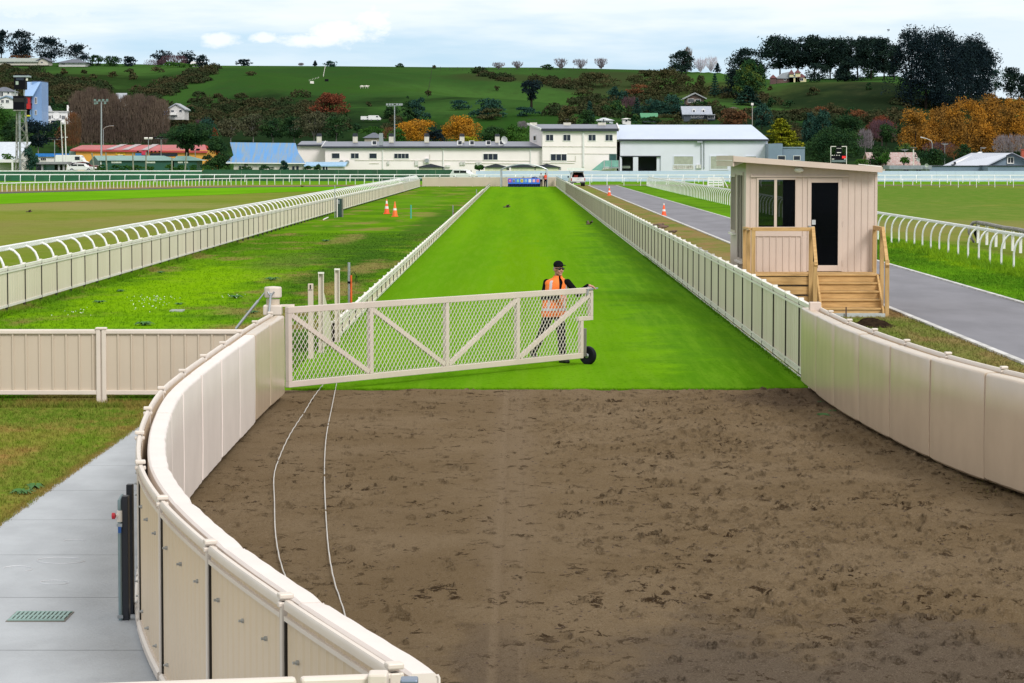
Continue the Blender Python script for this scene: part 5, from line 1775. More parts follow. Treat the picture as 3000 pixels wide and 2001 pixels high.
# --- generic houses -------------------------------------------------
def house(name, label, x0, x1, yb, ye, yr, Y, depth, wall, roof, style='side', wins=(), cat='house', frame=whitetrim, pane=glassb, ov=.4, rx=None, extra=None, drop=.6, bars=1):
    """pixel box: wall x0..x1 from yb up to eaves ye, ridge at yr; front at depth Y"""
    h = thing(name, label, cat, At((x0 + x1) / 2, yb, Y))
    a_, b_ = At(x0, yb, Y), At(x1, ye, Y)
    zr0 = At(0, yr, Y + (depth / 2 if style in ('side', 'hip') else 0)).z
    zb_, ze_ = a_.z, b_.z
    mb = MB().box(a_.x, Y, zb_ - drop, b_.x, Y + depth, ze_)
    m_ = (a_.x + b_.x) / 2
    yc = Y + depth / 2
    if style == 'front':
        mb.prism([(a_.x, ze_), (b_.x, ze_), (m_, zr0)], Y, Y + depth)
    if style == 'side':
        mb.prismx([(Y, ze_), (Y + depth, ze_), (yc, zr0)], a_.x, b_.x)
    mb.build('wall', wall, h)
    t_ = .18
    if style == 'front':
        r_ = MB().prism([(a_.x - ov, ze_ - .1), (m_, zr0 + .02), (b_.x + ov, ze_ - .1), (b_.x + ov, ze_ + t_), (m_, zr0 + t_ + .15), (a_.x - ov, ze_ + t_)], Y - ov, Y + depth + ov)
    elif style == 'side':
        r_ = MB().prismx([(Y - ov, ze_ - .12), (yc, zr0 + .02), (Y + depth + ov, ze_ - .12), (Y + depth + ov, ze_ + .1), (yc, zr0 + .22), (Y - ov, ze_ + .1)], a_.x - ov, b_.x + ov)
    elif style == 'hip':
        q = min((b_.x - a_.x) * .42, depth * .5)
        vs = [(a_.x - ov, Y - ov, ze_), (b_.x + ov, Y - ov, ze_), (b_.x + ov, Y + depth + ov, ze_), (a_.x - ov, Y + depth + ov, ze_), (a_.x + q, yc, zr0), (b_.x - q, yc, zr0)]
        r_ = MB().add(vs, [(0, 1, 5, 4), (1, 2, 5), (2, 3, 4, 5), (3, 0, 4), (0, 3, 2, 1)])
    elif style == 'mono':
        zr1 = At(0, yr, Y + depth).z
        mb2 = MB().prismx([(Y, ze_), (Y + depth, ze_), (Y + depth, zr1)], a_.x, b_.x).build('gable_wall', wall, h)
        r_ = MB().prismx([(Y - ov, ze_ - .05), (Y + depth + ov, zr1), (Y + depth + ov, zr1 + .2), (Y - ov, ze_ + .12)], a_.x - ov, b_.x + ov)
    else:
        r_ = MB().box(a_.x - ov, Y - ov, ze_ + .0, b_.x + ov, Y + depth + ov, At(0, yr, Y).z if yr < ye else ze_ + .2)
    rr = r_.build('roof', roof, h)
    for w_ in wins:
        win(h, w_[0], w_[1], w_[2], w_[3], Y, frame, pane, bars=w_[4] if len(w_) > 4 else bars)
    return h, rr, a_, b_


def hy(px, py):
    return hit(px, py).y


wwall = M('white_render', (.74, .74, .74), scale=.8, rough=.6, var=.08)
cwall = M('cream_render', (.56, .53, .47), scale=.8, rough=.6, var=.08)
slate = M('slate_roof', (.10, .115, .16), scale=1, rough=.6)
greyroof = M('grey_roof', (.34, .37, .42), scale=.8, rough=.5)
rustroof = M('rust_roof', (.36, .22, .20), (.42, .36, .35), scale=1.2, rough=.7, stretch=(3, 1, 1))
darkwall = M('dark_slate_wall', (.045, .06, .085), scale=1, rough=.6)
bluew = M('blue_steel', (.20, .34, .62), scale=.5, rough=.45, var=.06)
wavebump(bluew, 2.5, .2, .03)
blueroof = M('blue_roof_light', (.30, .46, .74), scale=.5, rough=.4, var=.06)
# tall blue building
Yq = 640.0
h, r_, a_, b_ = house('blue_tower_house', 'tall blue steel building with steep lighter roof and red panel, behind the lattice tower', 95, 121.5, 361, 239, 239, Yq, 9, bluew, darktrim, 'flat', [(103.5, 286, 107, 303, 0), (103.5, 324, 107, 336, 0)], 'building', bars=0, ov=.02)
q0 = At(95, 282, Yq)
tl_, tr_, bl_, br_ = At(77, 240, Yq + 2), At(119, 240, Yq - .5), At(72, 281, Yq - 2.2), At(96, 281, Yq - 2.2)
MB().add([bl_, br_, tr_, tl_, bl_ + Vector((0, .3, -.2)), br_ + Vector((0, .3, -.2)), tr_ + Vector((0, .3, -.2)), tl_ + Vector((0, .3, -.2))], [(0, 1, 2, 3), (7, 6, 5, 4), (0, 4, 5, 1), (1, 5, 6, 2), (2, 6, 7, 3), (3, 7, 4, 0)]).build('roof', blueroof, h)
pbox(h, 'wing', 72, 284, 94.8, 361, Yq + .5, 8, bluew)
pbox(h, 'red_panel', 73, 283, 87, 319, Yq - 1.6, 2, M('red_steel', (.50, .012, .012), rough=.4))
pbox(h, 'bay_window', 76, 288, 81, 303, Yq - 1.7, .08, glassb)
pbox(h, 'bay_window', 88, 284, 94, 303, Yq - .2, .6, M('bay_blue', (.10, .14, .25)))
pbox(h, 'recess', 73, 320, 87, 337, Yq + .3, .3, blackm)
pbox(h, 'yellow_strip', 72, 337, 88, 341, Yq - .6, .8, M('yellow_panel', (.75, .72, .02), rough=.4))
pbox(h, 'opening', 74, 357, 87, 365, Yq + .3, .3, blackm)
# white houses, upper left
Yq = 690
h, r_, a_, b_ = house('white_house', 'white two-storey house with dark hip roof at the far left, behind the lattice tower', -26, 33, 300, 268, 255, Yq, 9, wwall, slate, 'hip', [(1, 270, 9, 282, 1), (22, 270, 27, 275, 0)])
h, r_, a_, b_ = house('white_house', 'small white gabled house with blue roof edge below the far-left white house', 0, 38, 311, 291, 283, 676, 7, wwall, M('blue_grey_roof', (.24, .34, .46)), 'front', [(4, 293, 11, 301, 1), (18, 293, 26, 301, 1)])
h, r_, a_, b_ = house('white_villa', 'wide white modern villa with arched window and balcony, right of the tall blue building', 127, 222, 352, 327, 325.5, 655, 12, wwall, wwall, 'flat', [(137, 339, 149, 349, 3), (152, 337, 155, 346, 0), (158, 338, 171, 350, 3), (175, 337, 178, 346, 0), (181, 339, 190, 350, 2), (205, 338, 214, 350, 1)])
MB().box(At(122, 0, 652).x, 652, At(0, 364, 652).z, At(215, 0, 652).x, 656, At(0, 359, 652).z).build('terrace', wwall, h)
MB().box(At(127, 0, 651.7).x, 651.7, At(0, 353, 651.7).z, At(200, 0, 651.7).x, 651.8, At(0, 351, 651.7).z).build('balcony', wwall, h)
pbox(h, 'undercroft', 150, 353, 178, 359, 654.9, .05, glassb)
MB().add([At(127, 325, 658), At(154, 325, 658), At(147, 310, 662), At(128, 310, 662), At(127, 325, 667), At(154, 325, 667), At(147, 310, 664), At(128, 310, 664)], [(0, 1, 2, 3), (1, 5, 6, 2), (4, 0, 3, 7), (5, 4, 7, 6), (3, 2, 6, 7), (0, 4, 5, 1)]).build('upper_roof', greyroof, h)
q = At(164.5, 338, 654.85)
MB().lathe(q, [(.62, -.04), (.85, -.04), (.85, .04), (.62, .04)], 20, 'Y').build('arch', wwall, h)
pbox(h, 'chimney', 196, 308, 201, 325, 660, 1, wwall)
house('white_house', 'white house with steep grey roof and dormer glimpsed above the bare poplars', 338, 362, 314, 304, 275, 740, 8, wwall, greyroof, 'side', [(336, 288, 342, 296, 1), (343, 304, 349, 314, 0)])
h, r_, a_, b_ = house('hill_house', 'pale grey gabled house with double gable below the pasture, right of the poplars', 491, 540, 343, 322, 306, 670, 9, M('pale_grey_render', (.58, .57, .57)), greyroof, 'front', [(501, 323, 510, 328, 0), (525, 322, 533, 328, 0), (500, 338, 520, 342, 2)])
pbox(h, 'garage', 480, 324, 491, 337, 672, 4, M('blue_side', (.05, .16, .5)))
pbox(h, 'porch', 494, 331, 516, 337, 668.5, 1.5, wwall)
h, r_, a_, b_ = house('villa', 'white villa with dark hip roof and veranda below the red autumn tree', 985, 1062, 355, 338, 325, 670, 9, wwall, slate, 'hip', [(992, 341, 998, 353, 1), (1008, 341, 1014, 353, 1), (1024, 341, 1030, 353, 1), (1040, 341, 1048, 353, 1)])
MB().prism([(At(1050, 0, 668).x, At(0, 341, 668).z), (At(1078, 0, 668).x, At(0, 338, 668).z), (At(1062, 0, 668).x, At(0, 330, 668).z)], 668, 674).build('gable', wwall, h)
house('cottage', 'small white cottage partly hidden beside the dark bush, right of the white vans', 1121, 1140, 357, 346, 343, 668, 6, wwall, wwall, 'hip', [(1127, 348, 1131, 353, 0)])
house('dark_house', 'dark blue-grey house with gable peeping over the long white building roof', 1068, 1118, 412, 404, 389, 560, 8, M('tan_wall', (.36, .33, .26)), slate, 'hip', [])
house('pale_house', 'pale flat-roofed house above the right end of the two-storey block', 1747, 1796, 368, 353, 345, 620, 8, M('pale_blue_wall', (.55, .62, .66)), M('pale_roof', (.62, .67, .72)), 'hip', [(1752, 354, 1762, 362, 1), (1775, 356, 1785, 362, 1)])
house('cottage', 'tiny white cottage half hidden by trees, right of the pale flat-roofed house', 1824, 1848, 358, 349, 346, 625, 6, wwall, wwall, 'hip', [(1832, 351, 1838, 356, 0)])
house('green_roof_shed', 'low building with bright green roof among the trees above the big shed', 1882, 1924, 350, 344, 334, 640, 7, darkwall, M('green_roof', (.05, .26, .12)), 'side', [])
h, r_, a_, b_ = house('timber_house', 'brown gabled house with white barge boards, high among the right-hand trees', 2010, 2062, 300, 290, 275, 700, 9, M('brown_timber', (.10, .06, .05)), M('grey_tile', (.30, .32, .34)), 'front', [(2016, 290, 2033, 300, 2), (2038, 291, 2052, 300, 1)], ov=.7)
h, r_, a_, b_ = house('dormer_house', 'dark house with steep pale roof and two white dormers, above the big shed', 2003, 2082, 350, 335, 314, 655, 10, darkwall, M('lilac_grey_roof', (.36, .40, .48)), 'side', [(2025, 336, 2042, 343, 1), (2048, 336, 2060, 343, 1)])
for x in (2033, 2061):
    q0, q1 = At(x - 5, 331, 656), At(x + 5, 322, 656)
    d_ = MB().prism([(q0.x, q0.z), (q1.x, q0.z), (q1.x, q1.z), ((q0.x + q1.x) / 2, q1.z + .4), (q0.x, q1.z)], 656, 659).build('dormer', wwall, r_)
    MB().box(q0.x + .2, 655.95, q0.z + .15, q1.x - .2, 655.99, q1.z - .05).build('pane', glassb, h)
pbox(h, 'extension', 2072, 337, 2095, 352, 653, 4, darkwall)
win(h, 2074, 338, 2093, 346, 653, bars=2)
MB().box(At(2070, 0, 652).x, 652, At(0, 337, 652).z, At(2097, 0, 652).x, 658, At(0, 335, 652).z).build('flat_roof', greyroof, h)
house('brown_roof_house', 'low house with brown shallow gable roof above the orange tree by the power pole', 2108, 2188, 334, 328, 317, 690, 9, M('brown_wall', (.10, .07, .06)), M('brown_roof', (.16, .12, .11)), 'front', [(2120, 328, 2135, 333, 2)])
# yellow turreted house on the hill
Yq = hit(2310, 241).y - 3
yw = M('yellow_render', (.66, .60, .36), rough=.6)
mar = M('maroon_roof', (.12, .035, .04), rough=.6)
h = thing('turret_house', 'yellow house with maroon pointed turret roofs below the row of pines', 'house', At(2310, 240, Yq))
for (x0, x1, yt, yr, nm) in ((2257, 2274, 229, 218, 'bay'), (2313, 2325, 217, 203, 'turret'), (2330, 2345, 214, 203, 'turret'), (2337, 2362, 227, 215, 'bay'), (2313, 2337, 227, 217, 'bay')):
    a_, b_ = At(x0, 242, Yq), At(x1, yt, Yq)
    m_ = (a_.x + b_.x) / 2
    w2 = (b_.x - a_.x) / 2
    MB().box(a_.x, Yq, a_.z - 2, b_.x, Yq + 2 * w2, b_.z).build(nm, M('maroon_wall', (.10, .05, .05)) if x0 < 2300 else yw, h)
    zr0 = At(0, yr, Yq).z
    MB().add([(a_.x - .25, Yq - .25, b_.z), (b_.x + .25, Yq - .25, b_.z), (b_.x + .25, Yq + 2 * w2 + .25, b_.z), (a_.x - .25, Yq + 2 * w2 + .25, b_.z), (m_, Yq + w2, zr0)], [(0, 1, 4), (1, 2, 4), (2, 3, 4), (3, 0, 4), (0, 3, 2, 1)]).build('roof', mar if nm == 'turret' or x0 != 2313 else M('grey_green_roof', (.2, .25, .24)), h)
a_, b_ = At(2276, 241, Yq + 1), At(2312, 230, Yq + 1)
MB().box(a_.x, Yq + 1, a_.z - 2, b_.x, Yq + 6, b_.z).build('wall', M('maroon_wall2', (.13, .07, .065)), h)
MB().prism([(a_.x - .2, b_.z), (b_.x + .2, b_.z), (b_.x + .2, b_.z + 1.9), (a_.x + 1.6, b_.z + 1.5)], Yq + .7, Yq + 6).build('roof', greyroof, h)
win(h, 2344, 229, 2353, 236, Yq, bars=1)
win(h, 2297, 231, 2303, 236, Yq + 1, bars=0)
# right-hand buildings behind the pale fence
bg_ = M('blue_grey_board', (.16, .22, .31), scale=.6, rough=.5, var=.08)
wavebump(bg_, 1.2, .2, .03, 'SAW', 'Z')
Yq = 462
h = thing('blue_grey_building', 'blue-grey low building with flat roof and two white-framed windows, right of the big shed', 'building', At(2300, 510, Yq))
pbox(h, 'wall', 2251, 421, 2293, 520, Yq, 8, bg_)
pbox(h, 'wall', 2293.2, 433, 2358, 520, Yq + 1, 8, bg_)
pbox(h, 'roof_unit', 2268, 419.5, 2290, 421, Yq + 1, 3, M('dark_unit', (.08, .11, .15)))
pbox(h, 'coping', 2292, 430.5, 2359, 432.8, Yq + .8, 8.4, M('coping_blue', (.22, .30, .40)))
win(h, 2279, 457, 2300, 469, Yq - .01, bars=0)
win(h, 2325, 457, 2344, 469, Yq + 1, bars=0)
h, r_, a_, b_ = house('pink_roof_house', 'low house with faded pink corrugated roof behind cabbage trees', 2553, 2690, 492, 484, 450, 500, 12, cwall, rustroof, 'side', [(2600, 485, 2615, 490, 1)])
h, r_, a_, b_ = house('grey_flat_house', 'low grey flat-roofed building with two small dark windows, left of the big grey house', 2612, 2722, 506, 496, 485, 455, 7, M('grey_board', (.30, .33, .38)), M('grey_fascia', (.24, .27, .32)), 'flat', [(2647, 496.5, 2662, 502, 1), (2683, 496.5, 2698, 502, 1)], frame=M('grey_frame', (.36, .38, .42)))
h = thing('grey_house', 'big blue-grey house with pale gabled roof and white window at the right edge', 'house', At(2900, 505, 462))
ybf = 462
pbox(h, 'wall', 2723, 487, 2892, 512, 458, 8, bg_)
pbox(h, 'wall', 2894, 487, 3060, 512, 452, 8, bg_)
pbox(h, 'wall_cap', 2722, 485, 2880, 487, 457.8, 8.3, darktrim)
pbox(h, 'wall_cap', 2893, 484.5, 3060, 487, 451.8, 8.3, darktrim)
ga, gb, gc = At(2878, 487, 462), At(3040, 487, 462), At(2962, 450, 462)
MB().prism([(ga.x, ga.z), (gb.x, gb.z), (gc.x, gc.z)], 462, 476).build('gable', M('gable_blue_grey', (.22, .30, .40), scale=.6, rough=.5), h)
rA, rB = At(2762, 485, 459), At(2845, 448, 470)
apex_b = Vector((rB.x, 476, gc.z + .1))
MB().add([(rA.x, 459, rA.z), (ga.x, 460, ga.z + .02), (gc.x, 461.5, gc.z + .12), (rB.x, 470, gc.z + .12), (rA.x, 459, rA.z - .2), (ga.x, 460, ga.z - .18), (gc.x, 461.5, gc.z - .08), (rB.x, 470, gc.z - .1)], [(0, 1, 2, 3), (7, 6, 5, 4), (0, 4, 5, 1), (1, 5, 6, 2), (2, 6, 7, 3), (3, 7, 4, 0)]).build('roof', M('pale_lilac_roof', (.42, .46, .55), scale=.4, rough=.45, var=.05), h)
MB().bar((gc.x, 461.4, gc.z + .05), (gb.x, 461.4, gb.z + .05), .8, .3).build('roof', M('pale_lilac_roof2', (.42, .46, .55)), h)
MB().bar((ga.x - .1, 461.3, ga.z), (gc.x, 461.3, gc.z), .2, .22).bar((gc.x, 461.0, gc.z), (gb.x, 461.0, gb.z), .2, .22).build('barge', darktrim, h)
MB().bar((At(2792, 485, 459).x, 458.9, At(0, 485, 459).z + .25), (At(2873, 448, 470).x, 469.9, gc.z + .25), .55, .12).build('roof_flashing', whitetrim, h)
win(h, 2953, 462, 2968, 477, 461.9, bars=1, fw=.16)
pbox(h, 'roof_vent', 2795, 474, 2801, 482, 458.6, .5, darktrim)
h = thing('red_chimney', 'red brick chimney rising at the right edge behind the grey house', 'chimney', At(2998, 460, 480))
pbox(h, 'stack', 2993, 440, 3008, 466, 480, 1, M('red_brick', (.40, .07, .04), scale=4))
pbox(h, 'stack_cap', 2991, 437, 3010, 440, 479.9, 1.2, M('red_brick_dark', (.30, .05, .03)))

# --- left-hand town
Yq = 500
yellow = M('yellow_wall', (.66, .33, .05), scale=.3, rough=.5, var=.06)
redroof = M('red_roof', (.42, .05, .055), (.35, .05, .052), scale=.3, rough=.45)
h = thing('yellow_store', 'long yellow shop building with red roof behind the green sheds', 'shop', At(420, 500, Yq))
pbox(h, 'wall', 223, 440, 608, 500, Yq, 18, yellow)
q = [At(206, 438, Yq - .5), At(608, 443, Yq - .5), At(600, 424, Yq + 9), At(240, 425, Yq + 9)]
bk = [At(240, 425, Yq + 9) + Vector((-4, 10, -2.5)), At(600, 424, Yq + 9) + Vector((4, 10, -2.5))]
rr = MB().add(q + bk + [v - Vector((0, 0, .3)) for v in q + bk], [(0, 1, 2, 3), (3, 2, 5, 4), (0, 6, 7, 1), (1, 7, 8, 2), (9, 8, 7, 6), (10, 11, 8, 9), (2, 8, 11, 5), (4, 10, 9, 3), (3, 9, 6, 0), (4, 5, 11, 10)]).build('roof', redroof, h)
for f in (.34, .46, .60):
    p0, p1 = q[0].lerp(q[1], f - .06), q[3].lerp(q[2], f + .0)
    MB().bar(p0 + Vector((0, 0, .1)), p1 + Vector((0, 0, .1)), 1.1, .06).build('skylight', M('skylight_grey', (.42, .36, .38)), rr)
pbox(h, 'sign', 339, 446, 367, 453.5, Yq - .15, .1, M('sign_yellow', (.80, .50, .02)))
text('DB Mowers', 'lettering', M('sign_black', (.012, .012, .012)), h, At(353, 449.2, Yq - .2), .30)
pbox(h, 'sign_strip', 345, 453.6, 360, 455, Yq - .15, .1, whitetrim)
pbox(h, 'canopy', 396, 449, 428, 456, Yq - 1.5, 1.4, M('canopy_blue', (.02, .17, .42)))
pbox(h, 'shopfront', 440, 449, 520, 458, Yq - .1, .1, glassb)
pbox(h, 'sail_sign', 415, 443, 426, 454, Yq - 1.6, .08, M('sail_red', (.5, .03, .08)))
for x in (404, 420, 432, 444, 455, 467):
    pbox(h, 'eave_light', x - 2.5, 442, x + 2.5, 446, Yq - .6, .3, blackm)
pbox(h, 'glazed_end', 203, 442, 221, 466, Yq + 2, 6, M('teal_glass', (.12, .24, .23), (.2, .3, .3), scale=1, rough=.2))
# green sheds
gs = M('green_shed_wall', (.012, .085, .06), scale=.5, rough=.5)
gr = M('green_shed_roof', (.16, .30, .275), scale=.4, rough=.45)
Yq = 462
for (x0, x1, xr0, xr1, yr, lab, wins) in ((292, 505, 272, 480, 456, 'long dark green shed with pale green roof and white slots, behind leaning posts', ((326, 356), (428, 455))), (510, 577, 497, 556, 457, 'smaller dark green shed with hipped roof, right of the long green shed', ((521, 536), (540, 551)))):
    h = thing('green_shed', lab, 'shed', At((x0 + x1) / 2, 505, Yq))
    a_, b_ = At(x0, 510, Yq), At(x1, 470.5, Yq)
    MB().box(a_.x, Yq, -1, b_.x, Yq + 8, b_.z).build('wall', gs, h)
    if x0 < 400:
        MB().add([(a_.x, Yq, -1), (a_.x, Yq, b_.z), (At(272, 0, Yq + 4).x, Yq + 4, At(0, 456, Yq + 4).z), (At(257, 0, Yq + 8).x, Yq + 8, At(0, 473, Yq + 8).z), (At(257, 0, Yq + 8).x, Yq + 8, -1)], [(0, 1, 2, 3, 4)]).build('gable_wall', gs, h)
        pbox(h, 'corner_trim', 294, 472, 297, 488, Yq - .05, .04, whitetrim)
    p = [Vector((a_.x - .2, Yq - .4, b_.z)), Vector((b_.x + .8, Yq - .4, b_.z)), At(xr1, yr, Yq + 4), At(xr0 + (3 if x0 < 400 else 20), yr, Yq + 4), Vector((a_.x - 1, Yq + 8.4, b_.z)), Vector((b_.x + .8, Yq + 8.4, b_.z))]
    MB().add(p, [(0, 1, 2, 3), (3, 2, 5, 4), (1, 5, 2), (0, 3, 4), (0, 4, 5, 1)]).build('roof', gr, h)
    for (s0, s1) in wins:
        q0, q1 = At(s0, 478, Yq), At(s1, 472.5, Yq)
        MB().box(q0.x, Yq - .06, q0.z, q1.x, Yq - .01, q1.z).build('window_slot', M('white_slot', (.86, .86, .84), rough=.4), h, bev=.02)
# old blue-roofed shed
Yq = 456
patchy = M('patchy_blue_roof', (.085, .26, .56), (.22, .27, .29), scale=1.3, rough=.6, stretch=(1.6, .12, .25), lo=.30, hi=.66)
h = thing('old_blue_shed', 'old white shed with large flaking blue roof, left of the long white building', 'shed', At(780, 500, Yq))
oldw2 = M('stained_white_wall', (.62, .60, .57), (.36, .33, .30), scale=.8, rough=.8, lo=.25, hi=.55)
pbox(h, 'wall', 685, 478, 893, 520, Yq, 6, oldw2)
p = [At(662, 476, Yq - .6), At(895, 478, Yq - .6), At(874, 447, Yq + 3), At(866, 419, Yq + 6), At(674, 417, Yq + 6), At(684, 455, Yq + 2.2)]
p2 = [v + Vector((0, .15, -.2)) for v in p]
MB().add(p + p2, [(0, 1, 2, 5), (5, 2, 3, 4), (6, 11, 8, 7), (11, 10, 9, 8), (0, 6, 7, 1), (1, 7, 8, 2), (2, 8, 9, 3), (3, 9, 10, 4), (4, 10, 11, 5), (5, 11, 6, 0)]).build('roof', patchy, h)
MB().bar(At(662, 477.5, Yq - .65), At(895, 479, Yq - .65), .06, .16).build('gutter', whitetrim, h)
for x in (700, 715, 856, 868):
    pbox(h, 'window', x, 487, x + 7, 500, Yq - .08, .06, glassb)
house('lean_to', 'low white lean-to with pale blue roof, right of the flaking blue roof', 898, 1006, 500, 487, 478, 455, 4, oldw2, M('pale_blue_lean_roof', (.30, .50, .72)), 'mono', [(945, 486, 952, 497, 0), (954, 486, 960, 497, 0)], 'shed')
# far-left roofs and kiosks
house('white_barn', 'large pale flat-faced roof at the far left edge, left of the lattice tower', -40, 44, 500, 470, 419, 500, 14, wwall, M('pale_roof_blue', (.56, .62, .70)), 'mono', [], 'barn')
h = thing('carport', 'open-fronted white carport at the far left edge behind the rails', 'carport', At(20, 505, 455))
pbox(h, 'roof', -30, 467, 63, 476, 452, 6, wwall)
pbox(h, 'back_wall', -30, 476, 60, 512, 457, .3, cwall)
for x in (34, 58):
    pbox(h, 'post', x, 476, x + 5, 512, 452, .3, whitetrim)
h = thing('ticket_booth', 'dark flat-roofed booth with glass front, right of the lattice tower foot', 'booth', At(148, 505, 455))
pbox(h, 'roof', 106, 474, 193, 481, 452, 6, M('booth_roof', (.25, .26, .28)))
for x in (121, 170, 184):
    pbox(h, 'post', x, 481, x + 5, 512, 452.5, .3, M('booth_post', (.30, .30, .33)))
pbox(h, 'glass_front', 127, 483, 160, 512, 454, .1, M('booth_glass', (.10, .22, .25), rough=.15))
pbox(h, 'back_wall', 106, 481, 193, 512, 458, .2, darktrim)
h, r_, a_, b_ = house('blue_white_store', 'blue and white roadside shop far left, between lattice tower and flagpoles', 112, 176, 482, 459, 449.5, 520, 8, wwall, M('bright_blue', (.02, .20, .62), rough=.4), 'flat', [(120, 462, 135, 470, 2)], 'shop')
# ------------------------------------------------------------------ trees
def leafmat(name, a, b_, s=.35, lo=.38, hi=.62):
    m, nt, bs, p = newmat(name)
    f = nstep(nt, nnoise(nt, p, (s, s, s), 4, .7), lo, hi)
    f2 = nstep(nt, nnoise(nt, p, (s * 7, s * 7, s * 7), 2, .7, (4, 2, 1)), .4, .7)
    col = nmix(nt, f, a, b_)
    col = nmix(nt, nmath(nt, 'MULTIPLY', f2, .28), col, tuple(v * .5 for v in a))
    setc(nt, bs, col)
    bs.inputs['Roughness'].default_value = .95
    bs.inputs['Specular IOR Level'].default_value = .05
    return m


L_ = {
    'pine': leafmat('pine_needles', (0.01, 0.022, 0.022), (0.02, 0.04, 0.028)),
    'pine2': leafmat('pine_needles_blue', (0.008, 0.017, 0.024), (0.014, 0.028, 0.03)),
    'dark': leafmat('dark_foliage', (0.0156, 0.0442, 0.0208), (0.0338, 0.0754, 0.0234)),
    'olive': leafmat('olive_foliage', (0.052, 0.0624, 0.0364), (0.0975, 0.0975, 0.0546)),
    'teal': leafmat('teal_foliage', (0.0156, 0.0494, 0.0416), (0.0312, 0.0806, 0.0572)),
    'green': leafmat('green_foliage', (0.0234, 0.078, 0.0156), (0.052, 0.1235, 0.0208)),
    'gold': leafmat('golden_cypress', (0.13, 0.1755, 0.0156), (0.312, 0.312, 0.0195), .8, .35, .6),
    'lime': leafmat('lime_cypress', (0.0234, 0.0715, 0.0286), (0.143, 0.182, 0.026), .4, .45, .7),
    'yellow': leafmat('yellow_autumn', (0.425, 0.1938, 0.015), (0.3, 0.15, 0.025), .3),
    'orange': leafmat('orange_autumn', (.40, .18, .022), (.21, .115, .03), .25),
    'red': leafmat('red_autumn', (.175, .050, .026), (.105, .045, .026), .4),
    'rust': leafmat('rust_autumn', (0.169, 0.0715, 0.0325), (0.091, 0.0585, 0.0325), .4),
    'brown': leafmat('brown_twigs', (.135, .10, .078), (.085, .062, .052), .25),
    'purple': leafmat('purple_twigs', (0.1105, 0.0585, 0.0715), (0.065, 0.0416, 0.0546), .3),
    'greyt': leafmat('grey_twigs', (0.221, 0.195, 0.221), (0.13, 0.1105, 0.13), .3),
    'pale': leafmat('pale_twigs', (0.546, 0.533, 0.598), (0.39, 0.377, 0.468), .3),
    'scrub': leafmat('brown_scrub', (0.0442, 0.0572, 0.0247), (0.078, 0.0702, 0.0312), .3),
}
BARK = M('bark', (.030, .026, .022), (.018, .015, .013), scale=3, rough=1, spec=0)
BARKP = M('pale_bark', (.26, .25, .24), (.15, .14, .13), scale=2, rough=.95)


def quads(c, nrm_jit, size, r=rng, up=None, elong=1.0):
    """leaf quads at points c (n, 3)"""
    n = len(c)
    a = r.normal(size=(n, 3))
    if up is not None:
        a = a * up[0] + np.array(up[1])
    a /= np.linalg.norm(a, axis=1)[:, None]
    b_ = r.normal(size=(n, 3))
    b_ -= a * (a * b_).sum(1)[:, None]
    b_ /= np.linalg.norm(b_, axis=1)[:, None]
    d = np.cross(a, b_)
    s = size * r.uniform(.55, 1.35, n)[:, None]
    v = np.stack([c - b_ * s * elong, c - d * s * .6, c + b_ * s * elong, c + d * s * .6], 1)
    return v.reshape(-1, 3)


def lobes_crown(base, w, h, n_l, n, leaf, shape, dep=None, seed=0):
    """points of a crown made of leaf clumps; shape(t) gives the half width (0..1) at height t"""
    r = np.random.default_rng(seed)
    dep = dep or w
    P_ = []
    per = max(6, n // n_l)
    for i in range(n_l):
        t = r.uniform(.03, .93)
        k = shape(t)
        a = r.uniform(0, 6.283)
        q = r.uniform(.05, 1) ** .5 * .86
        c = np.array([math.cos(a) * q * k * w / 2, math.sin(a) * q * k * dep / 2, t * h])
        rad = np.array([w, dep, h * 1.15]) * r.uniform(.16, .29) * (.55 + .45 * k)
        u = r.normal(size=(per, 3))
        u /= np.linalg.norm(u, axis=1)[:, None]
        u[:, 2] = np.where(u[:, 2] < -.35, -u[:, 2] * .5, u[:, 2])
        P_.append(c + u * rad * r.uniform(.6, 1.08, (per, 1)))
    p = np.concatenate(P_)
    p[:, 2] = np.clip(p[:, 2], 0, None)
    return p + np.array(base)


SH = {
    'round': lambda t: math.sqrt(max(.05, 1 - (2 * t - .9) ** 2 * .95)),
    'dome': lambda t: math.sqrt(max(.04, 1 - t ** 2.2)),
    'cone': lambda t: max(.08, (1 - t) * .95 + .05),
    'pine': lambda t: (.55 + .45 * t / .45) if t < .45 else max(.12, 1 - ((t - .45) / .62) ** 2),
    'col': lambda t: .75 + .25 * math.sin(t * 3.1) if t < .8 else max(.1, (1 - t) * 4),
    'umb': lambda t: max(.1, math.sin(min(1, t * 1.4) * 1.57)) * (1 if t < .7 else math.sqrt(max(.05, 1 - ((t - .7) / .33) ** 2))),
}


def limb_set(mb, base, h, w, n, z0=.3, z1=.9, r0=.3, lean=.5, r=random):
    for i in range(n):
        a = r.uniform(0, 6.283)
        zs = h * r.uniform(z0, z0 + (z1 - z0) * .5)
        ze = h * r.uniform(z1 * .7, z1)
        ex_ = w / 2 * r.uniform(.35, .85)
        p0 = base + Vector((0, 0, zs))
        p3 = base + Vector((math.cos(a) * ex_, math.sin(a) * ex_, ze))
        pm = p0.lerp(p3, .5) + Vector((0, 0, (ze - zs) * .12))
        mb.tube([p0, pm, p3], [r0, r0 * .6, r0 * .18], 5, False)


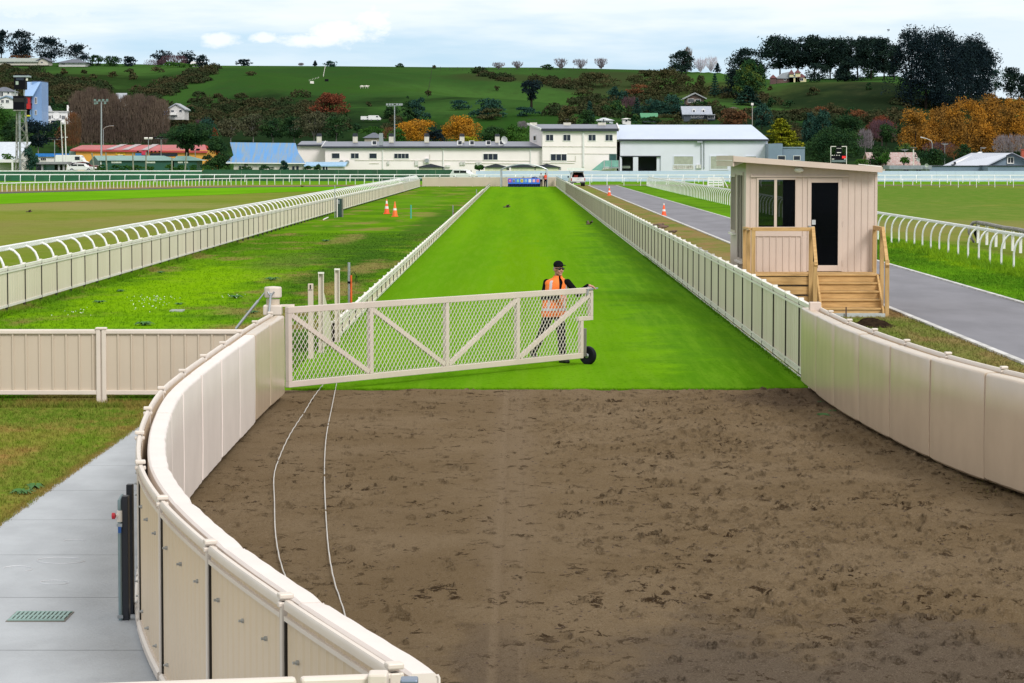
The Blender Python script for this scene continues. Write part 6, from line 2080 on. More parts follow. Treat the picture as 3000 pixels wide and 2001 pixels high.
def tree(label, px, yb, yt, wpx, typ, mat, Y=None, group=None, cat='tree', name=None, clear=0.0, dens=1.0, trunk=True, tr=None, bark=None):
    q = hit(px, yb) if Y is None else At(px, yb, Y)
    Y = q.y
    if Y is not None and Y < 520:
        q.z = max(q.z, 0.0)
    m_px = Y / FPX
    h = (yb - yt) * m_px
    w = wpx * m_px
    seed = random.randrange(1 << 30)
    r = np.random.default_rng(seed)
    nm = name or {'bare': 'bare_tree', 'poplar': 'poplar_tree', 'bush': 'bush', 'norfolk': 'norfolk_pine', 'pine': 'pine_tree', 'cyp': 'cypress_tree', 'cabbage': 'cabbage_tree'}.get(typ, 'tree')
    leaf = max(.12, .92 * Y / 2799)
    area = h * w / (leaf * leaf)
    n = int(min(11000, max(260, area * 3.6 * dens)))
    t = thing(nm, label, cat, q, group)
    hc = h * (1 - clear)
    cb = np.array([q.x, q.y, q.z + h * clear])
    up = None
    el = 1.0
    if typ in ('round', 'gum', 'umb'):
        pts = lobes_crown(cb, w, hc, max(14, int(22 + w * 1.3)), n, leaf, SH['umb' if typ == 'umb' else 'round'], seed=seed)
        if typ == 'gum':
            pts = pts[r.random(len(pts)) < .75]
    elif typ == 'dome':
        pts = lobes_crown(cb, w, hc, max(14, int(24 + w * 1.4)), n, leaf, SH['dome'], seed=seed)
    elif typ in ('pine', 'col'):
        pts = lobes_crown(cb, w, hc, max(16, int(26 + w * 1.6)), n, leaf, SH[typ], seed=seed)
        sp_ = cb + np.stack([r.normal(0, w * .2, 40), r.normal(0, w * .2, 40), hc * r.uniform(.75, 1.03, 40)], 1)
        pts = np.concatenate([pts, np.repeat(sp_, 6, 0) + r.normal(0, leaf * .9, (240, 3))])
    elif typ == 'conifer':
        pts = lobes_crown(cb, w, hc, max(10, int(16 + h)), n, leaf, SH['cone'], seed=seed)
    elif typ == 'cyp':         # flat sprays in layers
        P_ = []
        nl = 15
        for i in range(nl):
            tt = i / nl
            k = SH['cone'](tt) * (.9 + .25 * r.random())
            for j in range(int(5 + 9 * k)):
                a = r.uniform(0, 6.283)
                L2 = k * w / 2 * r.uniform(.75, 1.1)
                m2 = max(8, int(n / (nl * 8)))
                f = r.uniform(.2, 1, m2) ** .7
                sd_ = r.normal(0, .10 * w * .5, m2) * f
                x = np.cos(a) * f * L2 - np.sin(a) * sd_
                y = np.sin(a) * f * L2 + np.cos(a) * sd_
                z = hc * (tt * .95) + f * L2 * .18 + r.normal(0, hc * .012, m2) - (f ** 3) * L2 * .12
                P_.append(np.stack([x, y, z], 1))
        pts = np.concatenate(P_) + cb
        up = (.35, (0, 0, 1))
        el = 1.3
    elif typ == 'norfolk':
        P_ = []
        for i in range(9):
            tt = i / 9
            k = (1 - tt) * w / 2 + .02 * w
            m2 = max(10, n // 12)
            a = r.integers(0, 7, m2) * (6.283 / 7) + i
            f = r.uniform(.1, 1, m2)
            P_.append(np.stack([np.cos(a) * f * k, np.sin(a) * f * k, hc * (.12 + .88 * tt) + f * k * .25 + r.normal(0, .01 * h, m2)], 1))
        pts = np.concatenate(P_) + cb
    elif typ == 'bush':
        pts = lobes_crown(cb, w, hc, max(6, int(8 + w)), n, leaf, SH['dome'], seed=seed)
    elif typ == 'cabbage':
        P_ = []
        for j in range(5):
            c = np.array([r.uniform(-.3, .3) * w, r.uniform(-.3, .3) * w, hc * r.uniform(.55, .85)])
            u = r.normal(size=(90, 3))
            u /= np.linalg.norm(u, axis=1)[:, None]
            P_.append(c + u * w * .22 * r.uniform(.3, 1.1, (90, 1)))
        pts = np.concatenate(P_) + cb
    if typ in ('bare', 'poplar', 'fan'):
        # fine upright twigs, each a thin sliver, on rising limbs
        nb = int(min(5000, max(300, area * (1.0 if typ == 'poplar' else .8) * dens)))
        if typ == 'poplar':
            hh = r.uniform(.02, .93, nb)
            rad = w / 2 * np.array([SH['col'](v) for v in hh]) * np.sqrt(r.random(nb))
            ln = h * r.uniform(.07, .20, nb)
            sp2 = .14
        elif typ == 'fan':
            hh = r.uniform(.05, .72, nb)
            rad = w / 2 * np.minimum(.9, hh * 2.1) * np.sqrt(r.random(nb))
            ln = h * r.uniform(.12, .30, nb) * (1.1 - rad / w)
            sp2 = .35
        else:
            hh = r.uniform(.18, .82, nb)
            k = np.array([SH['round'](min(1, v * 1.05)) for v in hh])
            rad = w / 2 * k * np.sqrt(r.random(nb)) * .92
            ln = h * r.uniform(.08, .20, nb)
            sp2 = .38
        a = r.uniform(0, 6.283, nb)
        p0 = np.stack([np.cos(a) * rad, np.sin(a) * rad, hh * h], 1) + cb
        dr = np.stack([np.cos(a) * sp2 * rad / max(w / 2, .1) + r.normal(0, .16, nb), np.sin(a) * sp2 + r.normal(0, .16, nb), np.ones(nb)], 1)
        dr /= np.linalg.norm(dr, axis=1)[:, None]
        p1 = p0 + dr * ln[:, None]
        p1[:, 2] = np.minimum(p1[:, 2], cb[2] + h * 1.02)
        s = np.stack([-dr[:, 2], np.zeros(nb), dr[:, 0]], 1)
        wd = max(.035, .2 * Y / 2799) * (1 + .4 * r.random(nb))[:, None]
        v = np.stack([p0 - s * wd, p0 + s * wd, p1], 1).reshape(-1, 3)
        f = np.arange(len(v)).reshape(-1, 3)
        npmesh('crown', v, f, mat, t)
        tb_ = MB()
        r0 = max(.09, h * .013)
        tb_.tube([q + Vector((0, 0, -.5)), q + Vector((0, 0, h * .35)), q + Vector((w * .03, 0, h * (.9 if typ == 'poplar' else .6)))], [r0, r0 * .8, r0 * .2], 6, False)
        limb_set(tb_, q, h, w * (.75 if typ == 'poplar' else 1), 7 if typ == 'poplar' else 12, .15, .92, r0 * .5)
        tb_.build('trunk', bark or mat, t)
        return t
    v = quads(pts, 0, leaf, r, up, el)
    npmesh('crown', v, np.arange(len(v)).reshape(-1, 4), mat, t)
    if trunk and typ != 'bush':
        tb_ = MB()
        r0 = tr or max(.12, h * .022)
        tb_.tube([q + Vector((0, 0, -.6)), q + Vector((0, 0, h * max(.3, clear))), q + Vector((w * .03, 0, h * .85))], [r0, r0 * .75, r0 * .2], 7, False)
        limb_set(tb_, q, h, w, 9 if typ in ('gum', 'umb', 'pine') else 4, max(.12, clear * .6), .85, r0 * .45)
        tb_.build('trunk', bark or BARK, t)
    elif typ == 'bush':
        MB().tube([q + Vector((0, 0, -.4)), q + Vector((0, 0, h * .6))], [.09, .03], 5, False).build('trunk', BARK, t)
    return t


T = tree
# --- ridge line, left
T('open pine at the far left edge of the ridge', 4, 178, 92, 60, 'pine', L_['pine2'], clear=.25, dens=.7)
T('tallest open pine on the left ridge, with see-through crown', 62, 174, 88, 78, 'pine', L_['pine2'], clear=.15, dens=.75)
T('rounded pine on the left ridge above the grey roof', 146, 178, 110, 92, 'pine', L_['pine2'], clear=.05, dens=.8)
T('smaller pine at the right end of the left ridge clump', 229, 182, 131, 66, 'pine', L_['pine2'], clear=.0, dens=.8)
T('low rusty hedge bush under the left ridge pines', 60, 178, 158, 85, 'bush', L_['rust'])
T('low olive-dark tree right of the grey ridge roof', 282, 193, 163, 48, 'bush', L_['dark'])
T('dark round tree on the ridge, left of two, with bare twigs beside it', 327, 194, 163, 50, 'round', L_['dark'])
T('dark round tree on the ridge, right of two', 376, 194, 166, 48, 'round', L_['pine2'])
T('dark spreading tree at the left of the purple ridge clump', 470, 190, 151, 60, 'umb', L_['pine2'])
T('bare purplish trees massed on the ridge', 455, 196, 172, 80, 'bare', L_['purple'])
T('broad bare purple-brown tree in the middle of the ridge clump', 510, 196, 158, 95, 'bare', L_['purple'], dens=1.8)
T('dark tree behind the purple ridge clump', 548, 192, 154, 58, 'umb', L_['pine2'])
T('dark tree at the right end of the ridge clump, beside the white roof', 592, 196, 164, 46, 'round', L_['pine2'])
T('low green bush in front of the purple ridge clump', 520, 198, 182, 110, 'bush', L_['green'])
T('small dark wind-shaped tree alone on the ridge, left of the big cloud', 712, 193, 175, 52, 'round', L_['pine2'])
T('tiny bare tree on the ridge', 882, 194, 183, 18, 'bare', L_['greyt'])
T('tiny tiered pine on the ridge above the fence line', 923, 194, 178, 13, 'norfolk', L_['pine2'])
T('small grey-green tree on the ridge where the fence line tops out', 968, 196, 180, 40, 'round', L_['teal'])
T('small dark bush alone on the middle of the ridge', 1172, 197, 187, 28, 'bush', L_['dark'])
T('tiny bush on the ridge at the paddock boundary', 1272, 200, 193, 10, 'bush', L_['olive'])
for i, (x, yt, w) in enumerate(((1461, 178, 44), (1516, 175, 36), (1644, 165, 46), (1700, 167, 50), (1761, 164, 42))):
    T('bare pale tree on the ridge line, %s of five' % ORD[i], x, 203, yt, w, 'fan', L_['greyt'], group='bare trees on the ridge', dens=.8, name='bare_tree')
T('dark low bush on the ridge between the bare trees', 1605, 204, 189, 40, 'bush', L_['dark'])
# --- ridge, right
T('dark rounded conifer on the ridge, left of the big right-hand trees', 1998, 216, 152, 78, 'dome', L_['pine'], dens=1.2)
T('brownish pointed bare tree behind the dark rounded conifer', 2014, 205, 133, 28, 'poplar', L_['brown'])
T('white-grey bare tree on the skyline, left of two', 2052, 213, 164, 44, 'fan', L_['pale'], dens=.7, name='bare_tree')
T('white-grey bare tree on the skyline, right of two', 2083, 213, 157, 42, 'fan', L_['pale'], dens=.7, name='bare_tree')
T('small tiered pine on the skyline beside the bare white trees', 2102, 215, 184, 26, 'norfolk', L_['pine2'])
T('tiered pine on the slope below the bare white trees', 2094, 285, 212, 34, 'norfolk', L_['teal'])
T('dark brown-green conifer on the slope left of the tiered pine', 2052, 285, 222, 62, 'conifer', L_['scrub'])
T('large dark tree at the left end of the skyline pines', 2185, 240, 149, 110, 'round', L_['pine'], dens=1.3)
T('yellow-tipped dark cypress in front of the skyline pines', 2195, 290, 176, 110, 'conifer', L_['lime'], dens=1.3)
T('dark cypress low on the slope with light branch tips', 2192, 308, 248, 95, 'cyp', L_['teal'])
T('dark round tree left of the yellow-tipped cypress', 2150, 285, 208, 66, 'dome', L_['pine'], dens=1.2)
T('green conifer hugging the right of the yellow-tipped cypress', 2228, 262, 190, 48, 'conifer', L_['dark'])
for i, (x, yt, w, cl) in enumerate(((2285, 111, 92, .32), (2338, 119, 76, .34), (2386, 111, 62, .34), (2432, 117, 70, .3), (2470, 119, 62, .3), (2512, 114, 64, .3), (2552, 113, 74, .28), (2590, 118, 64, .2), (2620, 140, 46, .1))):
    T('tall dark pine in the skyline row behind the yellow house, %s' % ORD[i], x, 232, yt, w * 1.28, 'pine', L_['pine'], group='dark pines in the skyline row', clear=cl * .8, dens=1.3)
T('dark low conifer right of the yellow house', 2396, 240, 189, 70, 'round', L_['pine'])
T('dark tree with pointed tip beside the pines, above the bare slope', 2485, 238, 168, 88, 'conifer', L_['pine'], dens=1.3)
T('olive-dark tree at the top of the bare slope', 2545, 230, 192, 50, 'round', L_['dark'])
for i, (x, yb, yt, w) in enumerate(((2668, 308, 96, 92), (2712, 318, 100, 90), (2762, 322, 101, 92), (2806, 318, 109, 84), (2845, 306, 121, 76), (2868, 296, 148, 70))):
    T('huge dark pine in the dense stand on the right, %s' % ORD[i], x, yb, yt, w * 1.5, 'col', L_['pine2'], group='dark pines in the dense stand', dens=2.2, name='pine_tree')
T('open pale-barked gum tree right of the dense pine stand', 2915, 292, 208, 66, 'gum', L_['teal'], clear=.3, dens=.5, bark=BARKP)
T('dark pine near the right edge beyond the gum tree', 2962, 296, 203, 56, 'pine', L_['pine'], clear=.1)
T('dark brownish tree at the right edge of the ridge', 2998, 300, 224, 56, 'round', L_['pine'])
# --- lone trees and bushes on the pasture
T('lone dark tree with a bare trunk on the green slope', 1557, 320, 243, 64, 'umb', L_['pine2'], clear=.3, tr=.35)
for (lab, x, yb, yt, w, k) in (
        ('clump of dark bushes on the slope, left of three by the lone tree', 1345, 322, 294, 62, 'teal'), ('larger clump of dark bushes on the slope, middle of three', 1432, 345, 293, 96, 'teal'), ('brownish lower bush in front of the middle clump', 1440, 352, 320, 86, 'scrub'),
        ('dark bushes at the foot of the lone tree', 1542, 340, 314, 76, 'teal'), ('small dark bush on the paddock boundary', 1255, 281, 263, 20, 'scrub'), ('dark bush by itself high on the slope', 1455, 266, 253, 18, 'scrub'),
        ('tall dark bush above the power pole', 1190, 320, 284, 30, 'dark'), ('dark bushes left of the paddock boundary', 1228, 352, 288, 64, 'teal'), ('dark round bush right of the power pole', 1196, 352, 318, 48, 'dark'), ('small dark bush on the lower pasture', 1080, 312, 298, 18, 'scrub'),
        ('brown-green scrub patch high on the slope, right of centre', 1745, 256, 214, 130, 'scrub'), ('brown scrub strip below the high scrub patch', 1706, 279, 254, 76, 'scrub'), ('grey-green round bush right of the scrub strip', 1808, 302, 258, 66, 'teal'),
        ('rusty scrub beside the grey-green bush', 1868, 290, 248, 80, 'rust'), ('dark scrub below the ridge, left of the timber house', 1890, 250, 208, 100, 'scrub'), ('dark scrub under the rounded conifer', 1960, 284, 206, 120, 'scrub'), ('brown scrub beside the timber house', 2000, 262, 214, 60, 'scrub'),
        ('round dark bush on the bare slope, upper', 2384, 279, 255, 42, 'scrub'), ('round dark bush on the bare slope, lower left', 2312, 317, 297, 38, 'dark'), ('dark bush on the bare slope below the cypress', 2262, 314, 288, 40, 'dark'), ('dark bush low on the bare slope', 2428, 321, 302, 56, 'scrub'), ('small bush pair on the bare slope at right', 2548, 263, 242, 22, 'dark'), ('tiny bush on the bare slope at left', 2256, 264, 253, 14, 'scrub'),
        ('dark bush on the hill below the left ridge pines', 186, 218, 201, 26, 'scrub'), ('dark bush on the upper left pasture', 247, 216, 206, 18, 'scrub'), ('low dark bush on the upper left pasture, right of it', 330, 226, 211, 32, 'scrub'), ('brown bush near the top of the left pasture', 382, 224, 203, 36, 'scrub'), ('brown bush just below the brown one', 392, 234, 219, 28, 'scrub'), ('dark bush under the purple ridge clump', 463, 213, 197, 40, 'scrub'), ('dark round bush on the left pasture', 244, 238, 226, 20, 'scrub'),
        ('dark bush on the left pasture above the scrub', 272, 231, 218, 24, 'scrub'), ('tiny dark bush above the diagonal scrub', 540, 220, 210, 14, 'scrub'), ('low brown bush high on the big pasture', 735, 221, 210, 36, 'scrub')):
    T(lab, x, yb, yt, w, 'bush', L_[k])
# scrub running over the left hill: one mass
P_ = []
for (x0, y0, x1, y1, n, s) in ((-10, 190, 130, 250, 60, 26), (60, 225, 250, 262, 55, 22), (100, 260, 330, 292, 60, 20), (-20, 250, 90, 300, 40, 24), (130, 290, 215, 318, 26, 16), (405, 285, 500, 258, 34, 15), (480, 266, 600, 212, 62, 14), (560, 232, 625, 196, 20, 7), (470, 330, 640, 345, 46, 22), (600, 300, 900, 318, 40, 20), (620, 322, 940, 342, 60, 16), (230, 250, 330, 262, 16, 14), (1560, 236, 1700, 262, 26, 9), (1850, 290, 2000, 262, 30, 18), (940, 348, 1000, 372, 24, 16), (1130, 360, 1180, 400, 20, 18), (1400, 215, 1510, 240, 28, 10), (500, 365, 930, 378, 80, 9), (560, 345, 900, 360, 50, 10), (1640, 330, 2240, 345, 90, 20), (1680, 300, 1980, 300, 50, 16), (2250, 345, 2660, 350, 80, 18), (2300, 390, 2680, 395, 60, 22), (2090, 270, 2250, 300, 34, 14), (2640, 310, 2990, 310, 40, 14)):
    for k in range(n):
        f = random.random()
        P_.append((x0 + (x1 - x0) * f + random.gauss(0, s), y0 + (y1 - y0) * f + random.gauss(0, s * .45), random.uniform(.5, 1.4)))
allp = []
for (x, y, s) in P_:
    q = hit(x, max(y, 186))
    r0 = s * random.uniform(1.0, 2.2)
    u = rng.normal(size=(int(190 * s), 3))
    u /= np.linalg.norm(u, axis=1)[:, None]
    u[:, 2] = np.abs(u[:, 2])
    allp.append(np.array(q) + u * np.array([r0 * 1.25, r0 * 1.25, r0 * .85]) * rng.uniform(.6, 1.05, (len(u), 1)))
v = quads(np.concatenate(allp), 0, .33)
kind(npmesh('scrub', v, np.arange(len(v)).reshape(-1, 4), leafmat('hill_scrub', (.026, .044, .018), (.056, .050, .024), .06), base=(0, 800, 0)), 'stuff', 'dark brown-green scrub over the left hillside')
# --- foot of the hill, left to right
for i, (x, yt, w) in enumerate(((233, 268, 62), (268, 257, 66), (304, 262, 60), (336, 276, 52), (372, 280, 62), (408, 276, 60), (444, 282, 62), (476, 292, 44))):
    T('bare brown poplar in the tall thicket behind the yellow store, %s' % ORD[i], x, 425, yt, w, 'poplar', L_['brown'], Y=560, group='bare brown poplars', dens=1.5, bark=BARKP if i % 3 == 1 else None)
T('bare brown tree at the left foot of the poplar thicket', 214, 432, 330, 50, 'poplar', L_['rust'], Y=552, dens=1.2)
T('dark spreading pine behind the booth, with pale trunks', 112, 450, 358, 100, 'umb', L_['pine2'], Y=540, clear=.2, bark=BARKP)
T('dark green tree at the left edge behind the lattice tower', 12, 432, 320, 66, 'round', L_['green'], Y=600)
T('dark bushy tree left of the spreading pine', 36, 440, 352, 70, 'round', L_['dark'], Y=570, dens=1.2)
T('dark hedge-like tree under the white villa', 160, 420, 358, 84, 'round', L_['dark'], Y=590, dens=1.2)
T('small rust-leaved tree beside the flagpoles', 175, 432, 378, 34, 'round', L_['rust'], Y=548)
T('teal-green shrub at the foot of the lattice tower', 92, 500, 432, 52, 'bush', L_['teal'], Y=452)
T('clipped green hedge top at the far left edge', 22, 470, 451, 44, 'bush', L_['green'], Y=470)
T('dark conifer in front of the scrub, right of the blue building', 155, 322, 286, 20, 'conifer', L_['dark'])
T('dark green trees above the white villa', 190, 325, 300, 60, 'bush', L_['dark'])
T('dark bush right of the pale gabled house', 556, 345, 314, 34, 'round', L_['dark'])
T('broad dark tree with bare lower limbs, right of the yellow store', 548, 462, 368, 150, 'umb', L_['dark'], Y=474, clear=.28, dens=1.4, tr=.42)
T('dense green shrub against the flaking blue roof', 640, 500, 413, 98, 'bush', L_['dark'], Y=458, dens=1.5)
T('low dark bush under the broad dark tree', 612, 500, 452, 62, 'bush', L_['dark'], Y=457)
for i, (x, w) in enumerate(((297, 34), (340, 40), (372, 40), (406, 40), (440, 34), (496, 34), (532, 40), (566, 26), (602, 26))):
    T('clipped low green shrub in front of the dark green sheds, %s' % ORD[i], x, 501, 484, w, 'bush', L_['green'], Y=453, group='low shrubs by the green sheds')
T('tall green weed bush before the old blue-roofed shed', 830, 499, 466, 32, 'bush', L_['teal'], Y=453)
for i, (x, w, yt) in enumerate(((722, 40, 482), (780, 50, 484), (900, 30, 486), (930, 24, 480))):
    T('leafy bush along the wall of the old blue-roofed shed, %s' % ORD[i], x, 500, yt, w, 'bush', L_['dark'], Y=453, group='bushes at the old shed')
for (lab, x, yb, yt, w, k, Yq, tp) in (
        ('dark teal tree left of the olive gums', 610, 420, 352, 70, 'teal', 600, 'round'), ('bare purple tree behind the dark teal tree', 590, 405, 345, 50, 'purple', 620, 'bare'), ('dull red shrub behind the broad dark tree', 628, 400, 378, 24, 'red', 560, 'bush'),
        ('olive gum tree, leftmost of the row behind the blue roof', 676, 420, 352, 90, 'olive', 575, 'gum'), ('tall olive gum tree with pale limbs', 742, 420, 339, 84, 'olive', 590, 'gum'), ('dark gum tree behind the blue roof', 800, 425, 347, 84, 'dark', 560, 'gum'),
        ('dense dark gum tree behind the chimneys', 862, 425, 346, 80, 'dark', 555, 'gum'), ('large olive gum tree behind the long white building', 920, 425, 334, 110, 'olive', 550, 'gum'), ('dark gum tree at the right end of the gum row', 985, 425, 345, 80, 'dark', 545, 'gum'),
        ('green bush below the white villa with veranda', 1046, 385, 362, 26, 'dark', 580, 'round'), ('green hedge on the bank below the white vans', 1090, 395, 372, 80, 'green', 570, 'bush'),
        ('red-leaved domed tree above the white villa', 966, 338, 276, 118, 'red', None, 'dome'),
        ('dark tree behind the light pole, left of the yellow trees', 1146, 372, 316, 56, 'dark', 620, 'round'), ('green conical tree in front of the yellow trees', 1162, 418, 376, 56, 'green', 500, 'dome'), ('brown bare bush left of the yellow trees', 1140, 415, 368, 40, 'rust', 530, 'bare'),
        ('big yellow-orange autumn tree, left of two behind the long building', 1216, 416, 351, 138, 'yellow', 530, 'dome'), ('big yellow-orange autumn tree, right of two behind the long building', 1352, 416, 344, 124, 'yellow', 530, 'dome'), ('dark round tree between the two yellow trees', 1276, 416, 376, 58, 'pine2', 520, 'dome'),
        ('yellow flowering shrub showing over the long roof', 1378, 416, 399, 44, 'gold', 490, 'bush'), ('dark green tree left of the two-storey block', 1448, 418, 374, 84, 'dark', 520, 'round'), ('dark green tree touching the two-storey block', 1514, 418, 371, 92, 'green', 520, 'dome'), ('bare grey bush above the dark green trees', 1530, 384, 352, 36, 'greyt', 600, 'bare'),
        ('brown-green tree above the two-storey roof, left', 1664, 372, 314, 62, 'scrub', 600, 'round'), ('dark tree above the two-storey roof', 1718, 370, 326, 52, 'dark', 600, 'round'), ('dark green tree with pointed top above the two-storey block', 1728, 350, 296, 30, 'teal', None, 'conifer'), ('dark bushy tree behind the pale flat-roofed house', 1768, 345, 304, 66, 'scrub', 660, 'round'),
        ('yellow-green tree among dark ones above the big shed', 1804, 350, 298, 54, 'lime', 650, 'round'), ('dark tree beside the yellow-green tree', 1778, 352, 312, 44, 'dark', 645, 'round'), ('purple bare tree above the big shed', 1846, 335, 277, 70, 'purple', 690, 'bare'), ('tiered pine above the green-roofed shed', 1866, 345, 284, 36, 'teal', 660, 'norfolk'),
        ('dark green tree behind the green-roofed shed', 1915, 345, 295, 80, 'teal', 670, 'round'), ('dark tree left of the dormer house', 1972, 350, 286, 76, 'teal', 670, 'round'), ('green-yellow shrub left of the green-roofed shed', 1862, 362, 336, 44, 'lime', 600, 'bush'), ('dark hedge above the left of the big shed roof', 1905, 368, 343, 76, 'dark', 590, 'bush'), ('dark tree in front of the green-roofed shed', 1965, 368, 336, 90, 'scrub', 590, 'bush'), ('dark clipped hedge below the dormer house', 2040, 368, 348, 90, 'scrub', 600, 'bush'),
        ('dark green bush between timber house and dormer house', 2046, 318, 296, 70, 'dark', 690, 'bush'), ('dark green trees right of the dormer house', 2086, 330, 296, 50, 'scrub', 690, 'round'),
        ('orange autumn tree right of the dormer house', 2152, 368, 323, 98, 'rust', 600, 'dome'), ('dark teal tree right of the power pole', 2232, 372, 312, 62, 'teal', 620, 'round'),
        ('dark teal tree behind the golden cypress', 2372, 420, 338, 56, 'teal', 600, 'round'), ('tall dark blue-green tree right of the golden cypress', 2412, 425, 328, 66, 'teal', 580, 'dome'), ('orange tree behind the dark blue-green tree', 2402, 360, 316, 70, 'rust', 680, 'dome'),
        ('flat-topped dark gum with pale stems', 2484, 425, 343, 96, 'dark', 570, 'umb'), ('orange tree behind the flat-topped gum', 2512, 380, 324, 80, 'rust', 660, 'dome'), ('dark green tree above the flat-topped gum', 2494, 370, 318, 60, 'dark', 670, 'round'), ('purple-red tree right of the flat-topped gum', 2584, 420, 343, 92, 'purple', 590, 'bare'), ('purple-red leafy crown behind the purple tree', 2580, 400, 345, 80, 'red', 610, 'dome'),
        ('small dark gum with pale trunk before the purple tree', 2596, 435, 368, 70, 'dark', 540, 'umb'), ('grey bare tree right of the big dark round tree', 2535, 450, 372, 50, 'greyt', 540, 'bare'), ('dark tree low between the big round tree and the pink roof', 2575, 490, 432, 64, 'dark', 500, 'round'),
        ('big dark round tree beside the scoreboard', 2440, 490, 383, 172, 'dark', 492, 'round'), ('low dark hedge right of the scoreboard', 2530, 492, 468, 60, 'green', 480, 'bush'),
        ('dark olive round tree in front of the orange trees', 2728, 486, 437, 78, 'dark', 490, 'round'), ('small dark round tree left of the grey house roof', 2822, 470, 427, 44, 'dark', 500, 'round'), ('tan bare tree left of the grey house', 2795, 470, 424, 60, 'rust', 510, 'bare'),
        ('yellow-green shrub above the pink roof', 2650, 450, 422, 54, 'lime', 530, 'round'),
        ('bare purple thicket behind the street lamp', 2752, 455, 412, 110, 'purple', 540, 'bare'), ('grey bare tree at the right edge behind the grey house', 2962, 460, 388, 120, 'greyt', 505, 'bare'), ('dull red shrub inside the grey bare tree', 2958, 440, 408, 34, 'red', 512, 'bush')):
    T(lab, x, yb, yt, w, tp, L_[k], Y=Yq, clear=.25 if tp == 'gum' else (.3 if tp == 'umb' else 0), dens=1.25 if tp in ('dome', 'round') else 1, bark=BARKP if tp == 'gum' else None)
T('golden yellow-green layered cypress rising behind the blue-grey building', 2288, 440, 340, 150, 'cyp', L_['gold'], Y=500, dens=2.2)
for i, (x, yb, yt, w) in enumerate(((2682, 420, 324, 92), (2755, 425, 316, 112), (2700, 455, 372, 110), (2832, 440, 300, 122), (2795, 455, 366, 110), (2902, 445, 294, 112), (2870, 455, 362, 110), (2968, 440, 296, 100), (2940, 452, 350, 110), (3030, 440, 300, 110))):
    T('orange-brown autumn tree in the big clump below the pine stand, %s' % ORD[i], x, yb, yt, w, 'dome', L_['orange'], Y=560 + (i * 37) % 50, group='orange trees below the pines', dens=1.0)
for i, (x, yb, yt) in enumerate(((2595, 492, 448), (2648, 488, 462), (2578, 494, 460))):
    T('spiky cabbage tree in front of the pink roof, %s' % ('tallest', 'small one at right', 'low one at left')[i], x, yb, yt, 40, 'cabbage', L_['green'], Y=478)
T('small spiky palm beside the parked car behind the green board fence', 1404, 502, 485, 30, 'cabbage', L_['green'], Y=452)
# ------------------------------------------------------------------ poles, lamps, tower
def pole(name, label, cat, px, yb, yt, Y, wpx, mat=galv, group=None, wtop=None, xt=None):
    q, e = At(px, yb, Y), At(px if xt is None else xt, yt, Y)
    r0 = wpx * Y / FPX / 2
    t_ = thing(name, label, cat, q, group)
    MB().tube([q + Vector((0, 0, -1)), e], [r0, (wtop or wpx) * Y / FPX / 2], 8).build('pole', mat, t_, True)
    return t_, q, e


lampm = M('lamp_housing', (.16, .24, .23), rough=.5)
t, q, e = pole('floodlight_mast', 'tall grey floodlight mast with a cluster of lamps before the poplars', 'light', 297, 470, 296, 470, 6, wtop=3.4)
for x, y in ((278, 293), (291, 294), (302, 293), (314, 293), (284, 302), (308, 302), (279, 303)):
    MB().obox(At(x, y, 469.8), (.36, .3, .3)).build('lamp', lampm, t)
MB().bar(At(275, 297, 470), At(317, 297, 470), .12, .1).build('crossarm', galv, t)
t, q, e = pole('street_lamp', 'curved street lamp beside the tall floodlight mast', 'lamp', 303, 420, 378, 520, 1.6)
MB().tube([At(303, 378, 520), At(310, 372, 520), At(322, 369, 520), At(333, 369, 520)], [.05, .05, .05, .09], 6).build('arm', galv, t, True)
for (lab, x, yt, yb, Y, ls) in (('dark light pole with three floodlights beside the flagpoles', 160, 408, 478, 462, (146, 160, 176)), ('floodlight pole with two lamps behind the green shed', 435, 407, 456, 480, (428, 442)), ('floodlight pole with three dark lamps left of the broad dark tree', 472, 405, 456, 480, (456, 472, 488)), ('short pole with twin lamps seen under the broad dark tree', 572, 440, 470, 480, (563, 580))):
    t, q, e = pole('light_pole', lab, 'light', x, yb, yt, Y, 2.2)
    MB().bar(At(ls[0] - 4, yt + 1, Y), At(ls[-1] + 4, yt + 1, Y), .1, .08).build('crossarm', galv, t)
    for xx in ls:
        MB().obox(At(xx, yt - 2, Y - .1), (.62, .4, .22), Matrix.Rotation(R(15), 3, 'X')).build('lamp', blackm if '>' in lab or 'dark' in lab else pale, t)
flagm = M('flagpole_white', (.74, .74, .70), rough=.4)
for i, (x, xt, yt) in enumerate(((186, 178.5, 355), (195, 190, 350))):
    t, q, e = pole('flagpole', 'leaning white flagpole by the booth, %s of two' % ('left', 'right')[i], 'flagpole', x, 492, yt, 456 - i, 4.2, flagm, 'white flagpoles', 2.4, xt)
    MB().bar(At(xt + 1, 402, 455.5), At(xt + 8, 402, 455.5), .12, .12).build('arm', flagm, t)
wp = M('old_timber_post', (.27, .28, .21), (.17, .18, .14), scale=2, rough=.9)
for i, (xb, xt, yt) in enumerate(((279, 269, 448), (314, 310, 447), (391, 389, 448), (427, 428, 446), (503, 504, 462), (540, 547, 447))):
    t, q, e = pole('timber_post', 'weathered leaning timber post before the green sheds, %s of six' % ORD[i], 'post', xb, 500, yt, 450, 4.6, wp, 'timber posts by the green sheds', 3.8, xt)
t, q, e = pole('floodlight_mast', 'tall grey mast with lamp crossarms left of the yellow autumn trees', 'light', 1156, 416, 308, 485, 4.2, wtop=2.6)
MB().bar(At(1134, 311, 485), At(1177, 309, 485), .1, .1).bar(At(1142, 304, 485), At(1174, 304, 485), .08, .08).build('crossarm', galv, t)
for x in (1134, 1142, 1150, 1163, 1171, 1177):
    MB().obox(At(x, 306, 484.9), (.34, .3, .34)).build('lamp', galv, t)
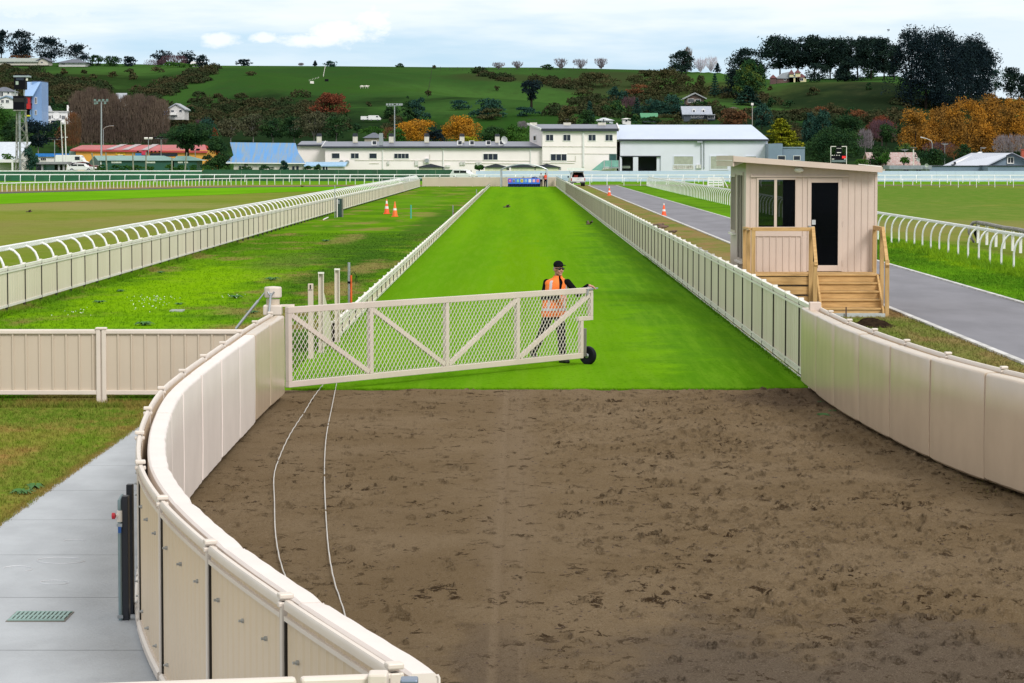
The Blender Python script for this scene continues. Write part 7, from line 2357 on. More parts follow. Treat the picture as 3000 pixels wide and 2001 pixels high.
t, q, e = pole('power_pole', 'pale power pole above the big shed, beside the orange tree', 'pole', 2204, 366, 305, 590, 2.0, M('pale_pole', (.38, .36, .33)))
MB().obox(e, (.5, .3, .5)).build('lamp', pale, t)
t, q, e = pole('street_lamp', 'curved street lamp over the orange trees at the right', 'lamp', 2731, 470, 420, 500, 2.0)
MB().tube([At(2731, 421, 500), At(2728, 412, 500), At(2715, 406, 500), At(2697, 402, 500)], [.06, .06, .06, .12], 6).build('arm', M('lamp_arm', (.55, .56, .56)), t, True)
t, q, e = pole('chimney_pipe', 'white pipe with an aerial beside the pink roof', 'pipe', 2676, 485, 437, 490, 3.2, flagm)
MB().bar(At(2667, 433, 490), At(2684, 433, 490), .05, .05).build('aerial', galv, t)
for (lab, x, yb, yt, x0, x1, Y) in (('roof aerial over the pink-roofed house', 2651, 452, 438, 2638, 2662, 495), ('roof aerial on the ridge of the grey house', 2874, 450, 432, 2872, 2890, 475), ('white aerial mast behind the grey flat-roofed building', 2768, 470, 421, 2757, 2779, 500)):
    t, q, e = pole('aerial', lab, 'aerial', x, yb, yt, Y, 1.2)
    for k in range(3):
        MB().bar(At(x0 + k * 3, yt + k * 1.5, Y), At(x1 - k * 2, yt + k * 1.5, Y), .04, .04).build('rod', galv, t)
for (lab, x, y, Y) in (('white satellite dish on a post beside the pink roof', 2690, 468, 470), ('grey satellite dish at the corner of the grey flat-roofed building', 2715, 485, 454)):
    q = At(x, y, Y)
    t = thing('satellite_dish', lab, 'satellite dish', Vector((q.x, q.y, 0)))
    MB().lathe(q, [(.02, .1), (.18, .06), (.32, -.03), (.30, -.05), (.15, .02)], 18, Matrix.Rotation(R(-75), 3, 'X') @ Matrix.Rotation(R(30), 3, 'Y')).build('dish', M('dish_grey', (.58, .60, .62)), t, True)
    MB().tube([q + Vector((0, .1, 0)), q + Vector((0, .15, -1.0))], .04, 6).build('post', galv, t)
# lattice tower with two black cabins
YT = 452
t = thing('lattice_tower', 'black two-cabin lookout tower on a tall steel lattice at the far left', 'tower', At(60, 520, YT))
cs = [(44, 3.0), (75, 3.0)]
bsx = [(41, 86)]
top, bot = At(0, 324, YT).z, -.5
xs_t = (At(46, 0, YT).x, At(71, 0, YT).x)
xs_b = (At(41, 0, YT).x, At(82, 0, YT).x)
dp = 1.6
lat = M('lattice_steel', (.30, .31, .28), (.16, .16, .14), scale=2, rough=.8)
nlev = 6
corner = []
for lv in range(nlev + 1):
    f = lv / nlev
    g_ = f ** .8
    x0, x1 = xs_b[0] + (xs_t[0] - xs_b[0]) * g_, xs_b[1] + (xs_t[1] - xs_b[1]) * g_
    d = dp * (1 - .35 * f)
    z = bot + (top - bot) * f
    corner.append([Vector((x0, YT - d / 2, z)), Vector((x1, YT - d / 2, z)), Vector((x1, YT + d / 2, z)), Vector((x0, YT + d / 2, z))])
for k in range(4):
    MB().tube([c[k] for c in corner], .06, 6).build('leg', lat, t)
mb = MB()
for lv in range(nlev):
    for k in range(4):
        k2 = (k + 1) % 4
        mb.bar(corner[lv][k], corner[lv + 1][k2], .06, .06).bar(corner[lv][k2], corner[lv + 1][k], .06, .06).bar(corner[lv + 1][k], corner[lv + 1][k2], .06, .06)
mb.build('lattice', lat, t)
pbox(t, 'ladder', 56, 322, 60, 510, YT - .2, .1, galv)
MB().box(At(38, 0, YT).x, YT - 1, At(0, 322, YT).z, At(71, 0, YT).x, YT + 1, At(0, 281, YT).z).build('cabin', blackm, t)
pbox(t, 'cabin', 41, 227, 73, 262, YT - 1, 2, blackm)
pbox(t, 'cabin_window', 47, 228, 70, 235, YT - 1.03, .03, glassb)
pbox(t, 'roof', 39, 221, 84, 226, YT - 1.2, 2.4, M('tower_roof', (.30, .36, .42)))
pbox(t, 'roof_cap', 43, 218, 80, 221, YT - 1.0, 2.0, blackm)
pbox(t, 'notice', 46, 238, 54, 248, YT - 1.05, .03, M('grey_green_notice', (.38, .46, .42)))
pbox(t, 'lamp', 76, 228, 81, 236, YT - .9, .3, pale)
for x in (43, 69):
    pbox(t, 'cabin_post', x, 262, x + 3, 281, YT - .8, .2, galv)
pbox(t, 'window_slit', 40, 287, 70, 299, YT - 1.03, .02, M('slit', (.004, .004, .006)))
pbox(t, 'rail', 38, 322, 72, 325, YT - 1.1, 2.2, lat)
# scoreboard
YS_ = 470
t = thing('scoreboard', 'black results board in a white post frame with a red lit panel, behind the hut', 'scoreboard', At(2457, 510, YS_))
for x in (2434, 2480):
    pbox(t, 'post', x - 1.2, 428, x + 1.2, 520, YS_, .15, pale)
pbox(t, 'frame', 2434, 428, 2480, 430, YS_, .15, pale)
pbox(t, 'upper_board', 2450, 428, 2466, 440, YS_ - .1, .15, blackm)
pbox(t, 'board', 2448, 440, 2467, 454, YS_ - .1, .15, blackm)
pbox(t, 'board', 2435, 453, 2479, 476, YS_ - .1, .2, blackm)
pbox(t, 'red_panel', 2467, 457, 2478, 464, YS_ - .16, .04, M('red_display', (.55, .012, .015), emit=(.8, .02, .02, .55)))
for (x0, y0, x1, y1) in ((2437, 465, 2444, 467), (2473, 465, 2478, 467), (2436, 454, 2441, 456), (2444, 454, 2446, 456), (2450, 454, 2453, 456), (2457, 454, 2460, 456), (2452, 446, 2464, 448), (2451, 434, 2465, 435)):
    pbox(t, 'figure_strip', x0, y0, x1, y1, YS_ - .14, .03, pale)
pbox(t, 'lower_board', 2436, 469, 2478, 475, YS_ - .14, .03, M('board_grey', (.14, .19, .2)))
# fence posts of the paddocks on the hill
fm = M('fence_timber', (.06, .058, .05), spec=0)
t = thing('paddock_fence', 'thin line of paddock fence posts running up the green slope', 'fence', hit(1262, 300))
for y in np.linspace(203, 286, 14):
    q = hit(1266 - (y - 203) * .16, y)
    MB().box(q.x - .05, q.y - .05, q.z - .3, q.x + .05, q.y + .05, q.z + .8).build('post', fm, t)
t = thing('paddock_fence', 'row of small fence posts along the middle ridge line', 'fence', hit(1400, 203))
for k in range(34):
    x = 1290 + k * 13 + random.uniform(-2, 2)
    q = hit(x, 206)
    MB().box(q.x - .06, q.y - .06, q.z - .5, q.x + .06, q.y + .06, q.z + random.uniform(.6, 1.3)).build('post', fm, t)
t = thing('paddock_fence', 'white-topped fence posts and trough line high on the big pasture', 'fence', hit(952, 205))
for k in range(9):
    q = hit(953 - k * .7, 196 + k * 3.6)
    MB().box(q.x - .04, q.y - .04, q.z - .3, q.x + .04, q.y + .04, q.z + .7).build('post', pale, t)
for k in range(7):
    q = hit(906 + k * 4.6, 237 - k * 1.4)
    MB().box(q.x - .035, q.y - .035, q.z - .3, q.x + .035, q.y + .035, q.z + .4).build('post', pale, t)
for (lab, x, y) in (('small dark trough on the big pasture below the ridge', 957, 238), ('small pale trough on the big pasture below the ridge', 914, 244)):
    q = hit(x, y)
    o = MB().box(q.x - .55, q.y - .3, q.z - .1, q.x + .55, q.y + .3, q.z + .6).box(q.x - .48, q.y - .24, q.z + .6, q.x + .48, q.y + .24, q.z + .62).build('water_trough', blackm if x > 930 else pale)
    tag(o, lab, 'trough')
# grey roofs on the left ridge
Yq = 985
h, r_, a_, b_ = house('ridge_house', 'grey hip-roofed house on the left ridge under the pines', 172, 250, 190, 184, 173, Yq - 12, 12, wwall, slate, 'hip', [(180, 186, 190, 189, 0)], ov=1.0)
house('ridge_house', 'long pale greenish roof on the far left ridge', -20, 108, 186, 181, 172, Yq - 14, 12, cwall, M('green_grey_roof', (.30, .34, .31)), 'side', [(20, 182, 40, 185, 0)], ov=.6)
house('ridge_house', 'dark roofed house between the two left ridge roofs', 110, 140, 186, 179, 170, Yq - 13, 10, cwall, slate, 'front', [(120, 181, 126, 184, 0)], ov=.6)
house('ridge_house', 'white flat-fronted house right of the purple ridge clump', 562, 590, 195, 188, 182, Yq - 10, 10, wwall, M('white_ridge_roof', (.62, .62, .62)), 'side', [(570, 189, 584, 192, 1)], ov=.6)
# sheep
for (lab, x, y) in (('white sheep lying on the big pasture, left one', 1060, 259), ('white sheep on the big pasture, right one', 1074, 259)):
    q = hit(x, y)
    t = thing('sheep', lab, 'sheep', q, 'sheep on the pasture')
    o = MB().ell(q + Vector((0, 0, .55)), (.62, .32, .33), 12, 8).ell(q + Vector((.66, -.02, .72)), (.2, .12, .14), 8, 6)
    for dx in (-.35, .38):
        for dy in (-.15, .15):
            o.tube([q + Vector((dx, dy, .35)), q + Vector((dx, dy, -.05))], [.07, .045], 6)
    o.build('body', M('wool', (.62, .60, .54), rough=1), t, True)


# ------------------------------------------------------------------ vehicles
tyre = M('tyre', (.015, .015, .017), rough=.85)
carglass = M('car_glass', (.012, .016, .022), rough=.06)
redlamp = M('tail_lamp', (.40, .015, .015), rough=.25)
plate_m = M('plate', (.70, .70, .66))


def car(name, label, q, rz, paint, kind_='suv', group=None, scale=1.0):
    """car in its own coordinates: nose towards -Y, wheels on z = 0"""
    t_ = local(name, label, 'car' if kind_ != 'van' else 'van', q, group, rz)
    t_.scale = (scale,) * 3
    L2, W2 = (2.25, .88) if kind_ != 'van' else (2.7, 1.0)
    if kind_ == 'suv':
        prof = [(-L2, .42), (-L2, .80), (-L2 + .12, .95), (-1.05, 1.08), (-.35, 1.62), (.3, 1.70), (1.7, 1.66), (2.12, 1.1), (L2, .95), (L2, .42)]
    elif kind_ == 'van':
        prof = [(-L2, .4), (-L2, 1.1), (-2.2, 1.35), (-1.7, 2.15), (-1.4, 2.3), (L2 - .1, 2.32), (L2, 2.1), (L2, .4)]
    else:
        prof = [(-L2, .38), (-L2, .72), (-L2 + .1, .84), (-1.0, .95), (-.35, 1.40), (.4, 1.46), (1.2, 1.35), (1.75, .98), (L2, .92), (L2, .38)]
    b_ = MB().prismx(prof, -W2, W2).build('body', paint, t_, bev=.05)
    wsx = [(-.98, 1.08), (-.40, 1.56)] if kind_ == 'suv' else ([(-2.12, 1.40), (-1.72, 2.08)] if kind_ == 'van' else [(-.95, .96), (-.38, 1.35)])
    (ya, za), (yb_, zb_) = wsx
    MB().add([(-W2 * .88, ya - .03, za), (W2 * .88, ya - .03, za), (W2 * .82, yb_ - .03, zb_), (-W2 * .82, yb_ - .03, zb_)], [(0, 1, 2, 3)]).build('windscreen', carglass, t_)
    zt_2 = zb_ - .02
    for s_ in (-1, 1):
        for (y0, y1) in (((ya + .25, .4), (.5, 1.5)) if kind_ != 'van' else ((-1.55, -.7),)):
            MB().box(s_ * W2, y0, za + .05, s_ * (W2 + .012), y1, zt_2 - .02).build('side_window', carglass, t_)
        MB().ell((s_ * (W2 + .1), ya + .15, za + .1), (.1, .06, .08), 8, 6).build('mirror', paint, t_)
        MB().box(s_ * (W2 - .35), -L2 - .01, .70, s_ * (W2 - .04), -L2 + .05, .86).build('headlight', pale, t_)
        MB().box(s_ * (W2 - .22), L2 - .04, .72, s_ * (W2 - .02), L2 + .012, 1.0).build('tail_light', redlamp, t_)
        for y in (-1.4, 1.4):
            wl = MB().lathe((s_ * (W2 - .1), y, .34), [(.2, -.11), (.31, -.11), (.34, -.07), (.34, .07), (.31, .11), (.2, .11)], 18, 'X').build('wheel', tyre, t_, True)
            MB().lathe((s_ * (W2 - .08), y, .34), [(.21, -.09), (.03, -.10), (.03, .10), (.21, .09)], 14, 'X').build('rim', galv, wl)
    MB().box(-W2 * .8, -L2 - .02, .42, W2 * .8, -L2 + .02, .6).build('bumper', blackm, t_)
    return t_


silver = M('silver_paint', (.66, .68, .70), rough=.25, var=.03)
whitep = M('white_paint', (.76, .77, .78), rough=.25, var=.03)
car('parked_suv', 'silver-white SUV parked behind the rails where the green fence ends', At(1362, 528, 441), R(62), silver, 'suv')
for (lab, x, y, Y, rz, k, p_) in (('white car parked left of the yellow store, front one', 240, 505, 452, 80, 'sedan', whitep), ('silver car parked left of the yellow store, behind the front one', 226, 500, 466, 100, 'sedan', silver), ('white van roof at the left of the cars by the yellow store', 212, 494, 478, 85, 'van', whitep), ('maroon car bonnet showing between the white cars', 246, 500, 458, 110, 'sedan', M('maroon_paint', (.12, .015, .02), rough=.25))):
    q = At(x, y, Y)
    q.z = max(-.2, q.z)
    car('parked_car' if k != 'van' else 'parked_van', lab, q, R(rz), p_, k, 'cars by the yellow store')
for (lab, x, y, rz, k) in (('white camper van parked beside the villa, right one', 1098, 358, 85, 'van'), ('white van parked beside the villa, left one', 1072, 357, 80, 'van')):
    car('parked_van', lab, hit(x, y) + Vector((0, 0, .3)), R(rz), whitep, k, 'white vans on the hill', .5 if 'camper' in lab else .4)

# pickup seen from behind, canopy hatch open
t = local('pickup', 'white pickup with open canopy hatch, seen from behind right of the starting boxes', 'pickup', P(1694, 546) + Vector((0, .6, 0)), rz=R(3))
MB().prismx([(0, .62), (0, 1.12), (.02, 1.15), (3.4, 1.12), (4.2, 1.05), (5.05, .98), (5.15, .8), (5.15, .42), (0.05, .42)], -.92, .92).build('body', whitep, t, bev=.05)
MB().box(-.90, -.03, .64, .90, .02, 1.12).build('tailgate', M('tailgate_white', (.72, .73, .75), rough=.3), t, bev=.02)
MB().obox((0, -.045, .93), (.16, .02, .07)).build('badge', galv, t)
cn = MB()
for s_ in (-1, 1):
    cn.add([(s_ * .90, .0, 1.14), (s_ * .90, 1.9, 1.14), (s_ * .74, 1.85, 1.82), (s_ * .72, .12, 1.80), (s_ * .84, .0, 1.14), (s_ * .84, 1.9, 1.14), (s_ * .68, 1.85, 1.78), (s_ * .66, .12, 1.76)], [(0, 1, 2, 3), (4, 7, 6, 5), (0, 3, 7, 4), (1, 5, 6, 2), (3, 2, 6, 7)])
cn.box(-.72, .1, 1.77, .72, 1.86, 1.83)
cn.build('canopy', whitep, t)
MB().box(-.84, 1.4, 1.13, .84, 1.45, 1.78).build('canopy_inside', blackm, t)
MB().bar((0, .10, 1.83), (0, -.62, 1.92), 1.4, .03).build('hatch', carglass, t)
MB().tube([(-.62, .05, 1.55), (-.62, -.45, 1.86)], .012, 5).tube([(.62, .05, 1.55), (.62, -.45, 1.86)], .012, 5).build('hatch_strut', galv, t)
MB().obox((-.25, .5, 1.3), (.5, .3, .3)).build('load', M('red_load', (.45, .04, .02)), t)
MB().obox((.4, .6, 1.25), (.4, .4, .2)).build('load', M('dark_load', (.02, .02, .05)), t)
MB().prismx([(1.95, 1.1), (2.1, 1.75), (3.0, 1.75), (3.7, 1.1)], -.82, .82).build('cab', carglass, t, bev=.04)
MB().box(-.74, 2.1, 1.75, .74, 3.0, 1.79).build('cab_roof', whitep, t, bev=.02)
MB().box(-.90, -.12, .42, .90, .05, .60).build('bumper', M('bumper_grey', (.10, .10, .11), rough=.4), t, bev=.02)
MB().box(-.22, -.13, .47, .22, -.115, .58).build('number_plate', plate_m, t)
for s_ in (-1, 1):
    MB().box(s_ * .80, -.035, .70, s_ * .925, .10, 1.06).build('tail_light', redlamp, t, bev=.01)
    MB().obox((s_ * 1.05, 3.3, 1.2), (.2, .1, .22)).build('mirror', blackm, t, bev=.02)
    for y in (.85, 4.1):
        wl = MB().lathe((s_ * .80, y, .37), [(.2, -.13), (.34, -.13), (.37, -.08), (.37, .08), (.34, .13), (.2, .13)], 18, 'X').build('wheel', tyre, t, True)
        MB().lathe((s_ * .80, y, .37), [(.21, -.11), (.03, -.11), (.03, .11), (.21, .11)], 14, 'X').build('rim', galv, wl)
MB().tube([(-.1, -.15, .42), (-.1, -.25, .40)], .03, 6).build('tow_ball', galv, t)
MB().tube([(-.85, 3.2, 1.7), (-1.0, 3.3, 2.15)], .012, 5).build('aerial', blackm, t)

# ------------------------------------------------------------------ starting boxes and arch
YG = 354.5
t = thing('starting_boxes', 'bright blue row of numbered starting boxes at the far end of the track', 'starting gate', At(1535, 548, YG))
blu = M('starting_blue', (.035, .16, .78), rough=.4)
navy = M('starting_navy', (.010, .02, .15), rough=.4)
XA, XB = At(1488, 0, YG).x, At(1582, 0, YG).x
zA, zB, zM = .03, At(0, 522.5, YG).z, At(0, 539, YG).z
MB().box(XA, YG, zM, XB, YG + 1.5, zB).build('cabinet', blu, t, bev=.02)
bw = (XB - XA) / 8
for i in range(9):
    x = XA + i * bw
    MB().box(max(XA, x - .05), YG + .01, zA, min(XB, x + .05), YG + 1.5, zM - .004).build('divider', navy, t)
for i in range(8):
    x = XA + (i + .5) * bw
    MB().box(x - bw * .22, YG + .3, .05, x + bw * .22, YG + .34, zM - .02).build('door', M('box_door', (.02, .05, .28)), t)
MB().box(XA, YG + .9, .0, XB, YG + .95, zM - .01).build('back', blackm, t)
nc = [((.70, .02, .40), (.35, .01, .2), '8'), ((.35, .42, .60), (.02, .02, .03), '7'), ((.25, .55, .62), (.12, .40, .25), '6'), ((.80, .72, .10), (.55, .38, .02), '5'), ((.30, .55, .80), (.10, .30, .60), '4'), ((.84, .84, .84), (.05, .07, .12), '3'), ((.62, .50, .80), (.85, .35, .40), '2'), ((.75, .30, .50), (.70, .02, .03), '1')]
for i, (fc, ic, n_) in enumerate(nc):
    x = XA + (i + .5) * bw
    zc = zM + (zB - zM) * .57
    s_ = .165
    p_ = MB().box(x - s_, YG - .035, zc - s_ * 1.15, x + s_, YG - .003, zc + s_ * 1.15).build('number_plate', M('plate_%d' % i, fc, rough=.4, var=.03), t)
    MB().box(x - s_ * .68, YG - .045, zc - s_ * .82, x + s_ * .68, YG - .036, zc + s_ * .82).build('number_field', M('field_%d' % i, ic if n_ not in '3' else (.84, .84, .84), rough=.4, var=.03), p_)
    text(n_, 'number', M('number_%d' % i, (.04, .05, .10) if n_ in '35' else (.82, .82, .82)), p_, (x, YG - .048, zc), .30)
MB().lathe(((XA + XB) / 2 + 1.35, YG + .6, zB), [(.42, 0), (.36, .15), (.02, .22)], 14).build('motor_cover', navy, t, True)
for x in (XA + 2.0, XB - .6):
    MB().tube([(x, YG + .5, zB), (x, YG + .5, zB + .3)], .02, 6).build('pin', blackm, t)
t = thing('arch', 'silver tube arch standing over the starting boxes', 'arch', At(1535, 548, 355.5))
for Y in (353.8, 356.6):
    xl_, xr2 = At(1467, 0, 355).x + (.0 if Y < 355 else .12), At(1604, 0, 355).x - (.0 if Y < 355 else .12)
    zc_, zt3 = At(0, 497, 355).z, At(0, 481, 355).z
    pts = [(xl_, Y, 0), (xl_, Y, zc_)]
    for k in range(1, 12):
        f = k / 12
        pts.append((xl_ + (xr2 - xl_) * f, Y, zc_ + (zt3 - zc_) * math.sin(math.pi * f) ** .75))
    pts += [(xr2, Y, zc_), (xr2, Y, 0)]
    MB().tube(pts, .075, 8).build('hoop', M('silver_tube', (.50, .53, .57), rough=.35, metal=.6), t, True)
for f in (0, .25, .5, .75, 1):
    x = xl_ + (xr2 - xl_) * f
    z = zc_ + (zt3 - zc_) * math.sin(math.pi * f) ** .75
    MB().tube([(x, 353.8, z), (x, 356.6, z)], .04, 6).build('crossbar', galv, t)
# ------------------------------------------------------------------ people
def blob(name, prims, mat, parent, vox=.008, smooth_it=4):
    """one continuous surface grown over capsules and ellipsoids"""
    mb = MB()
    for p in prims:
        if p[0] == 'cap':
            _, a, ra, b_, rb = p
            a, b_ = Vector(a), Vector(b_)
            mb.tube([a, b_], [ra, rb], 12)
            mb.ell(a, (ra,) * 3, 12, 8)
            mb.ell(b_, (rb,) * 3, 12, 8)
        elif p[0] == 'ell':
            mb.ell(p[1], p[2], 16, 12, p[3] if len(p) > 3 else None)
        elif p[0] == 'loft':
            mb.loft(p[1])
    me = bpy.data.meshes.new('tmp')
    me.from_pydata(mb.v, [], mb.f)
    finish(me)
    tmp = bpy.data.objects.new('tmp', me)
    COL.objects.link(tmp)
    md = tmp.modifiers.new('r', 'REMESH')
    md.mode = 'VOXEL'
    md.voxel_size = vox
    sm = tmp.modifiers.new('s', 'SMOOTH')
    sm.factor = .5
    sm.iterations = smooth_it
    m2 = bpy.data.meshes.new_from_object(tmp.evaluated_get(bpy.context.evaluated_depsgraph_get()))
    bpy.data.objects.remove(tmp)
    bpy.data.meshes.remove(me)
    m2.name = name
    m2.materials.clear()
    m2.materials.append(mat)
    m2.polygons.foreach_set('use_smooth', [True] * len(m2.polygons))
    o = bpy.data.objects.new(name, m2)
    COL.objects.link(o)
    o.parent = parent
    ORG[o.name] = ORG[parent.name]
    return o


def ring(c, rx, ry, n=28, yaw=0.0):
    out = []
    for j in range(n):
        a = 2 * math.pi * j / n
        x, y = rx * math.cos(a), ry * math.sin(a)
        out.append(Vector((c[0] + x * math.cos(yaw) - y * math.sin(yaw), c[1] + x * math.sin(yaw) + y * math.cos(yaw), c[2])))
    return out


def hand(prims, w, d, up, side, curl=.5):
    """palm, four unequal fingers and a thumb; d = direction of the fingers, up = back of the hand"""
    w, d, up = Vector(w), Vector(d).normalized(), Vector(up).normalized()
    s_ = d.cross(up).normalized() * side
    prims.append(('cap', w, .027, w + d * .035, .030))
    prims.append(('cap', w + d * .03 - s_ * .018, .020, w + d * .085 - s_ * .026, .015))
    prims.append(('cap', w + d * .03 + s_ * .018, .020, w + d * .085 + s_ * .028, .015))
    for k, (off, L2) in enumerate(((-.032, .062), (-.011, .078), (.011, .074), (.032, .058))):
        a = w + d * .085 + s_ * off
        b_ = a + (d * (1 - curl * .4) - up * curl * .6).normalized() * L2 * .5
        c = b_ + (d * (1 - curl) - up * curl * 1.2).normalized() * L2 * .55
        prims.append(('cap', a, .0098, b_, .009))
        prims.append(('cap', b_, .009, c, .008))
    a = w + d * .03 - s_ * .03
    b_ = a + (d * .6 - s_ * .75 - up * .2).normalized() * .045
    c = b_ + (d * .85 - s_ * .3 - up * .35).normalized() * .036
    prims.append(('cap', a, .013, b_, .011))
    prims.append(('cap', b_, .011, c, .009))


skin = M('skin', (.50, .24, .17), scale=14, rough=.55, var=.2)
jumper = M('black_jumper', (.007, .007, .009), scale=12, rough=.9, spec=.05, bmp=.2, bsc=60)
vestm = M('orange_vest', (.88, .20, .025), (.80, .155, .015), scale=5, rough=.7, bmp=.3, bsc=9)
silv = M('reflective_band', (.55, .50, .56), scale=10, rough=.35)
trous = M('black_trousers', (.010, .010, .013), scale=10, rough=.9, spec=.05, bmp=.3, bsc=14)
shoem = M('black_shoe', (.012, .012, .013), rough=.5)
capm_ = M('black_cap', (.006, .006, .009), scale=20, rough=.85, spec=.08)
greyhair = M('grey_hair', (.30, .28, .27), scale=30, rough=.8)


def person(label, loc, J, cloth, rz=0.0, face=35, vox=.008, extras=True):
    """J: joints in metres from loc; cloth: materials"""
    t_ = local('person', label, 'person', loc, None, rz)
    hc = Vector(J['head'])
    fy = R(face)
    fd = Vector((math.sin(fy), -math.cos(fy), -.03)).normalized()      # where the face points
    sd_ = Vector((math.cos(fy), math.sin(fy), 0))
    mt = Matrix((sd_, -fd, Vector((0, 0, 1)))).transposed()
    nk = hc + Vector((0, .01, -.15)) - fd * .02
    pr = [('ell', hc + Vector((0, 0, .02)), (.074, .096, .104), mt), ('ell', hc + fd * .022 + Vector((0, 0, -.045)), (.060, .070, .075), mt),
          ('ell', hc + fd * .06 + Vector((0, 0, -.095)), (.030, .028, .024), mt), ('cap', hc + fd * .085 + Vector((0, 0, .015)), .010, hc + fd * .108 + Vector((0, 0, -.028)), .015),
          ('ell', hc + fd * .082 + Vector((0, 0, -.062)), (.026, .012, .008), mt), ('ell', hc + fd * .078 + sd_ * .035 + Vector((0, 0, -.03)), (.022, .016, .02), mt), ('ell', hc + fd * .078 - sd_ * .035 + Vector((0, 0, -.03)), (.022, .016, .02), mt),
          ('ell', hc + sd_ * .078 + Vector((0, 0, -.01)), (.012, .024, .036), mt), ('ell', hc - sd_ * .078 + Vector((0, 0, -.01)), (.012, .024, .036), mt),
          ('cap', nk + Vector((0, 0, .08)), .056, nk + Vector((0, .01, -.06)), .064)]
    sl, sr = Vector(J['sh_l']), Vector(J['sh_r'])
    ch = (sl + sr) / 2 + Vector((0, 0, -.10))
    pv = Vector(J['pelvis'])
    pr += [('cap', nk + Vector((0, 0, -.04)), .07, ch, .115), ('ell', ch, (.17, .105, .15)), ('ell', (ch + pv) / 2, (.145, .10, .2)), ('ell', pv, (.155, .105, .13)), ('cap', sl, .052, ch, .09), ('cap', sr, .052, ch, .09)]
    for s_ in 'lr':
        pr += [('cap', J['sh_' + s_], .048, J['el_' + s_], .038), ('cap', J['el_' + s_], .036, J['wr_' + s_], .026)]
        pr += [('cap', J['hip_' + s_], .078, J['kn_' + s_], .052), ('cap', J['kn_' + s_], .05, J['an_' + s_], .034), ('cap', J['an_' + s_], .034, J['toe_' + s_], .022)]
        hand(pr, J['wr_' + s_], J['hd_' + s_], J['hu_' + s_], 1 if s_ == 'l' else -1, J.get('curl_' + s_, .5))
    blob('body', pr, skin, t_, vox * .8, 2)
    # jumper: sleeves to the wrist and a collar
    pr = [('ell', ch, (.165, .115, .16)), ('ell', (ch + pv) / 2, (.155, .11, .22)), ('ell', pv + Vector((0, 0, .05)), (.175, .125, .13)), ('cap', nk + Vector((0, 0, -.01)), .069, ch, .13)]
    for s_ in 'lr':
        sh, el, wr = Vector(J['sh_' + s_]), Vector(J['el_' + s_]), Vector(J['wr_' + s_])
        pr += [('cap', ch + Vector((0, 0, .05)), .085, sh, .060), ('cap', sh, .060, el, .054), ('cap', el, .058, el.lerp(wr, .96), .041)]
    blob('jumper', pr, cloth[0], t_, vox, 3)
    # trousers
    pr = [('ell', pv, (.18, .125, .14))]
    for s_ in 'lr':
        hp, kn, an = Vector(J['hip_' + s_]), Vector(J['kn_' + s_]), Vector(J['an_' + s_])
        pr += [('cap', hp, .100, kn, .078), ('cap', kn, .076, an + (kn - an) * .06, .070)]
    blob('trousers', pr, cloth[1], t_, vox, 3)
    for s_ in 'lr':
        an, to = Vector(J['an_' + s_]), Vector(J['toe_' + s_])
        hl = an + (an - to).normalized() * .05
        hl.z = an.z - .05
        blob('shoe', [('cap', hl, .045, an.lerp(to, .5) + Vector((0, 0, -.015)), .046), ('cap', an.lerp(to, .4), .045, to, .038), ('cap', an, .046, an + Vector((0, 0, -.03)), .046)], shoem, t_, .007, 2)
    return t_, hc, fd, sd_, mt


# the man at the gate
J = {'head': (0.0, -.02, 1.70), 'sh_l': (.165, -.05, 1.47), 'sh_r': (-.215, .03, 1.465), 'pelvis': (-.085, .02, .93),
     'el_l': (.345, -.14, 1.26), 'wr_l': (.525, -.25, 1.415), 'hd_l': (.72, -.10, -.10), 'hu_l': (0, 0, 1), 'curl_l': .55,
     'el_r': (-.27, -.04, 1.19), 'wr_r': (.02, -.22, 1.20), 'hd_r': (.9, -.25, .05), 'hu_r': (0, -.5, .8), 'curl_r': .7,
     'hip_l': (.015, 0, .90), 'kn_l': (.055, -.035, .49), 'an_l': (.075, -.005, .095), 'toe_l': (.17, -.135, .042),
     'hip_r': (-.175, .03, .90), 'kn_r': (-.30, .20, .49), 'an_r': (-.455, .52, .19), 'toe_r': (-.40, .40, .045)}
PL = P(1642, 1066)
PL = Vector((At(1637, 0, PL.y + .1).x, PL.y + .1, 0))
t, hc, fd, sd_, mt = person('man in black cap, sunglasses and orange hi-vis vest pushing the mesh gate', PL, J, (jumper, trous), 0, 32)
# vest as a shell of rings, with straps over the shoulders
yaw = R(10)
rg = [(-.085, .02, .845, .235, .165), (-.085, .02, .90, .236, .168), (-.085, .015, 1.0, .222, .158), (-.075, .01, 1.12, .214, .150), (-.06, .0, 1.24, .212, .148), (-.045, -.005, 1.33, .218, .156), (-.035, -.008, 1.40, .218, .148), (-.028, -.01, 1.46, .228, .132), (-.022, -.01, 1.505, .190, .114), (-.018, -.01, 1.53, .115, .10), (-.014, -.008, 1.55, .086, .086), (-.010, -.012, 1.585, .080, .084)]


def vring(z):
    zs = [r_[2] for r_ in rg]
    return [float(np.interp(z, zs, [r_[k] for r_ in rg])) for k in range(5)]


def vpt(z, a, off=0.0):
    cx, cy, _, rx, ry = vring(z)
    fold = .006 * math.sin(a * 5 + z * 9) * (1 if z < 1.35 else .3)
    x, y = (rx + off + fold) * math.cos(a), (ry + off + fold) * math.sin(a)
    return (cx + x * math.cos(yaw) - y * math.sin(yaw), cy + x * math.sin(yaw) + y * math.cos(yaw), z)


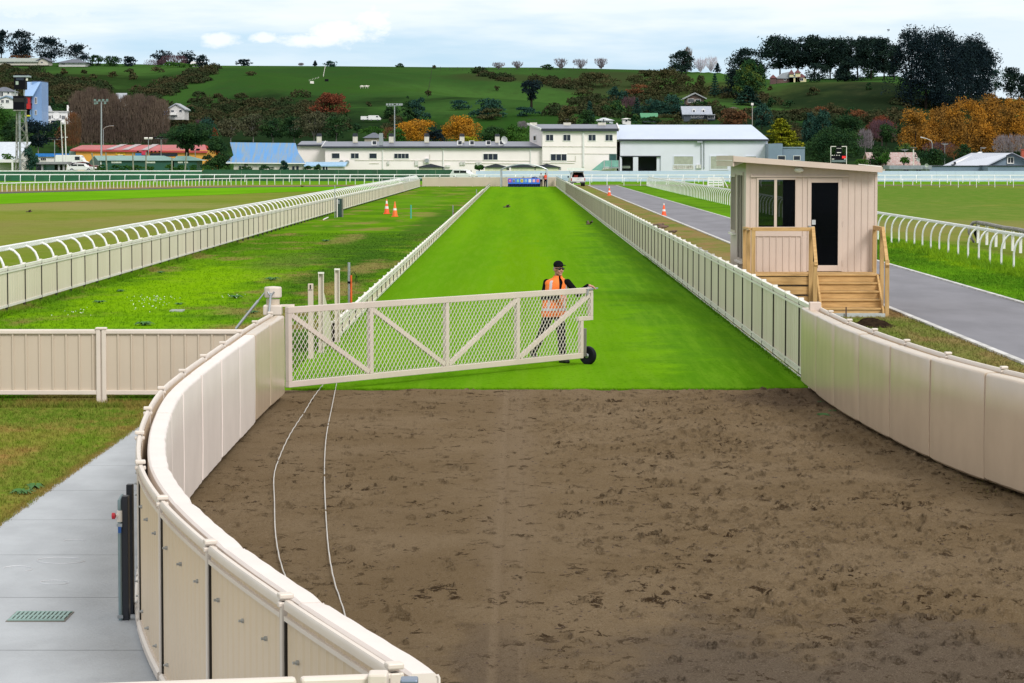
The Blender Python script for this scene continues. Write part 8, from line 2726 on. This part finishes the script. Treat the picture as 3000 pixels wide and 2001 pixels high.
def patch(name, mat, zs, a0, a1, off, par, n=8):
    mb = MB()
    vs = []
    for i, z in enumerate(zs):
        l_, r_ = (a0(z), a1(z)) if callable(a0) else (a0, a1)
        for j in range(n + 1):
            vs.append(vpt(z, R(l_ + (r_ - l_) * j / n), off))
    f = [(i * (n + 1) + j, i * (n + 1) + j + 1, (i + 1) * (n + 1) + j + 1, (i + 1) * (n + 1) + j) for i in range(len(zs) - 1) for j in range(n)]
    m_ = len(vs)
    for i, z in enumerate(zs):
        l_, r_ = (a0(z), a1(z)) if callable(a0) else (a0, a1)
        for j in range(n + 1):
            vs.append(vpt(z, R(l_ + (r_ - l_) * j / n), off - .005))
    f += [tuple(m_ + k for k in q_[::-1]) for q_ in f]
    mb.add(vs, f)
    return mb.build(name, mat, par, True)


zs = list(np.linspace(.845, 1.585, 34))
# open in front (the gap widens to the collar) and cut away at the arms
front = 282


def gap(z):
    return 1.0 if z < 1.2 else 1.0 + (z - 1.2) * 62


def arm(z):
    return 0 if z < 1.22 or z > 1.49 else 15 * math.sin((z - 1.22) / .27 * math.pi) ** .6


vest = patch('vest', vestm, zs, lambda z: front + gap(z) * .55, lambda z: 360 - arm(z), 0, t, 12)
for (l_, r_) in ((lambda z: 0 + arm(z), lambda z: 180 - arm(z)), (lambda z: 180 + arm(z), lambda z: front - gap(z) * .45)):
    patch('panel', vestm, zs, l_, r_, 0, vest, 14)
for (l_, r_) in ((228, 242), (312, 327)):
    patch('reflective_strip', silv, list(np.linspace(.95, 1.50, 22)), l_, r_, .005, vest, 4)
patch('reflective_band', silv, list(np.linspace(.955, 1.0, 3)), 186, front - 2, .006, vest, 14)
patch('reflective_band', silv, list(np.linspace(.955, 1.0, 3)), front + 2, 356, .006, vest, 14)
patch('pocket', M('vest_pocket', (.74, .14, .015)), [1.295, 1.305], 246, 272, .006, vest, 6)
patch('pocket', M('vest_pocket2', (.74, .14, .015)), [.935, .942], 214, 262, .006, vest, 8)
# right forearm across the belly, over the vest, is part of the jumper
# cap, sunglasses, hair
cp = blob('cap', [('ell', hc + Vector((0, 0, .078)) - fd * .006, (.086, .106, .078), mt)], capm_, t, .006, 2)
mb = MB()
vs = []
for r_, z in ((.088, .074), (.135, .070), (.162, .060)):
    for k in range(9):
        a = R(-58 + 116 * k / 8)
        v = hc + fd * (math.cos(a) * r_ * 1.02) + sd_ * (math.sin(a) * r_ * .74) + Vector((0, 0, z + .012 * math.cos(a)))
        vs.append(v)
n = len(vs)
vs += [v + Vector((0, 0, .007)) for v in vs]
f = [(i * 9 + j, i * 9 + j + 1, (i + 1) * 9 + j + 1, (i + 1) * 9 + j) for i in range(2) for j in range(8)]
f += [tuple(n + k for k in q_[::-1]) for q_ in f] + [(18 + j, n + 18 + j, n + 19 + j, 19 + j) for j in range(8)]
mb.add(vs, f).build('brim', capm_, cp, True)
sg = MB()
for s_ in (-1, 1):
    sg.ell(hc + fd * .094 + sd_ * (s_ * .034) + Vector((0, 0, .014)), (.034, .012, .022), 14, 8, mt @ Matrix.Rotation(R(-s_ * 14), 3, 'Z'))
    sg.bar(hc + fd * .09 + sd_ * (s_ * .064) + Vector((0, 0, .02)), hc - fd * .01 + sd_ * (s_ * .084) + Vector((0, 0, .018)), .006, .012)
sg.bar(hc + fd * .104 - sd_ * .02 + Vector((0, 0, .022)), hc + fd * .104 + sd_ * .02 + Vector((0, 0, .022)), .008, .010)
sg.build('sunglasses', M('sunglass_black', (.006, .006, .007), rough=.08), t, True)
blob('hair', [('ell', hc + sd_ * .060 - fd * .03 + Vector((0, 0, .004)), (.022, .045, .045), mt), ('ell', hc - sd_ * .060 - fd * .03 + Vector((0, 0, .004)), (.022, .045, .045), mt), ('ell', hc - fd * .075 + Vector((0, 0, -.005)), (.055, .03, .055), mt)], greyhair, t, .007, 2)
mb = MB()
for s_ in (-1, 1):
    mb.add([vpt(1.585, R(front + s_ * 14), .004), vpt(1.50, R(front + s_ * 8), .006), vpt(1.40, R(front + s_ * 5), .006), vpt(1.56, R(front + s_ * 28), .008)], [(0, 1, 2, 3)])
# two attendants at the starting boxes
Jn = {'head': (0, 0, 1.63), 'sh_l': (.19, 0, 1.42), 'sh_r': (-.19, 0, 1.42), 'pelvis': (0, 0, .92), 'el_l': (.24, .02, 1.14), 'wr_l': (.22, -.12, .92), 'hd_l': (0, -.3, -1), 'hu_l': (1, 0, 0), 'el_r': (-.24, .02, 1.14), 'wr_r': (-.20, -.16, .96), 'hd_r': (0, -.4, -.9), 'hu_r': (-1, 0, 0),
      'hip_l': (.095, 0, .90), 'kn_l': (.11, -.02, .48), 'an_l': (.11, .02, .09), 'toe_l': (.13, -.13, .04), 'hip_r': (-.095, 0, .90), 'kn_r': (-.10, -.02, .48), 'an_r': (-.10, .02, .09), 'toe_r': (-.12, -.13, .04)}
for (lab, px, dy, top_, hi, hatm) in (('attendant in orange-red hi-vis vest and black trousers beside the starting boxes', 1598, .4, jumper, M('red_orange_vest', (.80, .075, .03), rough=.7), capm_), ('attendant in pale grey top standing behind the starting boxes', 1585, 2.2, M('grey_top', (.45, .45, .46)), None, capm_)):
    q = At(px, 546, 355 + dy)
    q.z = 0
    t, hc, fd, sd_, mt = person(lab, q, Jn, (top_, trous), R(10), -15, .014)
    if hi:
        pr = [('ell', (0, 0, 1.25), (.215, .15, .20)), ('ell', (0, 0, 1.05), (.205, .15, .18)), ('cap', (-.13, 0, 1.40), .09, (.13, 0, 1.40), .09)]
        v_ = blob('vest', pr, hi, t, .014, 2)
        MB().loft([ring((0, 0, 1.08), .214, .158, 20), ring((0, 0, 1.13), .217, .160, 20)], cap=False).build('reflective_band', silv, v_)
    blob('cap' if hi else 'hair', [('ell', hc + Vector((0, 0, .055)), (.087, .108, .082), mt)], hatm, t, .012, 2)
